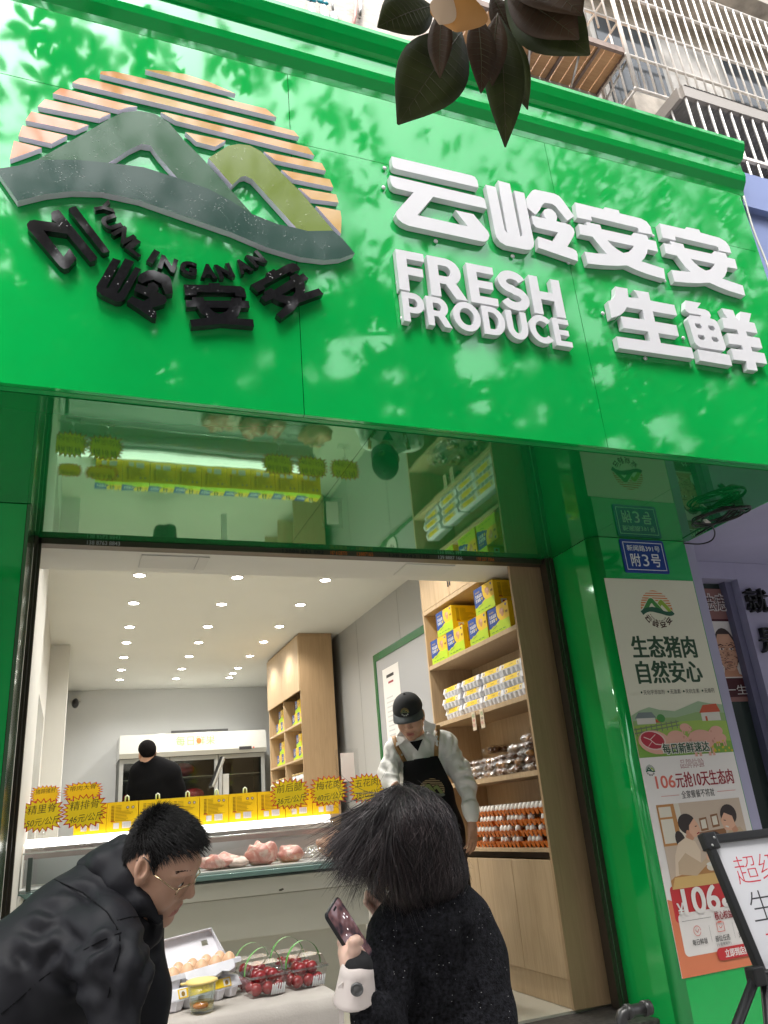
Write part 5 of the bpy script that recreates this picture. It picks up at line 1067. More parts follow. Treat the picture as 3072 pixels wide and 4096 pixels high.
# ------------------------------------------------------------------ orange trays of white eggs
ORG = mat('orange_egg_tray', (0.68, 0.17, 0.012), 0.55, var=(9, 0.85, 1.1)); EGW = mat('white_eggshell', (0.72, 0.69, 0.64), 0.45); EGBR = mat('brown_eggshell', (0.60, 0.37, 0.22), 0.45, var=(15, 0.93, 1.05))
def egg_mesh(r, h, mt, name='egg'):
    m = MB(); m.lathe((0, 0, 0), [(0.0 if i in (0, 12) else r * math.sin(math.pi * i / 12) * (1 - 0.10 * math.cos(math.pi - math.pi * i / 12)), h * (1 - math.cos(math.pi * i / 12)) / 2 * 1.0) for i in range(13)], 16)
    o = m.build(name, mt); return o
def tray_mesh(n, pitch, h):
    """pulp tray: a zigzag field of cups; x and y along the sides"""
    m = MB(); g = 4; N = n * g; vs = []
    for j in range(N + 1):
        for i in range(N + 1):
            x, y = (i / g - n / 2) * pitch, (j / g - n / 2) * pitch
            z = h * 0.62 * (0.42 - 0.29 * (math.cos(2 * math.pi * i / g) * -1) - 0.29 * (math.cos(2 * math.pi * j / g) * -1)) 
            vs.append((x, y, z + 0.012))
    fs = [(j * (N + 1) + i, j * (N + 1) + i + 1, (j + 1) * (N + 1) + i + 1, (j + 1) * (N + 1) + i) for j in range(N) for i in range(N)]
    m.add(vs, fs)
    for k in range(n):       # outer skirts below each cup of the rim
        for sx, sy in ((0, -1), (0, 1), (-1, 0), (1, 0)):
            c = (k - n / 2 + 0.5) * pitch; e = n / 2 * pitch
            if sx == 0: q_ = [(c - pitch * 0.48, sy * (e + 0.002), h * 0.75), (c + pitch * 0.48, sy * (e + 0.002), h * 0.75), (c + pitch * 0.24, sy * (e - 0.010), 0), (c - pitch * 0.24, sy * (e - 0.010), 0)]
            else: q_ = [(sx * (e + 0.002), c - pitch * 0.48, h * 0.75), (sx * (e + 0.002), c + pitch * 0.48, h * 0.75), (sx * (e - 0.010), c + pitch * 0.24, 0), (sx * (e - 0.010), c - pitch * 0.24, 0)]
            m.add(q_, [(0, 1, 2, 3)])
    return m
tr = None; eg = None; PIT = 0.049; TH = 0.045
stackdef = [(4.275, 4, 'right'), (4.585, 4, 'middle'), (4.895, 4, 'left')]
for si, (y, nt_, nm) in enumerate(stackdef):
    for k in range(nt_):
        tag_ = ['lowest', 'second from below', 'second from top', 'top'][k]
        lab = f'orange egg tray on the bottom shelf, {tag_} of the {nm} stack'
        loc = (FX + 0.165 + random.uniform(-0.008, 0.004), y + random.uniform(-0.006, 0.006), S4 + 0.002 + k * 0.060)
        if tr is None: tr = tag(tray_mesh(6, PIT, TH).build('egg_tray', ORG), lab, 'egg tray', 'orange egg trays on the bottom shelf'); tr.location = loc
        else: dup(tr, loc, random.uniform(-0.03, 0.03), lab)
        for i in range(6):
            for j in range(6):
                if k < nt_ - 1 and i > 0: continue
                if k < nt_ - 1 and random.random() < 0.3: continue
                if k == nt_ - 1 and i > 3: continue
                wh = f'white egg in the {tag_} tray of the {nm} orange stack'
                l2 = (loc[0] + (i - 2.5) * PIT, loc[1] + (j - 2.5) * PIT, loc[2] + 0.014)
                if eg is None: eg = tag(egg_mesh(0.0215, 0.056, EGW), wh, 'egg', 'white eggs in the orange trays'); eg.location = l2
                else: dup(eg, l2, label=wh)
# ------------------------------------------------------------------ far shelf cabinet with small boxes and white cups
cab2 = thing('far_shelf_cabinet', 'second tall oak shelf cabinet deeper in the shop', 'cabinet', (2.6, 9.5, FLOOR))
fx, bx2, ya, yb = 2.385, 2.79, 8.70, 10.32
brd('side_panel', (fx, ya, FLOOR + 0.002), (bx2, ya + 0.022, CEIL - 0.03), WOODB, cab2); brd('side_panel', (fx, yb - 0.022, FLOOR + 0.002), (bx2, yb, CEIL - 0.03), WOOD, cab2); brd('back_panel', (bx2 - 0.015, ya + 0.024, FLOOR + 0.002), (bx2 - 0.002, yb - 0.024, CEIL - 0.03), WOODB, cab2)
brd('divider', (fx + 0.002, 9.52, FLOOR + 0.05), (bx2 - 0.017, 9.54, 2.78), WOOD, cab2); brd('crown_rail', (fx + 0.004, ya + 0.002, CEIL - 0.028), (bx2, yb - 0.002, CEIL - 0.003), WOODB, cab2)
for z in (2.44, 2.05, 1.66, 1.27):
    for a, b in ((ya + 0.023, 9.519), (9.541, yb - 0.023)): brd('shelf', (fx + 0.003, a, z - 0.022), (bx2 - 0.017, b, z), WOOD, cab2)
for a, b in ((ya + 0.002, 9.518), (9.522, yb - 0.002)): brd('cupboard_door', (fx - 0.016, a, 2.78), (fx - 0.0005, b, CEIL - 0.03), WOOD, cab2)
fb = None
for bay, yc in (('near', 9.10), ('far', 9.93)):
    for row, z in (('upper', 2.44), ('lower', 2.05)):
        for dy, dz_, wh in ((0.14, 0, 'left below'), (-0.12, 0, 'right below'), (-0.02, 0.142, 'on top')):
            lab = f'egg box in the far cabinet, {bay} bay, {row} shelf, {wh}'
            loc = (fx + 0.16, yc + dy * 0.92, z + dz_ + 0.001)
            if fb is None: fb = box_thing(0.225, 0.20, 0.14, lab, 'egg boxes in the far cabinet'); fb.location = loc
            else: dup(fb, loc, label=lab)
CUPW = mat('white_paper_cup', (0.60, 0.60, 0.58), 0.4); CUPG = mat('gold_cup_lid', (0.50, 0.36, 0.12), 0.35)
cp = None
for bay, yc in (('near', 9.10), ('far', 9.93)):
    for lv in range(2):
        for k in range(4):
            lab = f'white tub in the far cabinet, {bay} bay, {("lower", "upper")[lv]} layer, {ORD[k]} from right'
            loc = (fx + 0.10, yc - 0.27 + k * 0.165, 1.66 + lv * 0.125)
            if cp is None:
                cp = thing('tub', lab, 'tub', loc, 'white tubs in the far cabinet'); MB().lathe((0, 0, 0), [(0.055, 0), (0.07, 0.10)], 14).build('cup', CUPW, cp, local=True); MB().lathe((0, 0, 0), [(0.074, 0.101), (0.074, 0.115), (0.0, 0.118)], 14).build('lid', CUPG, cp, local=True)
            else: dup(cp, loc, label=lab)
# ------------------------------------------------------------------ notice board on the grey wall
nbd = thing('notice_board', 'white notice board with green frame on the grey shop wall', 'notice board', (2.88, 6.6, 2.0))
bx0, ya, yb, za, zb2 = XW - 0.02, 5.50, 7.52, 1.62, 2.86
GF = mat('board_frame_green', (0.012, 0.12, 0.035), 0.25); BDF = mat('notice_board_face', (0.36, 0.36, 0.37), 0.22, bump=(60, 0.1, 0.002))
MB().box((bx0 + 0.004, ya, za), (bx0 + 0.018, yb, zb2)).build('board', BDF, nbd)
for a, b in (((ya, zb2 + 0.001), (yb, zb2 + 0.075)), ((ya, za - 0.04), (yb, za - 0.001))): MB().box((bx0 - 0.004, a[0], a[1]), (bx0 + 0.018, b[0], b[1])).build('frame', GF, nbd)
MB().box((bx0 - 0.005, yb + 0.001, za - 0.04), (bx0 + 0.018, yb + 0.06, zb2 + 0.075)).build('frame', GF, nbd)
p = Pic((bx0 + 0.002, 7.36, 1.98), -Y3, Z3, 0.0004); p.rect(0, 0, 0.44, 0.76, PAPW); p.rect(0.1, 0.66, 0.3, 0.69, INKK); p.rect(0.14, 0.60, 0.28, 0.62, INKR)
for k in range(9): p.rect(0.06, 0.46 - k * 0.045, 0.2 + 0.18 * random.random(), 0.475 - k * 0.045, STW)
p.build('notice', nbd)
p = Pic((bx0 + 0.002, 6.85, 1.80), -Y3, Z3, 0.0004); p.ell(0, 0, 0.20, 0.24, GF); p.ell(0, 0, 0.17, 0.21, BXW); p.logo(0, 0.02, 0.26, False, (P_OR, P_DG, P_MG, P_OL, INKK)); p.build('emblem', nbd)

# ------------------------------------------------------------------ display fridge at the back
fr = thing('display_fridge', 'white three door display fridge against the back wall with fruit lettering', 'fridge', (1.6, 12.0, FLOOR))
FW = mat('fridge_white', (0.52, 0.52, 0.50), 0.3); FG = mat('fridge_header_face', (0.52, 0.52, 0.48), 0.10, ior=1.6); GD = clear('fridge_glass', (0.75, 0.78, 0.76), 0.05)
f0, f1, fy, ft = 0.59, 2.60, 11.6, 2.69
MB().box((f0, fy + 0.62, FLOOR), (f1, YB - 0.003, ft - 0.31)).box((f0, fy + 0.05, FLOOR), (f0 + 0.04, fy + 0.618, ft - 0.31)).box((f1 - 0.04, fy + 0.05, FLOOR), (f1, fy + 0.618, ft - 0.31)).build('cabinet', mat('fridge_inside', (0.10, 0.105, 0.10), 0.5), fr)
m = MB(); pr_ = [(fy - 0.06, ft - 0.31), (fy - 0.10, ft - 0.25), (fy - 0.06, ft), (YB - 0.003, ft), (YB - 0.003, ft - 0.308)]
vs = [(f0 - 0.01, y, z) for y, z in pr_] + [(f1 + 0.01, y, z) for y, z in pr_]; n = len(pr_); m.add(vs, [list(range(n)), list(range(n, 2 * n))[::-1]] + [(i, (i + 1) % n, n + (i + 1) % n, n + i) for i in range(n)]); m.build('header', FG, fr, fix=True)
p = Pic((f0, fy - 0.1035, ft - 0.25), X3, Vector((0, 0.158, 0.985)).normalized(), 0.0005)
p.text('每日鲜果', 0.74, 0.075, 0.54, 0.135, flat('fridge_green_ink', (0.26, 0.40, 0.12)), -0.006); p.ell(1.055, 0.135, 0.035, 0.04, flat('fridge_orange_ink', (0.55, 0.14, 0.03))); p.text('fresh fruit daily', 0.75, 0.03, 0.5, 0.03, flat('fridge_pale_ink', (0.42, 0.45, 0.38)))
p.rect(1.62, -0.02, 1.80, 0.025, INKK); p.ell(1.83, 0.005, 0.012, 0.012, BXR); p.build('lettering', fr)
for k in range(3):
    x0 = f0 + k * 0.672; d_ = MB()
    for a, b in (((x0 + 0.004, 0.42), (x0 + 0.055, ft - 0.315)), ((x0 + 0.613, 0.42), (x0 + 0.664, ft - 0.315))): d_.box((a[0], fy, a[1]), (b[0], fy + 0.045, b[1]))
    for z in (0.42, ft - 0.37): d_.box((x0 + 0.056, fy, z), (x0 + 0.612, fy + 0.045, z + 0.055))
    do = d_.build('door', mat('fridge_door_frame', (0.40, 0.41, 0.40), 0.3, 0.3), fr)
    MB().box((x0 + 0.056, fy + 0.02, 0.476), (x0 + 0.612, fy + 0.026, ft - 0.371)).build('pane', GD, do)
m = MB()
for z in (0.9, 1.35, 1.75, 2.1): m.box((f0 + 0.05, fy + 0.10, z), (f1 - 0.05, fy + 0.60, z + 0.012))
m.build('shelf', STEEL, fr)
REDM = mat('red_meat_bag', (0.30, 0.03, 0.035), 0.2, var=(8, 0.5, 1.4))
k = 0
for x, z, c_, wh in ((1.42, 1.767, REDM, 'red meat bag on the upper shelf behind the middle fridge door'), (1.62, 1.767, REDM, 'second red meat bag behind the middle fridge door'), (1.48, 2.117, REDM, 'red meat bag on the top shelf behind the middle fridge door'), (0.80, 1.767, REDM, 'red meat bag behind the left fridge door'), (1.55, 1.37, CUPW, 'white plastic bag of goods behind the middle fridge door')):
    k += 1; m = MB(); m.ell((x, fy + 0.28, z + 0.10), 0.16, 0.15, 0.10, 14, 10); o = tag(m.build('meat_bag', c_), wh, 'bag', 'bags in the display fridge')
pos = thing('point_of_sale_screen', 'white backed till screen on a stand behind the yellow boxes', 'screen', (1.25, 7.2, 1.42))
a, b = Vector((1.225, 7.2, 1.955)), Vector((1.13, 7.2, 1.72)); n_ = Vector((0.93, -0.2, 0.3)).normalized()
m = MB().obox((a + b) / 2, (a - b) / 2, Vector((0.03, 0.17, 0)), n_ * 0.012); m.build('screen', BLACKP, pos); m = MB().obox((a + b) / 2 + Vector((0.022, -0.004, 0)), (a - b) / 2 * 0.96, Vector((0.03, 0.16, 0)), n_ * 0.008); m.build('back_shell', FW, pos)
MB().box((1.235, 7.17, 1.30), (1.285, 7.23, 1.82)).build('stand', FW, pos)
camo = thing('security_camera', 'small dark security camera where the back wall meets the ceiling', 'camera', (-0.02, 12.2, 3.3)); MB().ell((-0.02, 12.15, 3.24), 0.05, 0.09, 0.07).build('body', BLACKP, camo); MB().box((-0.09, 12.2, 3.28), (0.05, YB - 0.002, 3.36)).build('bracket', FW, camo)
tag(MB().box((1.35, YB - 0.02, 2.79), (2.2, YB - 0.002, 2.82)).build('cable_duct', mat('duct_dark', (0.12, 0.12, 0.12), 0.5)), 'thin dark duct on the back wall just above the fridge', 'duct')
# hand painted sheets on the left wall by the door
for y, z, h_, lab, cc in ((4.35, 2.05, 0.36, 'hand painted fruit sheet on the white left wall, upper one', (MR, P_BR)), (4.30, 1.62, 0.36, 'hand painted pineapple sheet on the white left wall, lower one', (P_MG, P_BR))):
    t = thing('hand_painted_sheet', lab, 'notice', (-0.248, y, z), 'sheets on the left wall'); MB().box((-0.2515, y - 0.12, z), (-0.2485, y + 0.12, z + h_)).build('sheet', BXW, t)
    p = Pic((-0.248, y - 0.12, z), Y3, Z3, 0.0004); p.text('鲜果', 0.03, h_ - 0.10, 0.17, 0.07, cc[0]); p.ell(0.12, h_ * 0.42, 0.05, 0.08, flat('painted_orange', (0.55, 0.25, 0.04))); p.text('10元', 0.04, 0.03, 0.15, 0.06, MR); p.build('painting', t)
gb = tag(MB().box((-0.308, 6.25, 0.9), (-0.300, 8.6, 2.55)).build('wall_board', mat('dusty_glass_board', (0.36, 0.36, 0.33), 0.25, var=(2, 0.85, 1.1))), 'long grey panel on the left shop wall', 'panel')
m = MB()
for k in range(4): m.box((-0.299, 6.5 + 0.0, 1.95 + k * 0.15 - 0.0), (-0.297, 6.9, 2.07 + k * 0.15))
m.build('paper', mat('faded_green_paper', (0.40, 0.44, 0.34), 0.6), gb, local=True)

# ------------------------------------------------------------------ chilled meat counter
ctr = thing('meat_counter', 'white chilled meat counter with a slanted glass front', 'counter', (0.8, 5.6, FLOOR))
CX0, CX1 = -0.262, 1.80
def yf(x): return 5.40 - 0.13 * x
CWH = mat('counter_white', (0.72, 0.71, 0.66), 0.35, var=(2, 0.95, 1.03)); CWD = mat('counter_grey_white', (0.66, 0.65, 0.60), 0.3); TEAL = mat('teal_rim', (0.22, 0.36, 0.35), 0.2); CTRIM = mat('counter_dark_trim', (0.05, 0.07, 0.065), 0.4)
def slab(name, mt, y0o, y1, z0, z1, x0=CX0, x1=CX1, par=ctr, y0b=None):
    """front follows the counter line (offset y0o), back straight at y1; y0b = offset of the front at the top"""
    yb_ = y0o if y0b is None else y0b
    vs = [(x0, yf(x0) + y0o, z0), (x1, yf(x1) + y0o, z0), (x1, y1, z0), (x0, y1, z0), (x0, yf(x0) + yb_, z1), (x1, yf(x1) + yb_, z1), (x1, y1, z1), (x0, y1, z1)]
    return MB().add(vs, [(0, 3, 2, 1), (4, 5, 6, 7), (0, 1, 5, 4), (1, 2, 6, 5), (2, 3, 7, 6), (3, 0, 4, 7)]).build(name, mt, par, bevel=0.004)
m_ = mat('perforated_plinth', (0.36, 0.36, 0.31), 0.5)
def perforate(m, s):
    t, b = nodes(m); tc = t.nodes.new('ShaderNodeTexCoord'); sp = t.nodes.new('ShaderNodeSeparateXYZ'); L = t.links; L.new(tc.outputs['Object'], sp.inputs[0]); outs = []
    for ax in (0, 2):
        ml = t.nodes.new('ShaderNodeMath'); ml.operation = 'MULTIPLY'; ml.inputs[1].default_value = s; f = t.nodes.new('ShaderNodeMath'); f.operation = 'FRACT'; g = t.nodes.new('ShaderNodeMath'); g.operation = 'LESS_THAN'; g.inputs[1].default_value = 0.55
        L.new(sp.outputs[ax], ml.inputs[0]); L.new(ml.outputs[0], f.inputs[0]); L.new(f.outputs[0], g.inputs[0]); outs.append(g)
    a = t.nodes.new('ShaderNodeMath'); a.operation = 'MULTIPLY'; L.new(outs[0].outputs[0], a.inputs[0]); L.new(outs[1].outputs[0], a.inputs[1])
    mx = t.nodes.new('ShaderNodeMix'); mx.data_type = 'RGBA'; mx.inputs[6].default_value = (0.36, 0.36, 0.31, 1); mx.inputs[7].default_value = (0.015, 0.015, 0.012, 1); L.new(a.outputs[0], mx.inputs[0]); L.new(mx.outputs[2], b.inputs['Base Color'])
perforate(m_, 36)
slab('plinth', CWD, 0.06, 6.15, FLOOR + 0.004, 0.735)
slab('plinth_grille', m_, 0.05, 6.10, FLOOR + 0.01, 0.60, -0.2, 0.72)
slab('lower_panel', CWH, 0.0, 6.15, 0.738, 0.965)
slab('upper_panel', CWD, -0.02, 5.9, 0.968, 1.065)
slab('rim', CTRIM, -0.025, 5.85, 1.067, 1.078); slab('rim_glass', TEAL, -0.03, 5.85, 1.080, 1.108)
slab('deck', mat('counter_deck', (0.56, 0.56, 0.56), 0.3), 0.05, 6.10, 1.110, 1.125)
slab('back_wall', mat('counter_inner_back', (0.54, 0.55, 0.56), 0.3), 0.66, 6.12, 1.127, 1.30)
MB().box((CX0, 5.89, 1.365), (CX1, 6.20, 1.405)).build('top_shelf', CWH, ctr)
GLIT = mat('glittering_led_strip', (0.9, 0.9, 0.9), 0.3, emit=((1.0, 0.98, 0.94), 3.2), bump=(200, 1.0, 0.01))
t_, b_ = nodes(GLIT); v_ = t_.nodes.new('ShaderNodeTexVoronoi'); v_.inputs['Scale'].default_value = 160; tc_ = t_.nodes.new('ShaderNodeTexCoord'); r_ = t_.nodes.new('ShaderNodeMapRange'); r_.inputs['From Max'].default_value = 0.6; r_.inputs['To Min'].default_value = 0.35; r_.inputs['To Max'].default_value = 1.3
t_.links.new(tc_.outputs['Object'], v_.inputs['Vector']); t_.links.new(v_.outputs['Distance'], r_.inputs['Value']); t_.links.new(r_.outputs[0], b_.inputs['Emission Strength'])
MB().box((CX0 + 0.01, 5.86, 1.352), (CX1 - 0.01, 5.888, 1.404)).build('light_strip', GLIT, ctr)
MB().box((CX0, 5.83, 1.318), (CX1, 5.87, 1.350)).build('lamp_rail', STEEL, ctr); MB().box((CX0, 5.80, 1.285), (CX1, 5.84, 1.316)).build('lamp_rail', mat('rose_grey_rail', (0.36, 0.31, 0.31), 0.35, 0.4), ctr)
vs = [(CX0, yf(CX0), 1.109), (CX1, yf(CX1), 1.109), (CX1, 5.50, 1.322), (CX0, 5.50, 1.322)]; MB().add(vs, [(0, 1, 2, 3)]).build('glass_front', clear('counter_glass', (0.95, 0.97, 0.96), 0.03, 1.0, 1.75), ctr)
MB().add([(CX0, 5.50, 1.3225), (CX1, 5.50, 1.3225), (CX1, 5.85, 1.335), (CX0, 5.85, 1.335)], [(0, 1, 2, 3)]).build('glass_top', GLASS, ctr)
MB().tube([(CX0, 5.50, 1.3225), (CX1, 5.50, 1.3225)], 0.005, 6).build('glass_edge', mat('bright_edge', (0.7, 0.75, 0.74), 0.15, 0.4), ctr)
vs = [(CX0 + 0.004, yf(CX0) + 0.02, 1.11), (CX0 + 0.004, 6.12, 1.11), (CX0 + 0.004, 6.12, 1.36), (CX0 + 0.004, 5.50, 1.33)]; MB().add(vs, [(0, 1, 2, 3)]).build('side_glass', GLASS, ctr)
m = MB().tube([(CX0, yf(CX0) - 0.02, 1.10), (CX0, 5.47, 1.34), (CX0, 5.53, 1.362), (CX0, 5.9, 1.375)], 0.014, 8); m.build('end_frame', mat('champagne_trim', (0.52, 0.45, 0.36), 0.35, 0.5), ctr)
m = MB().tube([(CX0 - 0.0, yf(CX0) - 0.03, 0.75), (CX0, yf(CX0) - 0.035, 1.05), (CX0 + 0.02, yf(CX0) - 0.02, 1.09)], 0.03, 10); m.build('corner_moulding', CWH, ctr)
MB().box((CX0 + 0.05, yf(0) - 0.03, 1.12), (CX0 + 0.075, yf(0) + 0.06, 1.30)).build('dark_post', CTRIM, ctr)
m = MB()
x_ = 1.25
for dx, dz__ in ((0, 0), (0.012, 0.003), (0.03, 0.001), (0.05, 0.004), (0.062, 0.001)): m.ell((x_ + dx, yf(x_) - 0.021, 0.985 + dz__), 0.012, 0.002, 0.006)
m.build('paint_chip', mat('rust_chip', (0.10, 0.09, 0.07), 0.7), ctr)
MEATM = mat('pink_pork', (0.66, 0.30, 0.26), 0.35, ior=1.45, var=(9, 0.6, 1.4), bump=(30, 0.5, 0.008)); t_, b_ = nodes(MEATM); n_ = t_.nodes.new('ShaderNodeTexNoise'); n_.inputs['Scale'].default_value = 9; n_.inputs['Detail'].default_value = 5; n_.inputs['Distortion'].default_value = 2.5; c_ = t_.nodes.new('ShaderNodeValToRGB'); tc_ = t_.nodes.new('ShaderNodeTexCoord')
c_.color_ramp.elements[0].color = (0.56, 0.20, 0.17, 1); c_.color_ramp.elements[0].position = 0.40; c_.color_ramp.elements[1].color = (0.74, 0.52, 0.46, 1); c_.color_ramp.elements[1].position = 0.62; e_ = c_.color_ramp.elements.new(0.53); e_.color = (0.66, 0.32, 0.28, 1)
t_.links.new(tc_.outputs['Object'], n_.inputs['Vector']); t_.links.new(n_.outputs['Fac'], c_.inputs[0]); t_.links.new(c_.outputs[0], b_.inputs['Base Color'])
MEATF = mat('pale_pork_fat', (0.68, 0.52, 0.46), 0.35, var=(10, 0.9, 1.1))
Z5 = zr(500, 3100, 1.659)
for i, (cx, cy, rx, rz, mt, lab) in enumerate(((620, 640, 0.13, 0.05, MEATM, 'flat pink pork cut behind the counter glass, beside the crouching man'), (720, 650, 0.10, 0.035, MEATF, 'pale fatty pork slice lying in the counter next to the flat pink cut'), (890, 575, 0.10, 0.075, MEATM, 'tall rolled pork joint in the middle of the counter'), (1080, 590, 0.085, 0.055, MEATM, 'small pork piece right of the rolled joint in the counter'), (1400, 545, 0.14, 0.09, mat('pork_skin', (0.66, 0.36, 0.24), 0.35, var=(10, 0.85, 1.1)), 'tan skinned pork piece at the right of the counter'), (1230, 560, 0.09, 0.045, FILM, 'crumpled clear bag lying in the counter among the pork'))):
    x = PY(*Z5(cx, cy), 5.62).x; m = MB(); r2 = np.random.default_rng(i); 
    m.ell((x, 5.55, 1.128 + rz * 0.8), rx, 0.13, rz, 26, 16); me_v = []
    for v in m.v:
        d_ = Vector(v) - Vector((x, 5.55, 1.128)); q_ = 1 + 0.12 * math.sin(d_.x * 40 + i) * math.cos(d_.y * 35 + 2 * i) + 0.06 * math.sin(d_.x * 90 + d_.z * 70); me_v.append((x + d_.x * q_, 5.55 + d_.y * q_, max(1.127, 1.128 + d_.z * q_)))
    m.v = me_v; tag(m.build('pork_cut' if i < 5 else 'plastic_bag', mt), lab, 'pork' if i < 5 else 'bag')
# yellow boxes in a row on the counter top
yb1 = None
for k in range(9):
    lab = 'yellow egg box on the counter top, ' + ['behind the left price stars', 'second from the left', 'third from the left', 'above the back of the man in glasses', 'just right of the man in glasses', 'middle right of the row', 'behind the star priced 36', 'behind the star priced 40', 'behind the star priced 38, right end'][k]
    loc = (0.13 + k * 0.2055, 5.98 + random.uniform(-0.004, 0.004), 1.406)
    if yb1 is None:
        w, d, h = 0.203, 0.16, 0.19; yb1 = thing('yellow_egg_box', lab, 'gift box', loc, 'yellow boxes along the counter top')
        MB().box((-w / 2, -d / 2, 0), (w / 2, d / 2, h)).build('box', YB_, yb1, local=True, bevel=0.003)
        p = Pic((-w / 2, -d / 2 - 0.0006, 0), X3, Z3, 0.0002); side_art(p, w, h); p.ell(0.66 * w, 0.80 * h, 0.048 * w, 0.05 * h, BXT); p.ell(0.83 * w, 0.80 * h, 0.048 * w, 0.05 * h, BXT); p.ell(0.66 * w, 0.80 * h, 0.03 * w, 0.032 * h, STW); p.ell(0.83 * w, 0.80 * h, 0.03 * w, 0.032 * h, STW)
        p.rect(0.22 * w, 0.11 * h, 0.40 * w, 0.30 * h, BXW); p.rect(0.50 * w, 0.11 * h, 0.78 * w, 0.33 * h, BXW)
        for j in range(9): p.rect((0.53 + j * 0.026) * w, 0.14 * h, (0.53 + j * 0.026 + (0.016 if j % 3 else 0.008)) * w, 0.30 * h, STW)
        p.build('side_print', None).parent = yb1
        p = Pic((-w / 2, -d / 2, h + 0.0006), X3, Y3, 0.0002); front_art(p, w, d); p.build('front_print', None).parent = yb1
        m = MB(); pts = [(-0.012 + 0.03, 0, h), (-0.01 + 0.03, 0, h + 0.035), (0.03, 0, h + 0.042), (0.01 + 0.03, 0, h + 0.035), (0.012 + 0.03, 0, h)]; m.tube([Vector(q) for q in pts], 0.006, 6); m.build('handle', mat('white_plastic_handle', (0.62, 0.62, 0.58), 0.4), yb1, local=True)
    else: dup(yb1, loc, random.uniform(-0.015, 0.015), lab)
# starburst price signs clipped to the counter
STY = mat('price_star_yellow', (0.90, 0.66, 0.012), 0.5); STR = mat('price_star_red', (0.62, 0.045, 0.02), 0.5); INKP = flat('felt_pen', (0.02, 0.02, 0.018))
def star(c, rx, rz, l1, l2, label, seed, clip=True, y=5.45, lean=0.05):
    rx *= 1.12; rz *= 1.1; r_ = np.random.default_rng(seed); t = thing('price_star', label, 'price sign', (c.x, y, 1.325), 'starburst price signs on the counter'); n = 22
    def ring(s): 
        r2 = np.random.default_rng(seed); out = []
        for k in range(n * 2):
            a = math.pi * k / n + 0.1; sq = 1.0 / max(abs(math.cos(a)), abs(math.sin(a))) ; e = 0.5 * sq + 0.5
            q_ = (1.0 if k % 2 == 0 else 0.74 + 0.06 * r2.random()) * s; out.append((c.x + rx * 0.9 * e * q_ * math.cos(a), c.z + rz * 0.86 * e * q_ * math.sin(a)))
        return out
    m = MB(); m.prism([[Vector((x, y, z)) for x, z in ring(1.0)]], NF, 0.0015); m.build('card', STR, t)
    m = MB(); m.prism([[Vector((x, y - 0.0008, z)) for x, z in ring(0.90)]], NF, 0); m.build('face', STY, t)
    m = MB(); m.text(l1, (c.x - rx * 0.02, y - 0.0014, c.z + rz * 0.10), Vector((0.998, 0, 0.06)), Vector((-0.0, 0, 1)), rx * 1.12, rz * 0.44, -0.007, 0, 0, 'C', 0.10)
    if l2: m.text(l2, (c.x + rx * 0.05, y - 0.0014, c.z - rz * 0.50), Vector((0.997, 0, 0.08)), Z3, rx * 1.28, rz * 0.38, -0.007, 0, 0, 'C', 0.18)
    m.build('handwriting', INKP, t)
    if clip:
        MB().tube([(c.x + 0.01, y + 0.006, 1.335), (c.x + 0.012, y + 0.006, c.z - rz * 0.8)], 0.004, 6).build('stem', ACR, t); MB().box((c.x - 0.045, y - 0.015, 1.328), (c.x + 0.06, y + 0.03, 1.342)).tube([(c.x + 0.01, y, 1.342), (c.x + 0.01, y, 1.36)], 0.012, 8).build('clip', ACR, t)
        MB().box((c.x - 0.012, y - 0.006, c.z - rz * 0.98), (c.x + 0.03, y + 0.008, c.z - rz * 0.72)).build('grip', ACR, t)
Zb3 = zr(1050, 3030, 3.016)
def cpx(u, v, y=5.45): return PY(u, v, y)
star(cpx(167, 3261), 0.128, 0.105, '精里脊', '50元/公斤', 'yellow price star reading 50, in front at the far left', 1)
star(cpx(338, 3245), 0.134, 0.108, '精排骨', '46元/公斤', 'yellow price star reading 46, beside the one reading 50', 2)
star(cpx(182, 3178, 5.62), 0.092, 0.060, '猪蹄猪肘', '', 'smaller bright star with no price, behind the star reading 50', 3, False, 5.62)
star(cpx(332, 3165, 5.62), 0.125, 0.062, '带肉大骨', '', 'smaller bright star with no price, behind the star reading 46', 4, False, 5.62)
star(cpx(*Zb3(330, 435)), 0.140, 0.108, '前后腿', '36元/公斤', 'yellow price star reading 36, left of the one reading 40', 5)
star(cpx(*Zb3(800, 400)), 0.140, 0.108, '梅花肉', '40元/公斤', 'yellow price star reading 40, in the middle of three', 6)
star(cpx(*Zb3(1260, 370)), 0.138, 0.108, '五花肉', '38元/公斤', 'yellow price star reading 38, partly behind the woman', 7)
# clear stand with blank card
qs = thing('acrylic_stand', 'clear acrylic stand with a white card behind the price stars', 'stand', (1.55, 5.75, 1.405)); a, b = PY(1340, 2998, 5.95), PY(1425, 3110, 5.95)
MB().box((a.x, 5.95, 1.62), (b.x + 0.03, 5.956, a.z)).build('holder', ACR, qs); MB().box((a.x + 0.04, 5.944, 1.63), (b.x - 0.01, 5.947, a.z - 0.03)).build('card', PAPW, qs); MB().box((a.x, 5.92, 1.60), (b.x + 0.03, 6.02, 1.619)).build('base', ACR, qs)

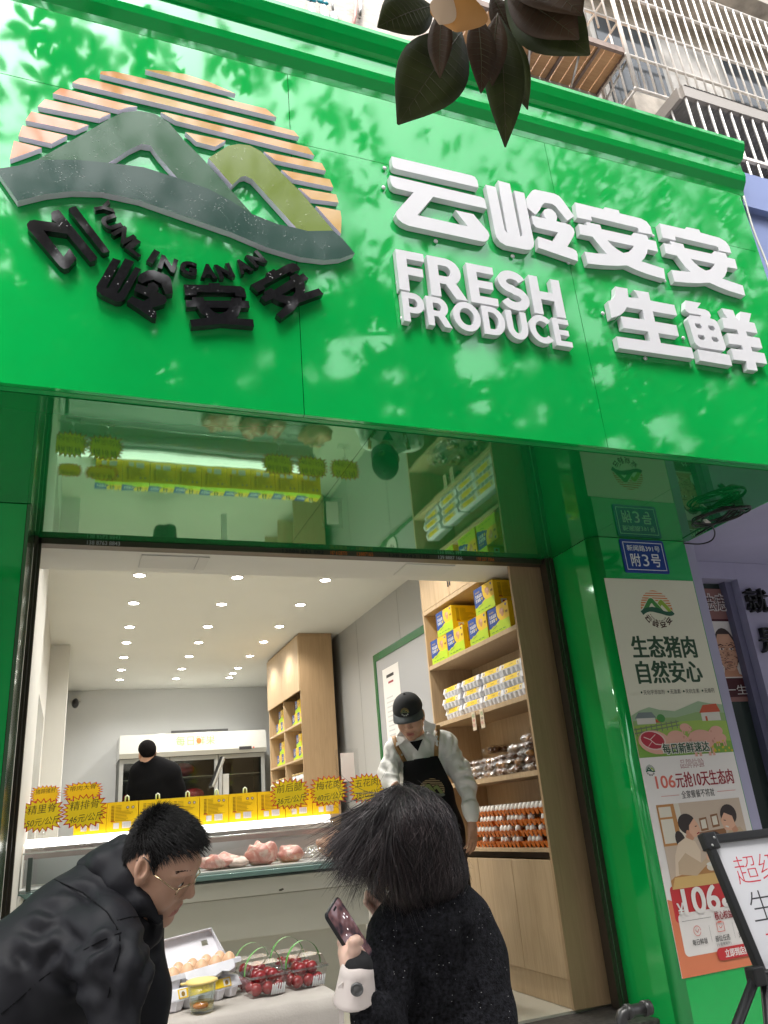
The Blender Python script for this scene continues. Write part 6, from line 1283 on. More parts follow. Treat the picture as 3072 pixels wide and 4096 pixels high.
# ================================================================== tasting table in front of the counter
TZ = 0.85
tb = thing('display_table', 'low table under a beige linen cloth in front of the shop', 'table', (0.2, 2.9, 0))
for x in (-0.55, 0.75):
    for y in (2.75, 3.10): MB().tube([(x, y, 0.002), (x, y, TZ - 0.03)], 0.018, 8).build('leg', STEEL, tb)
MB().box((-0.6, 2.70, TZ - 0.03), (0.80, 3.16, TZ - 0.004)).build('tabletop', WOODB, tb)
LIN = mat('beige_linen', (0.36, 0.33, 0.295), 0.85, var=(7, 0.9, 1.06), bump=(160, 0.35, 0.002)); m = MB(); nx, prof_ = 90, [(3.17, TZ - 0.20), (3.168, TZ), (3.0, TZ + 0.001), (2.8, TZ + 0.001), (2.70, TZ + 0.001), (2.685, TZ - 0.008), (2.68, TZ - 0.04), (2.675, TZ - 0.2), (2.67, TZ - 0.45)]
vs = []
for j, (y, z) in enumerate(prof_):
    for i in range(nx + 1):
        x = -0.615 + 1.432 * i / nx; w = 0.016 * max(0, TZ - 0.05 - z) / 0.4 * math.sin(i * 0.45 + 0.7 * math.sin(i * 0.13)); vs.append((x, y + w, z + (0.0015 * math.sin(i * 0.9 + j) if abs(z - TZ) < 0.01 else 0)))
fs = [(j * (nx + 1) + i, j * (nx + 1) + i + 1, (j + 1) * (nx + 1) + i + 1, (j + 1) * (nx + 1) + i) for j in range(len(prof_) - 1) for i in range(nx)]
m.add(vs, fs, 0, True); k0 = len(m.v); rows_ = []
for zi in range(6):
    for yi in range(9): m.v.append((0.817 + 0.012 * zi / 5 * (1 + math.sin(yi * 1.3)), 2.685 + 0.483 * yi / 8, TZ + 0.001 - 0.08 * zi))
for zi in range(5):
    for yi in range(8): m.f.append([k0 + zi * 9 + yi, k0 + zi * 9 + yi + 1, k0 + (zi + 1) * 9 + yi + 1, k0 + (zi + 1) * 9 + yi]); m.m.append(0); m.sm.append(True)
tag(m.build('tablecloth', LIN), 'beige linen cloth draped over the display table', 'tablecloth')
# egg cartons: a closed one below and an open one of brown eggs on top
CA = math.radians(24); cc = Vector((0.412, 2.895, TZ + 0.003))
c1 = dup(ct, cc, CA + 0.06, 'white egg carton with yellow label under the open one on the table'); c1['group'] = 'egg cartons on the table'; c1.scale = (0.93, 1.0, 0.77)
oc = thing('open_egg_carton', 'open white egg carton of ten brown eggs on the table', 'egg carton', cc + Vector((0, 0, 0.060)), 'egg cartons on the table'); oc.rotation_euler = (math.radians(-4), math.radians(-3), CA)
L, Wd = 0.270, 0.112
mm = carton_mesh(L, Wd); mm.v = [v for v in mm.v]
mm = MB()
for i in range(5):
    for j in (-1, 1): mm.lathe(((i - 2) * L / 5.2, j * Wd / 4.1, 0), [(0.016, 0.004), (0.020, 0.0), (0.029, 0.03), (0.0275, 0.036), (0.0265, 0.03), (0.014, 0.006)], 10, 0, Matrix.Rotation(math.radians(18), 3, 'Z'))
mm.box((-L / 2, -Wd / 2, 0.026), (L / 2, -Wd / 2 + 0.006, 0.040)).box((-L / 2, Wd / 2 - 0.006, 0.026), (L / 2, Wd / 2, 0.040)).box((-L / 2, -Wd / 2 + 0.007, 0.026), (-L / 2 + 0.006, Wd / 2 - 0.007, 0.040)).box((L / 2 - 0.006, -Wd / 2 + 0.007, 0.026), (L / 2, Wd / 2 - 0.007, 0.040))
for i in range(4): mm.lathe(((i - 1.5) * L / 5.2, 0, 0), [(0.016, 0.02), (0.010, 0.045), (0.006, 0.058), (0.0, 0.058)], 8)
mm.build('tray', PULP, oc, local=True)
m = MB(); z0 = 0.040; ang = math.radians(66); up_ = Vector((0, math.cos(ang), math.sin(ang))); o_ = Vector((0, Wd / 2, z0))
def lp(x, h): return o_ + X3 * x + up_ * h
hx0, hx1 = 0.075, 0.100; ex = L / 2; H_ = 0.096
m.prism([[lp(-ex, 0), lp(ex, 0), lp(ex - 0.008, H_ * 0.85), lp(ex - 0.022, H_), lp(-ex + 0.022, H_), lp(-ex + 0.008, H_ * 0.85)], [lp(-hx1, 0.05), lp(-hx0, 0.05), lp(-hx0, 0.068), lp(-hx1, 0.068)], [lp(hx0, 0.05), lp(hx1, 0.05), lp(hx1, 0.068), lp(hx0, 0.068)]], Vector((0, -math.sin(ang), math.cos(ang))), 0.003, back=True)
for s_ in (-1, 1): m.prism([[lp(s_ * ex, 0), lp(s_ * (ex - 0.008), H_ * 0.85), lp(s_ * (ex - 0.022), H_), lp(s_ * (ex - 0.02), H_) + Vector((0, -0.02, 0.008)), lp(s_ * ex, 0) + Vector((0, -0.028, 0.008))]], Vector((s_, 0, 0)), 0.002, back=True)
m.prism([[lp(-ex + 0.022, H_), lp(ex - 0.022, H_), lp(ex - 0.022, H_) + Vector((0, -0.024, 0.008)), lp(-ex + 0.022, H_) + Vector((0, -0.024, 0.008))]], Vector((0, 0.3, 1)), 0.002, back=True); m.build('lid', PULP, oc, local=True)
m = MB(); fl = [(-0.075, 0), (0.105, 0), (0.105, -0.022), (0.08, -0.028), (0.055, -0.022), (0.03, -0.030), (0.0, -0.024), (-0.03, -0.030), (-0.055, -0.028), (-0.075, -0.015)]; m.prism([[Vector((x, -Wd / 2 - 0.002 - 0.25 * abs(z), 0.038 + z)) for x, z in fl]], Vector((0, -1, 0.25)), 0.003, back=True); m.build('flap', PULP, oc, local=True)
be = None; Mr = Matrix.Rotation(CA, 3, 'Z')
for i in range(5):
    for j, rw in ((-1, 'front'), (1, 'back')):
        lab = f'brown egg in the open carton, {rw} row, {ORD[i]} from the left'; l2 = Vector(oc.location) + Mr @ Vector(((i - 2) * L / 5.2, j * Wd / 4.1, 0.006 + 0.010 * (i - 2) / 4))
        if be is None: be = tag(egg_mesh(0.0225, 0.058, EGBR), lab, 'egg', 'brown eggs in the open carton'); be.location = l2
        else: dup(be, l2, label=lab); 
# glass cup with a cracked egg and a yellow lid
cup = thing('glass_cup', 'small glass with a raw egg and a pale yellow lid on the table', 'cup', (0.405, 2.742, TZ + 0.003)); cc = Vector((0.405, 2.742, TZ + 0.003))
MB().lathe(cc, [(0.0, 0.001), (0.034, 0.001), (0.036, 0.006), (0.042, 0.075), (0.040, 0.075), (0.0345, 0.008), (0.0, 0.008)], 28).build('glass', GLASS, cup)
MB().lathe(cc, [(0.044, 0.076), (0.048, 0.078), (0.048, 0.084), (0.040, 0.087), (0.0, 0.088)], 28).box((cc.x - 0.063, cc.y - 0.012, cc.z + 0.079), (cc.x - 0.044, cc.y + 0.008, cc.z + 0.083)).build('lid', mat('pale_yellow_lid', (0.66, 0.50, 0.17), 0.5), cup)
MB().lathe(cc, [(0.0, 0.0085), (0.034, 0.0085), (0.0365, 0.028), (0.0, 0.029)], 24).build('egg_white', clear('egg_white_liquid', (0.92, 0.80, 0.55), 0.03), cup); MB().ell(cc + Vector((-0.004, -0.004, 0.019)), 0.024, 0.024, 0.010).build('yolk', mat('egg_yolk', (0.75, 0.26, 0.01), 0.15), cup)
# orange net carton of eggs beside the man
net = thing('orange_egg_pack', 'orange moulded pack holding an egg at the left end of the table', 'egg pack', (0.245, 2.86, TZ + 0.003)); c0 = Vector((0.245, 2.86, TZ + 0.003))
m = MB(); vs = []; 
for i in range(13):
    a = math.pi * i / 12
    for j in range(9): r_ = 0.05 + 0.006 * (j % 2); vs.append(c0 + Vector((-0.10 + 0.02 * j, -r_ * math.cos(a), 0.002 + 1.7 * r_ * math.sin(a))))
m.add(vs, [(i * 9 + j, i * 9 + j + 1, (i + 1) * 9 + j + 1, (i + 1) * 9 + j) for i in range(12) for j in range(8)]); m.build('shell', ORG, net)
m = MB(); m.lathe(c0 + Vector((0.062, 0, 0.0)), [(0.05, 0.0), (0.052, 0.02), (0.045, 0.05)], 16).build('end_cap', ORG, net)
MB().ell(c0 + Vector((0.035, -0.042, 0.055)), 0.024, 0.018, 0.026).build('egg', EGBR, net)
# clear boxes of tomatoes with green ribbon handles
TOM = mat('red_tomato', (0.27, 0.014, 0.018), 0.18, ior=1.5, var=(6, 0.75, 1.15)); RIBG = mat('green_ribbon', (0.06, 0.30, 0.03), 0.3, sheen=0.2); NETW = mat('white_foam_net', (0.62, 0.62, 0.62), 0.6); CALX = mat('tomato_calyx', (0.06, 0.08, 0.02), 0.6)
tmt = None
def tbox(cx, cy, rz, label, seed):
    global tmt
    t = thing('tomato_box', label, 'punnet', (cx, cy, TZ + 0.003), 'clear tomato boxes on the table'); t.rotation_euler = (0, 0, rz); w, d, h = 0.062, 0.052, 0.082
    def fr(z0, s0, z1, s1, m): m.add([(a * w * s, b * d * s, z) for z, s in ((z0, s0), (z1, s1)) for a, b in ((-1, -1), (1, -1), (1, 1), (-1, 1))], [(0, 1, 5, 4), (1, 2, 6, 5), (2, 3, 7, 6), (3, 0, 4, 7)]); return m
    m = fr(0.001, 0.86, 0.055, 1.0, MB()); m.add([(a * w * 0.86, b * d * 0.86, 0.001) for a, b in ((-1, -1), (1, -1), (1, 1), (-1, 1))], [(0, 1, 2, 3)]); m.build('tray', FILM, t, local=True)
    m = fr(0.060, 1.0, 0.092, 0.82, MB()); m.add([(a * w * 0.82, b * d * 0.82, 0.092) for a, b in ((-1, -1), (1, -1), (1, 1), (-1, 1))], [(0, 1, 2, 3)]); m.build('lid', FILM, t, local=True)
    m = MB()
    for z in (0.056, 0.0595):
        pts = [Vector((a * w * 1.04, b * d * 1.04, z)) for a, b in ((-1, -1), (1, -1), (1, 1), (-1, 1))]; m.tube(pts, 0.0022, 5, closed=True)
    m.build('rim', clear('plastic_rim', (0.80, 0.80, 0.78), 0.1, 1.0, 1.9), t, local=True)
    m = MB(); vs = []
    for k in range(15):
        a = math.pi * k / 14; x, z = -w * 1.05 * math.cos(a), 0.060 + 0.075 * math.sin(a); vs += [(x, -0.006, z), (x, 0.006, z)]
    m.add(vs, [(2 * k, 2 * k + 1, 2 * k + 3, 2 * k + 2) for k in range(14)], 0, True); m.build('handle', RIBG, t, local=True)
    m = MB(); m.box((0.01, -d * 0.84, 0.004), (0.055, -d * 0.83, 0.028))
    for k in range(6): m.tube([(0.008 + k * 0.008, -d * 0.86, 0.003), (0.016 + k * 0.008, -d * 0.88, 0.032)], 0.0022, 5)
    m.build('foam_net', NETW, t, local=True)
    r_ = np.random.default_rng(seed); Rz = Matrix.Rotation(rz, 3, 'Z'); nm = label.split(',')[-1].strip()
    for i, (x, y, z) in enumerate(((-0.036, -0.026, 0.0), (0.0, -0.028, 0.0), (0.036, -0.026, 0.0), (-0.034, 0.022, 0.0), (0.002, 0.02, 0.0), (0.036, 0.022, 0.0), (-0.02, -0.022, 0.034), (0.02, -0.022, 0.034), (-0.02, 0.018, 0.034), (0.022, 0.018, 0.034))):
        p_ = Vector((cx, cy, TZ + 0.006)) + Rz @ Vector((x + r_.uniform(-0.003, 0.003), y, z)); lab = f'red tomato in the {nm}, ' + ('lower layer' if z == 0 else 'upper layer')
        if tmt is None:
            tmt = thing('tomato', lab, 'tomato', p_, 'tomatoes in the clear boxes'); MB().ell((0, 0, 0.019), 0.020, 0.020, 0.019).build('fruit', TOM, tmt, local=True); mm = MB()
            for k in range(5): a = k * 1.257; leaf(mm, (0, 0, 0.0375), (0.011 * math.cos(a), 0.011 * math.sin(a), 0.036), 0.005, Z3, 0, 0, 0, 3)
            mm.build('calyx', CALX, tmt, local=True)
        else: dup(tmt, p_, r_.uniform(0, 6), lab)
tbox(0.618, 2.850, 0.15, 'clear plastic tomato box with green handle, front left box', 1)
tbox(0.758, 2.875, 0.22, 'clear plastic tomato box with green handle, front right box', 2)
tbox(0.610, 2.995, 0.12, 'clear plastic tomato box with green handle, back left box', 3)
tbox(0.740, 3.020, 0.18, 'clear plastic tomato box with green handle, back right box', 4)
# ================================================================== people: bodies grown as one surface from a distance field
import openvdb
V = lambda p: np.array((p[0], p[1], p[2]), float)
def d_cone(P, a, b, ra, rb):
    a, b = V(a), V(b); ab = b - a; L2 = ab.dot(ab); t = np.clip(((P - a) @ ab) / max(L2, 1e-12), 0, 1)
    return np.linalg.norm(P - a - t[:, None] * ab, axis=1) - (ra + (rb - ra) * t)
def d_ell(P, c, r, R=None):
    q = P - V(c)
    if R is not None: q = q @ R
    r = np.array(r, float); k0 = np.linalg.norm(q / r, axis=1); k1 = np.linalg.norm(q / (r * r), axis=1)
    return k0 * (k0 - 1) / np.maximum(k1, 1e-9)
def smin(a, b, k):
    h = np.clip(0.5 + 0.5 * (b - a) / k, 0, 1); return b * (1 - h) + a * h - k * h * (1 - h)
def smax(a, b, k): return -smin(-a, -b, k)
def grow(fn, lo, hi, h, name, mats, parent=None, frame=None, pick=None, off=True):
    """fn(P) -> signed distance on local points; frame = (origin, 3x3 columns) maps local to world"""
    lo, hi = np.array(lo, float), np.array(hi, float); n = np.ceil((hi - lo) / h).astype(int) + 1
    ax = [lo[i] + h * np.arange(n[i]) for i in range(3)]; out = np.empty(n, np.float32)
    yy, zz = np.meshgrid(ax[1], ax[2], indexing='ij'); yz = np.stack([yy.ravel(), zz.ravel()], 1)
    st = max(1, int(400000 / len(yz)))
    for i in range(0, n[0], st):
        xs_ = ax[0][i:i + st]; P = np.concatenate([np.repeat(xs_, len(yz))[:, None], np.tile(yz, (len(xs_), 1))], 1)
        out[i:i + st] = fn(P).reshape(len(xs_), n[1], n[2])
    out = np.clip(out / h, -3, 3)
    g = openvdb.FloatGrid(3.0); g.copyFromArray(out.astype(np.float32)); pts, qd = g.convertToQuads(0.0)
    pts = pts * h + lo; qd = np.asarray(qd)
    a, b, c = pts[qd[:, 0]], pts[qd[:, 1]], pts[qd[:, 2]]; vol = np.einsum('ij,ij->i', a, np.cross(b, c)).sum()
    if vol < 0: qd = qd[:, ::-1]
    mi = np.zeros(len(qd), int) if pick is None else pick(pts[qd].mean(1))
    if frame is not None:
        o, M_ = frame; pts = pts @ np.array(M_).T + V(o)
        if np.linalg.det(np.array(M_)) < 0: qd = qd[:, ::-1]
    m = MB(); m.v = [tuple(p) for p in pts]; m.f = [list(map(int, q)) for q in qd]; m.m = [int(x) for x in mi]; m.sm = [True] * len(m.f)
    return m.build(name, mats, parent)
def crease(o, lines, A=0.006, w=0.009):
    """press fold lines into a grown garment: a valley with a soft ridge on either side"""
    me = o.data; n = len(me.vertices); co = np.empty(n * 3); me.vertices.foreach_get('co', co); co = co.reshape(-1, 3); no = np.empty(n * 3); me.vertices.foreach_get('normal', no); no = no.reshape(-1, 3)
    off = V(OFF.get(o.name, (0, 0, 0))); W_ = co + off; d = np.zeros(n)
    for pts in lines:
        if len(pts) < 3: continue
        pts = [V(p) for p in pts]; lo_ = np.min(pts, 0) - 0.08; hi_ = np.max(pts, 0) + 0.08; k = np.where(np.all((W_ > lo_) & (W_ < hi_), 1))[0]
        if not len(k): continue
        Q = W_[k]; best = np.full(len(k), 9.0); tt = np.zeros(len(k))
        for i, (a, b) in enumerate(zip(pts, pts[1:])):
            ab = b - a; t = np.clip(((Q - a) @ ab) / max(ab.dot(ab), 1e-9), 0, 1); e = np.linalg.norm(Q - a - t[:, None] * ab, axis=1); u_ = e < best; best[u_] = e[u_]; tt[u_] = (i + t[u_]) / (len(pts) - 1)
        env = np.sin(np.pi * np.clip(tt, 0.02, 0.98)) ** 0.6; d[k] += A * env * (-np.exp(-(best / w) ** 2) + 0.75 * np.exp(-((best - 2.1 * w) / (1.1 * w)) ** 2))
    co += no * d[:, None]; me.vertices.foreach_set('co', co.ravel()); me.update()
def onsurf(px, surf, t0, lo=0.35, step=8):
    pts = []
    for (u0, v0), (u1, v1) in zip(px, px[1:]):
        for k in range(step):
            r_ = ray(u0 + (u1 - u0) * k / step, v0 + (v1 - v0) * k / step); ts = np.linspace(t0 - lo, t0 + lo, 140); P = np.array([V(CAM + r_ * t) for t in ts]); dd = surf(P); i = int(np.argmax(dd < 0))
            if dd[i] < 0: pts.append(CAM + r_ * ts[i])
    return pts
def pxs(chain):
    """[(u, v, t, r px), ...] -> [(world point, radius)]"""
    return [(PT(u, v, t), r * t / F) for u, v, t, r in chain]
def limbs(P, chains, k=0.02, d=None):
    for ch in chains:
        q = pxs(ch)
        if len(q) == 1: e = d_ell(P, q[0][0], (q[0][1],) * 3); d = e if d is None else smin(d, e, k)
        for (a, ra), (b, rb) in zip(q, q[1:]):
            e = d_cone(P, a, b, ra, rb); d = e if d is None else smin(d, e, k)
    return d
def folds(P, amp, f, d1, d2, ph=0.0):
    """cloth creases: slanted waves, bent by a second wave"""
    d1, d2 = V(d1), V(d2); a = P @ d1; b = P @ d2
    w = np.sin(f * a + 2.2 * np.sin(0.35 * f * b + ph) + ph); w2 = np.sin(0.43 * f * a - 0.3 * f * b + 1.7 * np.sin(0.3 * f * a + 2 * ph))
    return amp * (np.abs(w) ** 1.5 * np.sign(w) * 0.6 + 0.6 * w2)
SKIN = mat('skin_tone', (0.52, 0.30, 0.205), 0.48, var=(18, 0.93, 1.05), bump=(140, 0.12, 0.001), sss=0.12); LIP = mat('lip_tone', (0.40, 0.15, 0.12), 0.42); SKINW = mat('pale_skin_tone', (0.66, 0.43, 0.34), 0.48, var=(18, 0.95, 1.04), bump=(140, 0.1, 0.001), sss=0.12)
HAIR = mat('black_hair', (0.007, 0.006, 0.006), 0.5, spec=0.35); HAIRB = mat('cropped_hair', (0.006, 0.005, 0.005), 0.95, spec=0.08, bump=(300, 0.5, 0.002)); HAIR2 = mat('dark_brown_hair', (0.016, 0.012, 0.013), 0.38, spec=0.5); EYEW = mat('eye_white', (0.65, 0.62, 0.58), 0.2); IRIS = mat('eye_dark', (0.012, 0.008, 0.006), 0.08)
def head_sdf(P, neck=(-0.055, 0, -0.15), wide=1.0, ear=(0, 0), back=1.0):
    P = P.copy(); P[:, 0] = np.where(P[:, 0] < 0, P[:, 0] / back, P[:, 0]); x, y, z = P[:, 0], np.abs(P[:, 1]) / wide, P[:, 2]; Q = np.stack([x, y, z], 1)
    d = d_ell(Q, (0.002, 0, 0.045), (0.096, 0.076, 0.078)); d = smin(d, d_ell(Q, (0.040, 0, 0.0), (0.062, 0.063, 0.088)), 0.03)
    d = smin(d, d_cone(Q, (0.0, 0.046, -0.045), (0.073, 0.008, -0.080), 0.026, 0.020), 0.03); d = smin(d, d_ell(Q, (0.056, 0.038, -0.018), (0.034, 0.027, 0.034)), 0.02)
    d = smin(d, d_ell(Q, (0.086, 0, -0.078), (0.017, 0.022, 0.016)), 0.018)
    d = smin(d, d_ell(Q, (0.082, 0.026, 0.046), (0.020, 0.028, 0.012)), 0.016)
    d = smax(d, -d_ell(Q, (0.105, 0.033, 0.027), (0.018, 0.020, 0.013)), 0.012)
    d = smin(d, d_ell(Q, (0.083, 0.033, 0.0265), (0.0135, 0.017, 0.0125)), 0.004)              # lids
    d = smax(d, -d_ell(Q, (0.100, 0.033, 0.0235), (0.008, 0.014, 0.0022)), 0.002)               # eye slit
    d = smin(d, d_cone(Q, (0.092, 0, 0.036), (0.112, 0, -0.004), 0.008, 0.0125), 0.014); d = smin(d, d_ell(Q, (0.101, 0.0135, -0.010), (0.012, 0.0085, 0.008)), 0.006)
    d = smax(d, -d_ell(Q, (0.105, 0.007, -0.0185), (0.006, 0.004, 0.005)), 0.003)
    d = smin(d, d_ell(Q, (0.088, 0, -0.045), (0.016, 0.028, 0.020)), 0.014)
    d = smin(d, d_ell(Q, (0.0985, 0.005, -0.0405), (0.009, 0.020, 0.0058)), 0.005); d = smin(d, d_ell(Q, (0.0955, 0.0, -0.0545), (0.010, 0.021, 0.0072)), 0.005)
    d = smax(d, -d_ell(Q, (0.110, 0, -0.0475), (0.014, 0.020, 0.0028)), 0.002)
    d = smin(d, d_cone(P, (-0.025, 0, -0.03), neck, 0.052, 0.054), 0.03)
    R = np.array(Matrix.Rotation(math.radians(-12), 3, 'Y')); Q = Q - np.array((ear[0], 0, ear[1])); e = d_ell(Q, (-0.012, 0.079, 0.006), (0.017, 0.0095, 0.030), R); e = smax(e, -d_ell(Q, (-0.009, 0.089, 0.007), (0.0095, 0.0105, 0.0185), R), 0.003); e = smin(e, d_ell(Q, (-0.018, 0.083, 0.010), (0.0035, 0.004, 0.016), R), 0.004); e = smin(e, d_ell(Q, (0.0005, 0.080, -0.004), (0.004, 0.004, 0.006)), 0.004)
    e = smin(e, d_ell(Q, (-0.006, 0.076, -0.024), (0.010, 0.006, 0.011)), 0.008)
    return smin(d, e, 0.006)
def head(root, O, Fd, Ud, s=1.0, skin=SKIN, res=0.0026, eyes=True, wide=1.0, sx=1.0, neck=None, ear=(0, 0), back=1.0):
    Fd = Vector(Fd).normalized(); Ud = (Vector(Ud) - Fd * Vector(Ud).dot(Fd)).normalized(); Ld = Ud.cross(Fd)
    M_ = np.array(((Fd.x * sx, Ld.x, Ud.x), (Fd.y * sx, Ld.y, Ud.y), (Fd.z * sx, Ld.z, Ud.z))) * s
    def pick(c):
        lip = (c[:, 0] > 0.089) & (np.abs(c[:, 1]) < 0.022) & (c[:, 2] > -0.0615) & (c[:, 2] < -0.0355 - 0.25 * np.abs(c[:, 1])); return lip.astype(int)
    nk_ = np.array((-0.055, 0, -0.15)) if neck is None else np.linalg.solve(M_, V(neck) - V(O))
    b = grow(lambda P: head_sdf(P, nk_ * np.array((1 / back if nk_[0] < 0 else 1, 1, 1)), wide, ear, back), (min(-0.13, nk_[0] - 0.06), min(-0.098, nk_[1] - 0.06), min(-0.17, nk_[2] - 0.03)), (0.135, max(0.098, nk_[1] + 0.06), 0.135), res, 'head', [skin, LIP], root, (O, M_), pick)
    fr_ = (Vector(O), Matrix(M_.tolist()))
    if eyes:
        for sy in (-1, 1):
            c = fr_[0] + fr_[1] @ Vector((0.0848, sy * 0.0335 * wide, 0.0245)); m = MB(); m.ell(c, 0.0118 * s, 0.0118 * s, 0.0118 * s, 12, 8, 0); c2 = fr_[0] + fr_[1] @ Vector((0.0922, sy * 0.0325 * wide, 0.0235)); m.ell(c2, 0.0062 * s, 0.0062 * s, 0.0062 * s, 10, 6, 1); m.build('eye', [EYEW, IRIS], root)
    return fr_
def strands(m, lines, r0, tip=0.15, mi=0):
    for pts in lines:
        n = len(pts); m.tube(pts, [r0 * (1 - (1 - tip) * (i / (n - 1)) ** 1.5) for i in range(n)], 3, mi, False, True)
def hand(root, name, wrist, palm_dir, palm_nrm, side, curl, s=1.0, skin=SKIN, thumb=(0.5, 0.4), res=0.0026, spread=0.10):
    """five fingered hand as one surface; palm_dir points from wrist to fingers, palm_nrm out of the palm, side = towards the thumb"""
    X_ = Vector(palm_dir).normalized(); N_ = (Vector(palm_nrm) - X_ * Vector(palm_nrm).dot(X_)).normalized(); T_ = N_.cross(X_) * side
    M_ = np.array(((X_.x, T_.x, N_.x), (X_.y, T_.y, N_.y), (X_.z, T_.z, N_.z))) * s
    chains = []
    for k, (ty, L, r) in enumerate(((0.030, (0.042, 0.026, 0.020), 0.0088), (0.010, (0.046, 0.030, 0.022), 0.0090), (-0.010, (0.043, 0.028, 0.021), 0.0086), (-0.029, (0.034, 0.021, 0.018), 0.0076))):
        p = np.array((0.088 - 0.004 * k, ty, 0.0)); a = 0.0; pts = [(np.array((0.05, ty * 0.8, 0.0)), r * 1.05), (p, r * 1.05)]; cu = curl[k] if hasattr(curl, '__len__') else curl
        for j, l in enumerate(L):
            a += cu * (0.75, 1.0, 0.7)[j]; p = p + np.array((math.cos(a), spread * (1.5 - k) * 0.6, math.sin(a))) * l; pts.append((p, r * (0.95, 0.88, 0.74)[j]))
        chains.append(pts)
    t0 = np.array((0.022, 0.026, 0.006)); tv = np.array((0.60, 0.62, thumb[0])); tv /= np.linalg.norm(tv); t1 = t0 + tv * 0.040; tv2 = np.array((0.9, 0.15, thumb[1])); tv2 /= np.linalg.norm(tv2); t2 = t1 + tv2 * 0.032; tv3 = np.array((0.95, -0.12, thumb[1] * 1.2)); tv3 /= np.linalg.norm(tv3); t3 = t2 + tv3 * 0.024
    chains.append([(t0, 0.014), (t1, 0.0115), (t2, 0.0105), (t3, 0.0085)])
    def fn(P):
        d = d_ell(P, (0.050, 0.0, 0.0), (0.050, 0.040, 0.0155)); d = smin(d, d_cone(P, (-0.06, 0, 0), (0.02, 0, 0), 0.025, 0.024), 0.02); d = smin(d, d_ell(P, (0.030, 0.024, 0.008), (0.028, 0.016, 0.014)), 0.012)
        for i, ch in enumerate(chains):
            e = None
            for (a, ra), (b, rb) in zip(ch, ch[1:]): c = d_cone(P, a, b, ra, rb); e = c if e is None else smin(e, c, 0.003)
            d = smin(d, e, 0.006)
        return d
    return grow(fn, (-0.075, -0.075, -0.06), (0.205, 0.11, 0.12), res, name, [skin], root, (wrist, M_))

# ------------------------------------------------------------------ man in glasses bending over the table
man = thing('person', 'man in black hooded jacket and glasses bending over the table', 'person', (-0.35, 1.9, 0))
JKT = mat('black_softshell', (0.011, 0.011, 0.014), 0.6, spec=0.25, bump=(500, 0.06, 0.0006), var=(3, 0.8, 1.2)); JKS = mat('jacket_seam', (0.006, 0.006, 0.007), 0.8, spec=0.1); TROU = mat('dark_trousers', (0.02, 0.02, 0.025), 0.8)
mF = (RC * 0.906 + DC * 0.423) * math.cos(math.radians(9)) - FC * math.sin(math.radians(9)); mU = RC * 0.423 - DC * 0.906; mL = mU.cross(mF)
mO = PT(587, 3464, 1.775)
hf = head(man, mO, mF, mU, 1.04, res=0.0023, neck=PT(480, 3570, 1.82), ear=(0.024, 0.030), back=0.62)
def HL(x, y, z, f=hf): return f[0] + f[1] @ Vector((x, y, z))
def jacket(P):
    d = limbs(P, [[(420, 3650, 1.80, 190), (350, 3730, 1.75, 235), (160, 3905, 1.66, 258), (-120, 4160, 1.56, 270)], [(500, 3610, 1.80, 130), (420, 3640, 1.78, 170)], [(430, 3530, 1.79, 95), (480, 3600, 1.77, 110)],
                  [(430, 3740, 1.62, 135), (455, 3900, 1.54, 118), (470, 4180, 1.46, 100)], [(560, 3720, 1.92, 95), (560, 4000, 1.86, 100), (600, 4250, 1.78, 85)]], 0.05)
    d = smin(d, limbs(P, [[(480, 3410, 1.80, 56), (485, 3500, 1.76, 58), (550, 3600, 1.72, 38), (625, 3665, 1.71, 26)], [(628, 3670, 1.72, 26), (615, 3740, 1.75, 42)], [(575, 3665, 1.745, 46), (590, 3720, 1.75, 50)], [(400, 3452, 1.80, 45), (480, 3400, 1.78, 48)], [(560, 3480, 1.90, 60), (640, 3640, 1.86, 40)]], 0.022), 0.03)
    d = d + folds(P, 0.0050, 30, (0.55, 0.2, 0.8), (0.8, 0.0, -0.55), 0.6) * 0.9
    c = PT(560, 3960, 1.66); w = np.exp(-np.sum((P - V(PT(330, 3820, 1.66))) ** 2, 1) / 0.05); d = d + w * folds(P, 0.010, 46, (0.75, 0.0, 0.66), (-0.66, 0, 0.75), 2.0)
    neck = d_cone(P, HL(0.02, 0, -0.03), PT(490, 3565, 1.82), 0.068, 0.056); d = smax(d, -neck, 0.006)
    return smax(d, d_ell(P, HL(0.03, 0, 0.0), (0.088, 0.074, 0.098)) * -1, 0.004)
jk = grow(jacket, (-0.95, 1.30, 0.70), (0.42, 2.35, 1.48), 0.007, 'jacket', [JKT], man)
Z4j = zr(0, 3000, 1.659)
crease(jk, [onsurf([Z4j(*q) for q in ln], jacket, 1.72) for ln in ([(810, 1200), (740, 1260), (640, 1330), (540, 1390)], [(800, 1290), (735, 1400), (700, 1490)], [(770, 1330), (690, 1310), (600, 1300)], [(300, 1110), (420, 1180), (520, 1280), (600, 1290)], [(240, 1040), (330, 1060), (420, 1110)], [(80, 1320), (140, 1390), (210, 1450)],
  [(560, 1500), (700, 1600), (760, 1700)], [(320, 1480), (480, 1560), (640, 1610)], [(1000, 1150), (960, 1260), (900, 1400)], [(830, 1240), (800, 1400), (760, 1560)], [(900, 1480), (880, 1620), (870, 1760)], [(420, 1290), (330, 1380), (250, 1500)], [(150, 1180), (260, 1220), (380, 1210)], [(420, 900), (560, 960), (640, 1060)], [(1020, 1300), (970, 1420), (940, 1560)])], 0.0085, 0.011)
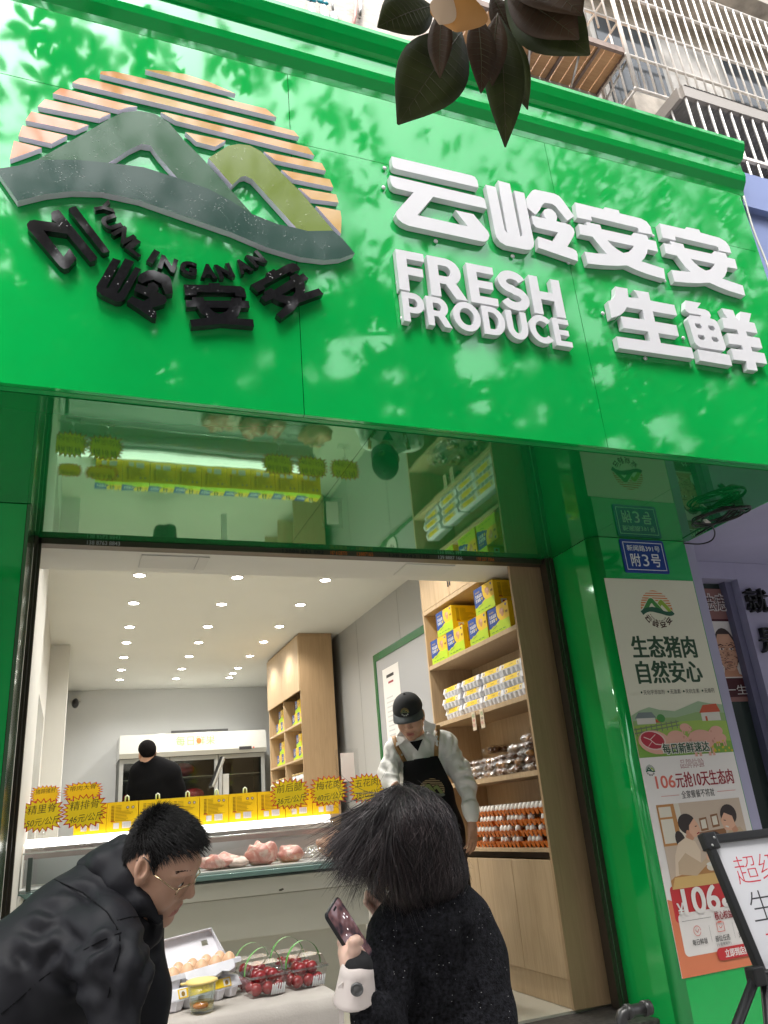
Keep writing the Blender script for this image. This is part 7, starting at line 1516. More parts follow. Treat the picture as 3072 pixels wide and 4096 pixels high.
HOOD = [[(325, 3458, 1.78, 18), (410, 3462, 1.75, 40), (470, 3530, 1.72, 42), (528, 3640, 1.69, 26)], [(395, 3432, 1.80, 36), (490, 3380, 1.80, 42)], [(495, 3405, 1.76, 38), (522, 3500, 1.73, 34), (572, 3600, 1.70, 22), (634, 3690, 1.70, 15)], [(440, 3440, 1.78, 46), (480, 3470, 1.76, 42)]]
def hood(P):
    d = limbs(P, HOOD, 0.028) + folds(P, 0.0028, 60, (0.3, 0.2, 0.9), (0.9, 0, -0.3), 1.3)
    return smax(d, -d_cone(P, HL(0.03, 0, -0.04), PT(500, 3560, 1.81), 0.066, 0.056), 0.005)
_q = [V(c) for ch in HOOD for c, rr in pxs(ch)]; grow(hood, np.min(_q, 0) - 0.06, np.max(_q, 0) + 0.06, 0.005, 'hood', [JKT], man)
def seam(name, px, t0, surf, lo=0.35):
    """a raised seam line laid on a grown surface along photo pixels"""
    pts = []
    for (u0, v0), (u1, v1) in zip(px, px[1:]):
        for k in range(10):
            u, v = u0 + (u1 - u0) * k / 10, v0 + (v1 - v0) * k / 10; ts = np.linspace(t0 - lo, t0 + lo, 180); r_ = ray(u, v); P = np.array([V(CAM + r_ * t) for t in ts]); dd = surf(P); i = np.argmax(dd < 0)
            if dd[i] < 0: pts.append(CAM + r_ * (ts[i] - 0.0022))
    return pts
for px in ([(205, 3512), (330, 3570), (430, 3650), (475, 3725)], [(465, 3683), (520, 3668), (600, 3665), (640, 3690)], [(485, 3730), (400, 3765), (280, 3830), (160, 3920), (60, 4010), (0, 4060)], [(478, 3735), (480, 3800), (450, 3900), (430, 4000)]):
    pts = seam('seam', px, 1.7, jacket)
    if len(pts) > 4: MB().tube(pts, 0.0015, 6).build('seam', JKS, man)
MLEG = [[(-0.24, 1.97, 0.98, 0.125), (-0.27, 1.95, 0.52, 0.085), (-0.29, 1.98, 0.10, 0.06)], [(-0.10, 2.10, 0.98, 0.125), (-0.13, 2.11, 0.52, 0.085), (-0.15, 2.14, 0.10, 0.06)]]
def legs(P):
    d = None
    for ch in MLEG:
        for p0, p1 in zip(ch, ch[1:]): e = d_cone(P, p0[:3], p1[:3], p0[3], p1[3]); d = e if d is None else smin(d, e, 0.04)
    return d
grow(legs, (-0.5, 1.7, 0.02), (0.2, 2.4, 1.15), 0.016, 'trousers', [TROU], man)
for ch in MLEG: x_, y_, _z, _r = ch[2]; MB().ell((x_ + 0.05, y_, 0.05), 0.145, 0.055, 0.048).build('shoe', BLACKP, man)
# hair
def mhair(P):
    P = P.copy(); P[:, 0] = np.where(P[:, 0] < 0, P[:, 0] / 0.62, P[:, 0]); d = d_ell(P, (0.001, 0, 0.046), (0.101, 0.081, 0.083)); x, z, y = P[:, 0], P[:, 2], np.abs(P[:, 1])
    line = np.interp(x, [-0.12, -0.08, -0.045, -0.020, 0.010, 0.026, 0.037, 0.046, 0.062, 0.085, 0.11], [-0.03, -0.01, 0.022, 0.062, 0.070, 0.047, 0.043, 0.076, 0.088, 0.096, 0.099])
    return smax(d, (line - z) * 0.8, 0.006)
grow(mhair, (-0.125, -0.1, -0.06), (0.125, 0.1, 0.15), 0.0026, 'hair', [HAIRB], man, (hf[0], np.array(hf[1])))
m = MB(); r_ = np.random.default_rng(5); lines = []
while len(lines) < 5200:
    n_ = r_.normal(size=3); n_ /= np.linalg.norm(n_); p_ = np.array((0.001, 0, 0.046)) + n_ * np.array((0.098, 0.078, 0.080))
    if p_[0] < 0: p_[0] *= 0.62
    if mhair(p_[None])[0] > 0.002: continue
    top = max(0.0, n_[2]); L_ = 0.010 + 0.022 * top * (0.7 + 0.5 * r_.random()) + 0.020 * max(0, n_[0]) * top
    dr = n_ * (0.22 + 0.30 * top) + np.array((0.95 * (0.25 + top) * sstep(-0.75, 0.1, n_[0]), 0, 0.10 * top - 0.75 * (1 - top))) + 0.16 * r_.normal(size=3); dr /= np.linalg.norm(dr)
    a = Vector(p_); b = a + Vector(dr) * L_ * 0.5 + Vector(n_) * L_ * 0.08; c = a + Vector(dr) * L_ + Vector((0.15, 0, -0.12)) * L_; lines.append([HL(*a), HL(*b), HL(*c)])
strands(m, lines, 0.0010, 0.1); m.build('hair_strands', HAIR, man)
for sy in (-1, 1):
    m = MB(); lines = []
    for k in range(90):
        f = r_.random(); a = Vector((0.103 - 0.022 * f * f, sy * (0.014 + 0.036 * f), 0.044 + 0.008 * math.sin(f * 2.6) + r_.uniform(-0.004, 0.004))); lines.append([HL(*a), HL(*(a + Vector((-0.002, sy * 0.006, 0.0018)))), HL(*(a + Vector((-0.005, sy * 0.011, 0.001))))])
    strands(m, lines, 0.0016); m.build('eyebrow', HAIRB, man)
GOLD = mat('thin_gold_wire', (0.55, 0.42, 0.25), 0.25, 1.0); gl = []
m = MB()
for sy in (-1, 1):
    ring_ = [Vector((0.109 - 0.012 * abs(math.cos(a)) * (1 if math.cos(a) > 0 else 0.1), sy * (0.034 + 0.024 * math.cos(a) * (1.0)), 0.010 + 0.0175 * math.copysign(abs(math.sin(a)) ** 0.6, math.sin(a)))) for a in [2 * math.pi * k / 28 for k in range(28)]]
    ring_ = [HL(*q) for q in ring_]; m.tube(ring_[0:15], 0.0014, 6); lens = MB(); lens.add(ring_, [list(range(28))]); gl.append(lens)
m.tube([HL(0.111, -0.010, 0.020), HL(0.114, 0, 0.024), HL(0.111, 0.010, 0.020)], 0.0009, 6)
for sy in (-1, 1): m.tube([HL(0.098, sy * 0.058, 0.022), HL(0.088, sy * 0.071, 0.026), HL(0.04, sy * 0.079, 0.036)], 0.0013, 6)
go = m.build('glasses', GOLD, man)
for lens in gl: lens.build('lens', clear('spectacle_lens', (0.95, 0.95, 0.93), 0.02, 0.6, 1.3), go)
for sy in (-1, 1): MB().tube([HL(0.042, sy * 0.079, 0.036), HL(0.022, sy * 0.083, 0.056), HL(0.008, sy * 0.084, 0.060), HL(-0.004, sy * 0.082, 0.045)], 0.0018, 7).build('temple_tip', BLACKP, go)

# ------------------------------------------------------------------ woman in the tweed coat, seen from behind
wom = thing('person', 'woman with dark bobbed hair in black tweed coat looking at a phone', 'person', (0.95, 1.9, 0))
TW = mat('black_tweed', (0.0085, 0.0085, 0.0105), 0.95, spec=0.2, bump=(240, 1.0, 0.005), var=(110, 0.2, 2.8))
def tweed_fleck(m):
    t, b = nodes(m); tc = t.nodes.new('ShaderNodeTexCoord'); v = t.nodes.new('ShaderNodeTexVoronoi'); v.inputs['Scale'].default_value = 170; r = t.nodes.new('ShaderNodeMath'); r.operation = 'LESS_THAN'; r.inputs[1].default_value = 0.16
    s = t.nodes.new('ShaderNodeSeparateColor'); g = t.nodes.new('ShaderNodeMath'); g.operation = 'GREATER_THAN'; g.inputs[1].default_value = 0.93; ml = t.nodes.new('ShaderNodeMath'); ml.operation = 'MULTIPLY'
    mx = t.nodes.new('ShaderNodeMix'); mx.data_type = 'RGBA'; mx.inputs[7].default_value = (0.55, 0.55, 0.55, 1); L = t.links; old = b.inputs['Base Color'].links[0].from_socket
    L.new(tc.outputs['Object'], v.inputs['Vector']); L.new(v.outputs['Distance'], r.inputs[0]); L.new(v.outputs['Color'], s.inputs[0]); L.new(s.outputs[0], g.inputs[0]); L.new(r.outputs[0], ml.inputs[0]); L.new(g.outputs[0], ml.inputs[1]); L.new(ml.outputs[0], mx.inputs[0]); L.new(old, mx.inputs[6]); L.new(mx.outputs[2], b.inputs['Base Color'])
tweed_fleck(TW)
wF = (-RC * 0.80 + DC * 0.18 + FC * 0.57).normalized(); wU = (UC * 0.97 - RC * 0.12 + FC * 0.05).normalized()
wO = PT(1632, 3405, 1.93); wf = head(wom, wO, wF, wU, 0.98, SKINW, 0.003)
def WL(x, y, z): return wf[0] + wf[1] @ Vector((x, y, z))
def coat(P):
    d = limbs(P, [[(1700, 3690, 1.93, 170), (1730, 3800, 1.95, 235), (1740, 4000, 1.97, 260), (1740, 4300, 2.0, 265)], [(1690, 3560, 1.975, 98), (1745, 3600, 1.93, 92), (1700, 3660, 1.93, 130), (1700, 3720, 1.93, 150)],
                  [(1855, 3680, 1.92, 110), (1910, 3850, 1.9, 105), (1945, 4080, 1.84, 105), (1900, 4300, 1.75, 95)], [(1570, 3740, 1.88, 105), (1540, 3900, 1.82, 92), (1535, 4150, 1.72, 88)], [(1535, 4170, 1.70, 88), (1490, 4060, 1.66, 72), (1462, 3985, 1.645, 56)]], 0.045)
    d = smin(d, d_ell(P, WL(-0.062, 0, -0.14), (0.085, 0.085, 0.085)), 0.04)
    return d + folds(P, 0.0030, 38, (0.3, 0.3, 0.9), (0.9, 0.2, -0.3), 1.1)
ct_ = grow(coat, (0.25, 1.35, 0.62), (1.38, 2.35, 1.32), 0.008, 'tweed_coat', [TW], wom)
crease(ct_, [onsurf(ln, coat, 1.85) for ln in ([(1500, 3800), (1520, 3900), (1500, 4030)], [(1560, 3720), (1600, 3820), (1590, 3960)], [(1840, 3640), (1860, 3760), (1850, 3900)], [(1880, 3900), (1900, 4000), (1890, 4090)], [(1650, 3900), (1700, 3960), (1690, 4080)], [(1760, 3720), (1780, 3840), (1770, 3960)])], 0.007, 0.013)
def skirt(P): return limbs(P, [[(1740, 4300, 2.0, 225), (1740, 4800, 2.02, 190)], [(1680, 4800, 2.02, 90), (1680, 5400, 2.05, 60)], [(1800, 4800, 2.02, 90), (1800, 5400, 2.05, 60)]], 0.03)
grow(skirt, (0.5, 1.4, 0.02), (1.5, 2.6, 0.75), 0.022, 'trousers', [TROU], wom)
# hair: a bob blown to the left
def whair(P):
    d = d_ell(P, (-0.005, 0.0, 0.055), (0.114, 0.093, 0.097)); d = smin(d, d_ell(P, (-0.030, 0.0, -0.035), (0.094, 0.088, 0.075)), 0.04); d = smin(d, d_cone(P, (0.05, -0.03, 0.075), (0.125, -0.055, 0.03), 0.05, 0.016), 0.03)
    face = d_ell(P, (0.115, 0.01, -0.035), (0.062, 0.085, 0.085)); d = smax(d, -face, 0.01)
    return d + 0.0022 * np.sin(P[:, 1] * 190 + 14 * P[:, 0] + 2 * np.sin(P[:, 2] * 25)) 
grow(whair, (-0.16, -0.14, -0.16), (0.18, 0.14, 0.18), 0.003, 'hair', [HAIR2], wom, (wf[0], np.array(wf[1])))
r_ = np.random.default_rng(11); lines = []; iM = wf[1].inverted(); gl_ = iM @ Vector((0, 0, -1)); lf_ = iM @ (-RC); lf_.normalize(); gl_.normalize()
CLJ = {}; tone = []
while len(lines) < 9500:
    n_ = Vector(r_.normal(size=3)).normalized()
    if n_.z < -0.2: continue
    if n_.x > 0.72 and n_.z < 0.35: continue
    p = Vector((-0.005 + n_.x * 0.118, n_.y * 0.096, 0.055 + n_.z * 0.100))
    side = max(0.0, n_.dot(lf_)); free = sstep(0.15, 0.75, side) if r_.random() < 0.75 else 0.0
    L_ = (0.125 + 0.115 * max(0, n_.z + 0.2)) * r_.uniform(0.55, 1.08) * (1 - 0.30 * free); sl_ = 0.99 + 0.11 * r_.random() ** 2; fly = 2.6 if r_.random() < 0.07 else 1.0; pts = [p.copy()]; q = p.copy(); key = (round(n_.x * 4.5), round(n_.y * 4.5), round(n_.z * 4.5)); CLJ.setdefault(key, (Vector(r_.normal(size=3)) * 0.22, r_.uniform(0.78, 1.1), p.copy(), r_.random() < 0.4)); jit = Vector(r_.normal(size=3)) * 0.05 + CLJ[key][0]; L_ *= CLJ[key][1]; blow = free * r_.uniform(0.5, 1.5)
    for k in range(10):
        t = (k + 1) / 10; dv = Vector((n_.x * 0.5, n_.y * 0.5, 0.1)) * (1 - t) ** 2 + gl_ * (0.5 + 0.6 * t) + lf_ * blow * (0.3 + 0.7 * t) + jit * (0.3 + t) * fly; dv.normalize(); q = q + dv * L_ / 10 * 1.25
        cz = 0.055 if q.z > 0.055 else q.z; c = Vector((-0.012, 0, cz)); rel = q - c; kk = 1.0 if q.z > 0.0 else 1.0 + 0.10 * sstep(0.0, -0.06, q.z) - 0.28 * sstep(-0.06, -0.12, q.z)
        e = math.sqrt((rel.x / (0.120 * kk)) ** 2 + (rel.y / (0.098 * kk)) ** 2 + (rel.z / 0.104) ** 2); lim = sl_ + 0.02 * r_.random() + 1.6 * free * t + (0.12 * t * t if fly > 1 else 0)
        if e > lim: q = c + rel * (lim / e)
        elif e < sl_ - 0.04 and free * t < 0.3 and not (q.x > 0.06 and q.z < 0.04): q = c + rel * ((sl_ - 0.02) / max(e, 0.3))
        q = q + (CLJ[key][2] - p) * 0.05; pts.append(q.copy())
    lines.append([WL(*x) for x in pts]); tone.append(CLJ[key][3] != (r_.random() < 0.15))
m = MB(); strands(m, [l for l, t_ in zip(lines, tone) if not t_], 0.0008, 0.2, 0); strands(m, [l for l, t_ in zip(lines, tone) if t_], 0.0008, 0.2, 1)
lines = []
for k in range(420):     # loose locks flying to the left of the face
    p = Vector((0.055 + 0.05 * r_.random(), -0.075 + 0.09 * r_.random(), 0.125 - 0.085 * r_.random())); q = p.copy(); pts = [p]; L_ = r_.uniform(0.08, 0.19); dv0 = lf_ * r_.uniform(0.8, 1.1) + Vector(r_.normal(size=3)) * 0.10 + gl_ * r_.uniform(0.05, 0.75)
    for j in range(8): t = j / 7; dv = (dv0 + gl_ * (0.25 + 0.75 * t) * r_.uniform(0.5, 1.1)).normalized(); q = q + dv * L_ / 8; pts.append(q.copy())
    lines.append([WL(*x) for x in pts])
strands(m, lines, 0.0006, 0.1, 1); m.build('hair_strands', [HAIR2, mat('brown_hair_sheen', (0.050, 0.036, 0.036), 0.32, spec=0.6)], wom)
# white cuff with a dark button, black inner cuff, the hand and the phone
CUFW = mat('white_wool_cuff', (0.66, 0.58, 0.54), 0.7, bump=(120, 0.15, 0.001))
wr = PT(1432, 3872, 1.655); el = PT(1452, 4060, 1.655)
def cuff(P):
    ax = V(wr) - V(el); L_ = np.linalg.norm(ax); ax /= L_; a = (P - V(PT(1424, 3992, 1.645))) @ ax; d = d_cone(P, PT(1420, 4000, 1.645), PT(1426, 3900, 1.655), 0.0445, 0.036); d = np.abs(d) - 0.0016; lim = np.abs(a - 0.034) - 0.036; return smax(d, lim, 0.002)
grow(cuff, V(PT(1424, 3950, 1.65)) - 0.09, V(PT(1424, 3950, 1.65)) + 0.09, 0.0022, 'cuff', [CUFW], wom)
MB().prism([[PT(1352, 3945, 1.632), PT(1370, 3930, 1.622), PT(1378, 4110, 1.62), PT(1358, 4115, 1.63)]], -FC, 0.003, back=True).build('cuff_edge', CUFW, wom)
def sleeve_in(P): return d_cone(P, PT(1436, 3990, 1.65), PT(1434, 3866, 1.66), 0.034, 0.0315)
grow(sleeve_in, V(PT(1435, 3920, 1.655)) - 0.1, V(PT(1435, 3920, 1.655)) + 0.1, 0.003, 'inner_cuff', [mat('black_knit', (0.012, 0.012, 0.013), 0.85, bump=(300, 0.4, 0.002))], wom)
bq = (-FC).to_track_quat('Z', 'Y').to_matrix(); c = PT(1428, 3955, 1.607)
MB().lathe(c, [(0.0, 0.004), (0.004, 0.0045), (0.006, 0.003), (0.010, 0.003), (0.0112, 0.006), (0.0135, 0.005), (0.0135, 0.0)], 20, 0, bq).build('button', mat('dark_metal_button', (0.16, 0.16, 0.16), 0.3, 0.9), wom)
# phone
pt = [PT(1295, 3649, 1.700), PT(1376, 3612, 1.757), PT(1488, 3817, 1.750), PT(1443, 3858, 1.690)]
pc = (pt[0] + pt[1] + pt[2] + pt[3]) / 4; py = ((pt[0] + pt[1]) - (pt[2] + pt[3])).normalized(); px_ = ((pt[1] + pt[2]) - (pt[0] + pt[3])); px_ = (px_ - py * px_.dot(py)).normalized(); pn = px_.cross(py)
ph = thing('mobile_phone', 'black mobile phone held by the woman in the tweed coat', 'phone', pc); PM = Matrix((px_, py, pn)).transposed(); hw, hh = 0.0365, 0.074
MB().rbox(pc - pn * 0.0045, hw, hh, 0.0045, 0.010, 0, PM, 5).build('case', mat('phone_case_black', (0.012, 0.012, 0.014), 0.3), ph)
SCR = mat('phone_screen', (0.01, 0.01, 0.012), 0.04, ior=1.5); t, b = nodes(SCR); tc = t.nodes.new('ShaderNodeTexCoord'); n1 = t.nodes.new('ShaderNodeTexNoise'); n1.inputs['Scale'].default_value = 26; n1.inputs['Detail'].default_value = 2; cr = t.nodes.new('ShaderNodeValToRGB'); cr.color_ramp.elements[0].color = (0.012, 0.010, 0.014, 1); cr.color_ramp.elements[0].position = 0.36; cr.color_ramp.elements[1].color = (0.16, 0.11, 0.12, 1); cr.color_ramp.elements[1].position = 0.6; e = cr.color_ramp.elements.new(0.50); e.color = (0.09, 0.045, 0.045, 1)
t.links.new(tc.outputs['Object'], n1.inputs['Vector']); t.links.new(n1.outputs['Fac'], cr.inputs[0]); t.links.new(cr.outputs[0], b.inputs['Emission Color']); b.inputs['Emission Strength'].default_value = 0.55
p = Pic(pc + pn * 0.0003, px_, py, 0.0002); p.rrect(-hw + 0.003, -hh + 0.003, hw - 0.003, hh - 0.003, 0.008, SCR); p.rrect(-0.008, hh - 0.013, 0.008, hh - 0.008, 0.0024, BLACKP)
for k in range(9): x, y = random.uniform(-0.022, 0.024), random.uniform(-0.03, 0.04); p.ell(x, y, 0.0016, 0.0022, mat('screen_spot', (0.3, 0.3, 0.3), 0.3, emit=((0.8, 0.75, 0.75), 0.5)))
p.build('screen', ph)
# hand round the phone: palm behind its lower left, thumb over the glass
def phand(P):
    d = limbs(P, [[(1432, 3885, 1.66, 50), (1418, 3850, 1.675, 54), (1400, 3810, 1.70, 50)]], 0.01)
    th = limbs(P, [[(1415, 3850, 1.665, 36), (1417, 3800, 1.660, 25), (1414, 3768, 1.660, 21)], [(1414, 3768, 1.660, 21), (1426, 3761, 1.668, 19), (1440, 3768, 1.676, 15)]], 0.004); d = smin(d, th, 0.008)
    fs = [[(1390, 3850, 1.70, 30), (1368, 3770, 1.735, 18), (1372, 3740, 1.75, 15)], [(1395, 3840, 1.715, 26), (1385, 3760, 1.755, 17), (1392, 3725, 1.775, 14)], [(1405, 3830, 1.73, 24), (1405, 3765, 1.775, 16), (1415, 3735, 1.79, 13)], [(1415, 3840, 1.74, 22), (1425, 3790, 1.785, 15), (1437, 3770, 1.80, 12)]]
    for f_ in fs: d = smin(d, limbs(P, [f_], 0.004), 0.008)
    slab_ = np.max(np.abs((P - V(pc - pn * 0.0045)) @ np.array((px_, py, pn)).T) - np.array((hw, hh, 0.0050)), axis=1); return smax(d, -slab_, 0.001)
grow(phand, V(PT(1415, 3810, 1.7)) - 0.13, V(PT(1415, 3810, 1.7)) + 0.13, 0.0024, 'right_hand', [SKINW], wom)
MB().obox(PT(1441, 3765, 1.667), px_ * 0.004, py * 0.003, pn * 0.0006).build('thumbnail', mat('nail', (0.62, 0.40, 0.34), 0.25), wom)
TLH = 1.99
def lhand(P):
    d = limbs(P, [[(1575, 3665, TLH, 40), (1545, 3640, TLH, 42), (1525, 3622, TLH, 36)]], 0.012)
    for f_ in ([(1530, 3605, TLH, 20), (1500, 3580, TLH, 15), (1468, 3571, TLH - 0.01, 11)], [(1535, 3618, TLH, 20), (1500, 3600, TLH - 0.01, 15), (1468, 3587, TLH - 0.02, 11)], [(1530, 3595, TLH + 0.01, 18), (1510, 3560, TLH + 0.01, 14), (1492, 3545, TLH + 0.01, 11)], [(1540, 3590, TLH + 0.02, 17), (1522, 3552, TLH + 0.02, 13), (1512, 3535, TLH + 0.02, 10)], [(1545, 3668, TLH, 24), (1500, 3645, TLH - 0.02, 16), (1462, 3607, TLH - 0.03, 11)]): d = smin(d, limbs(P, [f_], 0.004), 0.007)
    return d
grow(lhand, V(PT(1530, 3620, TLH)) - 0.1, V(PT(1530, 3620, TLH)) + 0.1, 0.0024, 'left_hand', [SKINW], wom)

# ------------------------------------------------------------------ shopkeeper in cap and apron
shk = thing('person', 'shopkeeper in black cap, white shirt and black apron looking down', 'person', (1.95, 4.5, FLOOR))
SHW = mat('white_cotton_shirt', (0.78, 0.77, 0.74), 0.75, bump=(25, 0.35, 0.008)); APR = mat('black_apron', (0.008, 0.008, 0.009), 0.8, spec=0.2, bump=(200, 0.2, 0.002)); LEA = mat('tan_leather_strap', (0.36, 0.20, 0.075), 0.5, var=(20, 0.85, 1.1)); CAPB = mat('black_cap', (0.016, 0.016, 0.018), 0.8, bump=(300, 0.2, 0.001)); CAPG = mat('grey_cap_brim', (0.060, 0.070, 0.075), 0.7)
T0 = 4.75
sUi = (UC * 0.98 - RC * 0.19); sF = (-FC * math.cos(math.radians(13)) + (DC * 0.98 + RC * 0.02) * math.sin(math.radians(13)) - RC * 0.12).normalized()
sO = PT(1640, 2872, T0 + 0.02); sh = head(shk, sO, sF, sUi, 1.06, SKIN, 0.0032)
def SL(x, y, z): return sh[0] + sh[1] @ Vector((x, y, z))
def shcap(P):
    d = d_ell(P, (0.0, 0, 0.062), (0.106, 0.088, 0.092)); d = smax(d, (0.058 - P[:, 2]), 0.006); return d
grow(shcap, (-0.13, -0.11, 0.03), (0.13, 0.11, 0.17), 0.003, 'cap', [CAPB], shk, (sh[0], np.array(sh[1])))
m = MB(); vs = []
for j in range(6):
    f = j / 5
    for i in range(17):
        a = math.radians(-80 + 10 * i); x, y = 0.0 + 0.100 * math.cos(a), 0.084 * math.sin(a); ext = 0.052 * f * max(0, math.cos(a)) ** 0.45; vs.append(SL(x + ext, y * (1 + 0.06 * f), 0.066 - 0.016 * f * f - 0.022 * f * (y / 0.08) ** 2 - 0.006))
m.add(vs, [(j * 17 + i, j * 17 + i + 1, (j + 1) * 17 + i + 1, (j + 1) * 17 + i) for j in range(5) for i in range(16)], 0, True); o = m.build('cap_brim', CAPG, shk); md = o.modifiers.new('t', 'SOLIDIFY'); md.thickness = 0.004
p = Pic(SL(0.109, 0, 0.095), (sh[1] @ Vector((0, 1, 0))).normalized(), (sh[1] @ Vector((-0.35, 0, 0.94))).normalized(), 0.0005); p.logo(0.0, 0.005, 0.052, False, (flat('cap_gold', (0.30, 0.22, 0.06)), flat('cap_green', (0.10, 0.13, 0.05)), flat('cap_green', (0, 0, 0)), flat('cap_gold', (0, 0, 0)), flat('cap_white', (0.55, 0.55, 0.52)))); p.build('cap_emblem', shk)
m = MB().ell(SL(0, 0, 0.155), 0.008, 0.008, 0.005).build('cap_button', CAPB, shk)
r_ = np.random.default_rng(3); m = MB(); lines = []
for k in range(700):
    a = r_.uniform(0.9, 5.4); p_ = Vector((0.0 + 0.094 * math.cos(a), 0.078 * math.sin(a), 0.050)); 
    if p_.x > 0.03: continue
    lines.append([SL(*p_), SL(*(p_ + Vector((0, 0, -0.015)))), SL(*(p_ * 0.97 + Vector((0, 0, -0.03 - 0.02 * (p_.x < -0.05)))))])
strands(m, lines, 0.0012); m.build('hair', HAIR, shk)
for sy in (-1, 1):
    m = MB(); lines = []
    for k in range(60): f = r_.random(); a = Vector((0.098 - 0.022 * f * f, sy * (0.014 + 0.034 * f), 0.044 + 0.007 * math.sin(f * 2.6) + r_.uniform(-0.003, 0.003))); lines.append([SL(*a), SL(*(a + Vector((-0.003, sy * 0.009, 0.001))))])
    strands(m, lines, 0.0013); m.build('eyebrow', HAIR, shk)
ST = [[(1660, 2985, T0, 45), (1680, 3060, T0, 86), (1700, 3180, T0, 90), (1720, 3330, T0 - 0.05, 100)], [(1592, 2985, T0, 40), (1760, 2965, T0 + 0.03, 44)],
      [(1793, 2980, T0 + 0.03, 40), (1842, 3080, T0 - 0.02, 36), (1866, 3150, T0 - 0.06, 33)], [(1866, 3150, T0 - 0.06, 33), (1882, 3225, T0 - 0.15, 30), (1888, 3272, T0 - 0.18, 27)],
      [(1575, 3000, T0 - 0.02, 38), (1550, 3085, T0 - 0.12, 35), (1562, 3130, T0 - 0.22, 33)], [(1562, 3130, T0 - 0.22, 33), (1600, 3170, T0 - 0.42, 28)]]
def shirt(P):
    d = limbs(P, ST, 0.05); d = d + folds(P, 0.009, 34, (0.5, 0.1, 0.85), (0.85, 0, -0.5), 0.3)
    nk = d_cone(P, SL(0.02, 0, -0.04), SL(-0.035, 0, -0.15), 0.078, 0.064); return smax(d, -nk, 0.01)
def inb(chains, pad):
    q = [V(c) for ch in chains for c, r in pxs(ch)]; return np.min(q, 0) - pad, np.max(q, 0) + pad
lo_, hi_ = inb(ST, 0.2); so = grow(shirt, lo_, hi_, 0.009, 'shirt', [SHW], shk); Z6c = zr(1480, 2740, 1659 / 520)
crease(so, [onsurf([Z6c(*q) for q in ln], shirt, T0, 0.5) for ln in ([(240, 830), (255, 950), (330, 1070)], [(180, 880), (215, 1000), (230, 1120)], [(1070, 640), (1045, 780), (1040, 980)], [(960, 620), (985, 760), (930, 900)], [(1150, 700), (1110, 820), (1070, 930)], [(1090, 1180), (1200, 1140), (1330, 1190)], [(1150, 1300), (1250, 1270), (1370, 1330)], [(1180, 1480), (1280, 1440), (1390, 1470)], [(1100, 1000), (1180, 1040), (1260, 1020)], [(330, 800), (400, 880), (440, 960)], [(720, 640), (790, 720), (800, 860)], [(160, 1050), (250, 1110), (340, 1130)], [(1230, 850), (1180, 960), (1190, 1080)])], 0.013, 0.013)
# collar wings, T-shirt, apron with straps
AT = [ST[0][:3] + [(1722, 3330, T0 - 0.05, 112), (1745, 3560, T0 - 0.06, 122)], ST[1]]
def apron(P):
    d = limbs(P, AT, 0.05); q = P - V(CAM); u = 1536 + F * (q @ V(RC)) / (q @ V(FC)); v = 2048 + F * (q @ V(DC)) / (q @ V(FC))
    top = 3045 - 0.17 * (u - 1610); right = np.interp(v, [3025, 3160, 3290, 3420, 3600], [1752, 1818, 1862, 1888, 1905])
    cut = np.maximum.reduce([(top - v), (1612 - u), (u - right)]) * T0 / F; depth = (q @ V(FC)) - (T0 + 0.02)
    return smax(smax(np.abs(d - 0.022) - 0.006, cut, 0.003), depth, 0.01)
lo_, hi_ = inb([[(1600, 3000, T0, 50), (1920, 3620, T0, 50), (1750, 3300, T0 - 0.2, 50)]], 0.12); grow(apron, lo_, hi_, 0.008, 'apron', [APR], shk)
def onbody(u, v, surf, t0=T0, lo=0.4, lift=0.006):
    ts = np.linspace(t0 - lo, t0 + lo, 160); r_ = ray(u, v); P = np.array([V(CAM + r_ * t) for t in ts]); dd = surf(P); i = int(np.argmax(dd < 0)); return CAM + r_ * ((ts[i] if dd[i] < 0 else t0) - lift)
Z6 = zr(1480, 2740, 1659 / 520)
def ribbon(px, w, mt, name, surf, par):
    m = MB(); vs = []; pts = []
    for (u0, v0), (u1, v1) in zip(px, px[1:]):
        for k in range(6): pts.append((u0 + (u1 - u0) * k / 6, v0 + (v1 - v0) * k / 6))
    pts.append(px[-1])
    for i, (u, v) in enumerate(pts):
        a, b = pts[max(0, i - 1)], pts[min(len(pts) - 1, i + 1)]; L_ = math.hypot(b[0] - a[0], b[1] - a[1]) or 1; nx, ny = -(b[1] - a[1]) / L_ * w / 2, (b[0] - a[0]) / L_ * w / 2
        vs += [onbody(u + nx, v + ny, surf), onbody(u - nx, v - ny, surf)]
    m.add(vs, [(2 * i, 2 * i + 1, 2 * i + 3, 2 * i + 2) for i in range(len(pts) - 1)], 0, True); o = m.build(name, mt, par); md = o.modifiers.new('t', 'SOLIDIFY'); md.thickness = 0.003; return o
for pp in ([(300, 655), (345, 800), (400, 900), (460, 1000)], [(868, 510), (862, 650), (848, 780), (842, 920)]):
    ribbon([Z6(*q) for q in pp], 17, LEA, 'apron_strap', shirt, shk)
for q in ((407, 890), (855, 660), (465, 1000), (845, 920)): MB().ell(onbody(*Z6(*q), shirt, lift=0.014), 0.007, 0.007, 0.007, 8, 6).build('rivet', STEEL, shk)
m = MB(); m.prism([[onbody(*Z6(*q), shirt, lift=0.012) for q in ((505, 725), (590, 712), (675, 690), (640, 770), (612, 845), (560, 790))]], -FC, 0); m.build('tee_shirt', APR, shk)
for pg in (((395, 575), (345, 640), (330, 785), (400, 745), (450, 690), (500, 722), (440, 640)), ((690, 440), (760, 480), (840, 500), (830, 560), (800, 640), (735, 600), (700, 660), (690, 560))):
    m = MB(); m.prism([[onbody(*Z6(*q), shirt, lift=0.016) for q in pg]], -FC, 0.004, back=True); m.build('collar', SHW, shk)
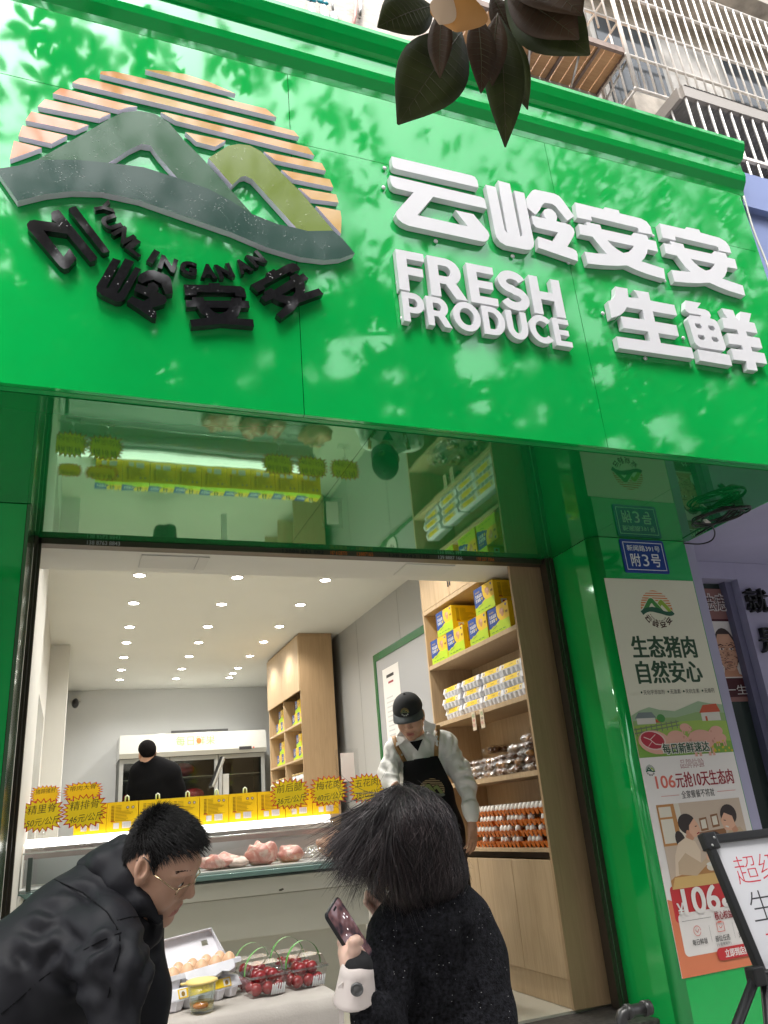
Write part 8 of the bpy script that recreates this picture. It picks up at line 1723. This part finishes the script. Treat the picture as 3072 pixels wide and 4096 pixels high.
m = MB(); m.prism([[onbody(*Z6(*q), shirt, lift=0.007) for q in ((895, 900), (1040, 880), (1045, 965), (960, 975), (930, 960))]], -FC, 0.002, back=True); m.build('pocket_flap', SHW, shk)
q = [onbody(*Z6(*a), apron, lift=0.004) for a in ((620, 1380), (940, 1380), (780, 1170))]; ux_ = (q[1] - q[0]).normalized(); uy_ = (q[2] - (q[0] + q[1]) / 2); uy_ = (uy_ - ux_ * uy_.dot(ux_)).normalized(); p = Pic((q[0] + q[1]) / 2 + uy_ * 0.03 - FC * 0.012, ux_, uy_, 0.0006); p.logo(0, 0, 0.17, False, (flat('apron_gold', (0.32, 0.24, 0.12)), flat('apron_grey', (0.10, 0.12, 0.09)), flat('apron_olive', (0.15, 0.19, 0.05)), flat('apron_olive', (0, 0, 0)), flat('apron_grey', (0, 0, 0)))); p.build('apron_emblem', shk)
hand(shk, 'hand', PT(1888, 3290, T0 - 0.19), DC * 1.0 + RC * 0.02 - FC * 0.15, -RC * 0.6 + FC * 0.6, -1, (0.30, 0.26, 0.30, 0.36), 1.05, SKIN, (0.45, 0.3), 0.0035)
hand(shk, 'hand', PT(1606, 3178, T0 - 0.44), DC * 0.8 + RC * 0.6 - FC * 0.2, FC * 0.8 + DC * 0.3, 1, 0.45, 1.0, SKIN, (0.45, 0.3), 0.004)
def sleg(P): return limbs(P, [[(1690, 3420, T0, 80), (1690, 3700, T0 - 0.02, 60), (1690, 3910, T0, 45)], [(1790, 3420, T0 + 0.04, 80), (1800, 3700, T0 + 0.02, 60), (1805, 3880, T0 + 0.05, 45)]], 0.04)
lo_, hi_ = inb([[(1690, 3400, T0, 80), (1805, 3940, T0, 50)]], 0.16); lo_[2] = FLOOR + 0.005; grow(sleg, lo_, hi_, 0.018, 'trousers', [TROU], shk)
# ------------------------------------------------------------------ man in black at the back, turned away
bm_ = thing('person', 'man in black pullover standing with his back turned near the fridge', 'person', (0.75, 8.5, FLOOR)); TB = 8.0; Zq = zr(400, 2850, 2.074)
bO = PT(*Zq(392, 345), TB); bfm = head(bm_, bO, (FC * 0.86 - RC * 0.5).normalized(), UC, 1.05, SKIN, 0.005, False)
def bhair(P):
    d = d_ell(P, (0.0, 0, 0.048), (0.106, 0.085, 0.090)); return smax(d, (np.interp(P[:, 0], [-0.12, -0.06, -0.02, 0.02, 0.06, 0.11], [-0.065, -0.05, 0.03, 0.03, 0.075, 0.09]) - P[:, 2]) * 0.8, 0.008) + 0.0015 * np.sin(P[:, 1] * 300) * np.sin(P[:, 2] * 260)
grow(bhair, (-0.13, -0.1, -0.08), (0.13, 0.1, 0.15), 0.0045, 'hair', [HAIRB], bm_, (bfm[0], np.array(bfm[1])))
SB = [[Zq(430, 440) + (TB, 32), Zq(450, 520) + (TB, 70), Zq(460, 640) + (TB, 85), Zq(460, 900) + (TB, 88)], [Zq(400, 455) + (TB, 36), Zq(350, 500) + (TB, 45), Zq(300, 640) + (TB - 0.05, 34), Zq(300, 800) + (TB - 0.1, 30)], [Zq(500, 455) + (TB, 36), Zq(570, 510) + (TB, 45), Zq(625, 640) + (TB, 34), Zq(650, 800) + (TB, 30)]]
BKN = mat('black_pullover', (0.004, 0.004, 0.0045), 0.95, spec=0.1, bump=(80, 0.2, 0.004)); lo_, hi_ = inb(SB, 0.3); grow(lambda P: limbs(P, SB, 0.06) + folds(P, 0.004, 22, (0.4, 0.2, 0.9), (0.9, 0, -0.4), 0.8), lo_, hi_, 0.018, 'pullover', [BKN], bm_)
LB = [[Zq(420, 900) + (TB, 60), Zq(420, 1250) + (TB, 42), Zq(420, 1560) + (TB, 30)], [Zq(510, 900) + (TB, 60), Zq(515, 1250) + (TB, 42), Zq(515, 1560) + (TB, 30)]]
lo_, hi_ = inb(LB, 0.2); lo_[2] = max(lo_[2], FLOOR + 0.004); grow(lambda P: limbs(P, LB, 0.04), lo_, hi_, 0.025, 'trousers', [TROU], bm_)
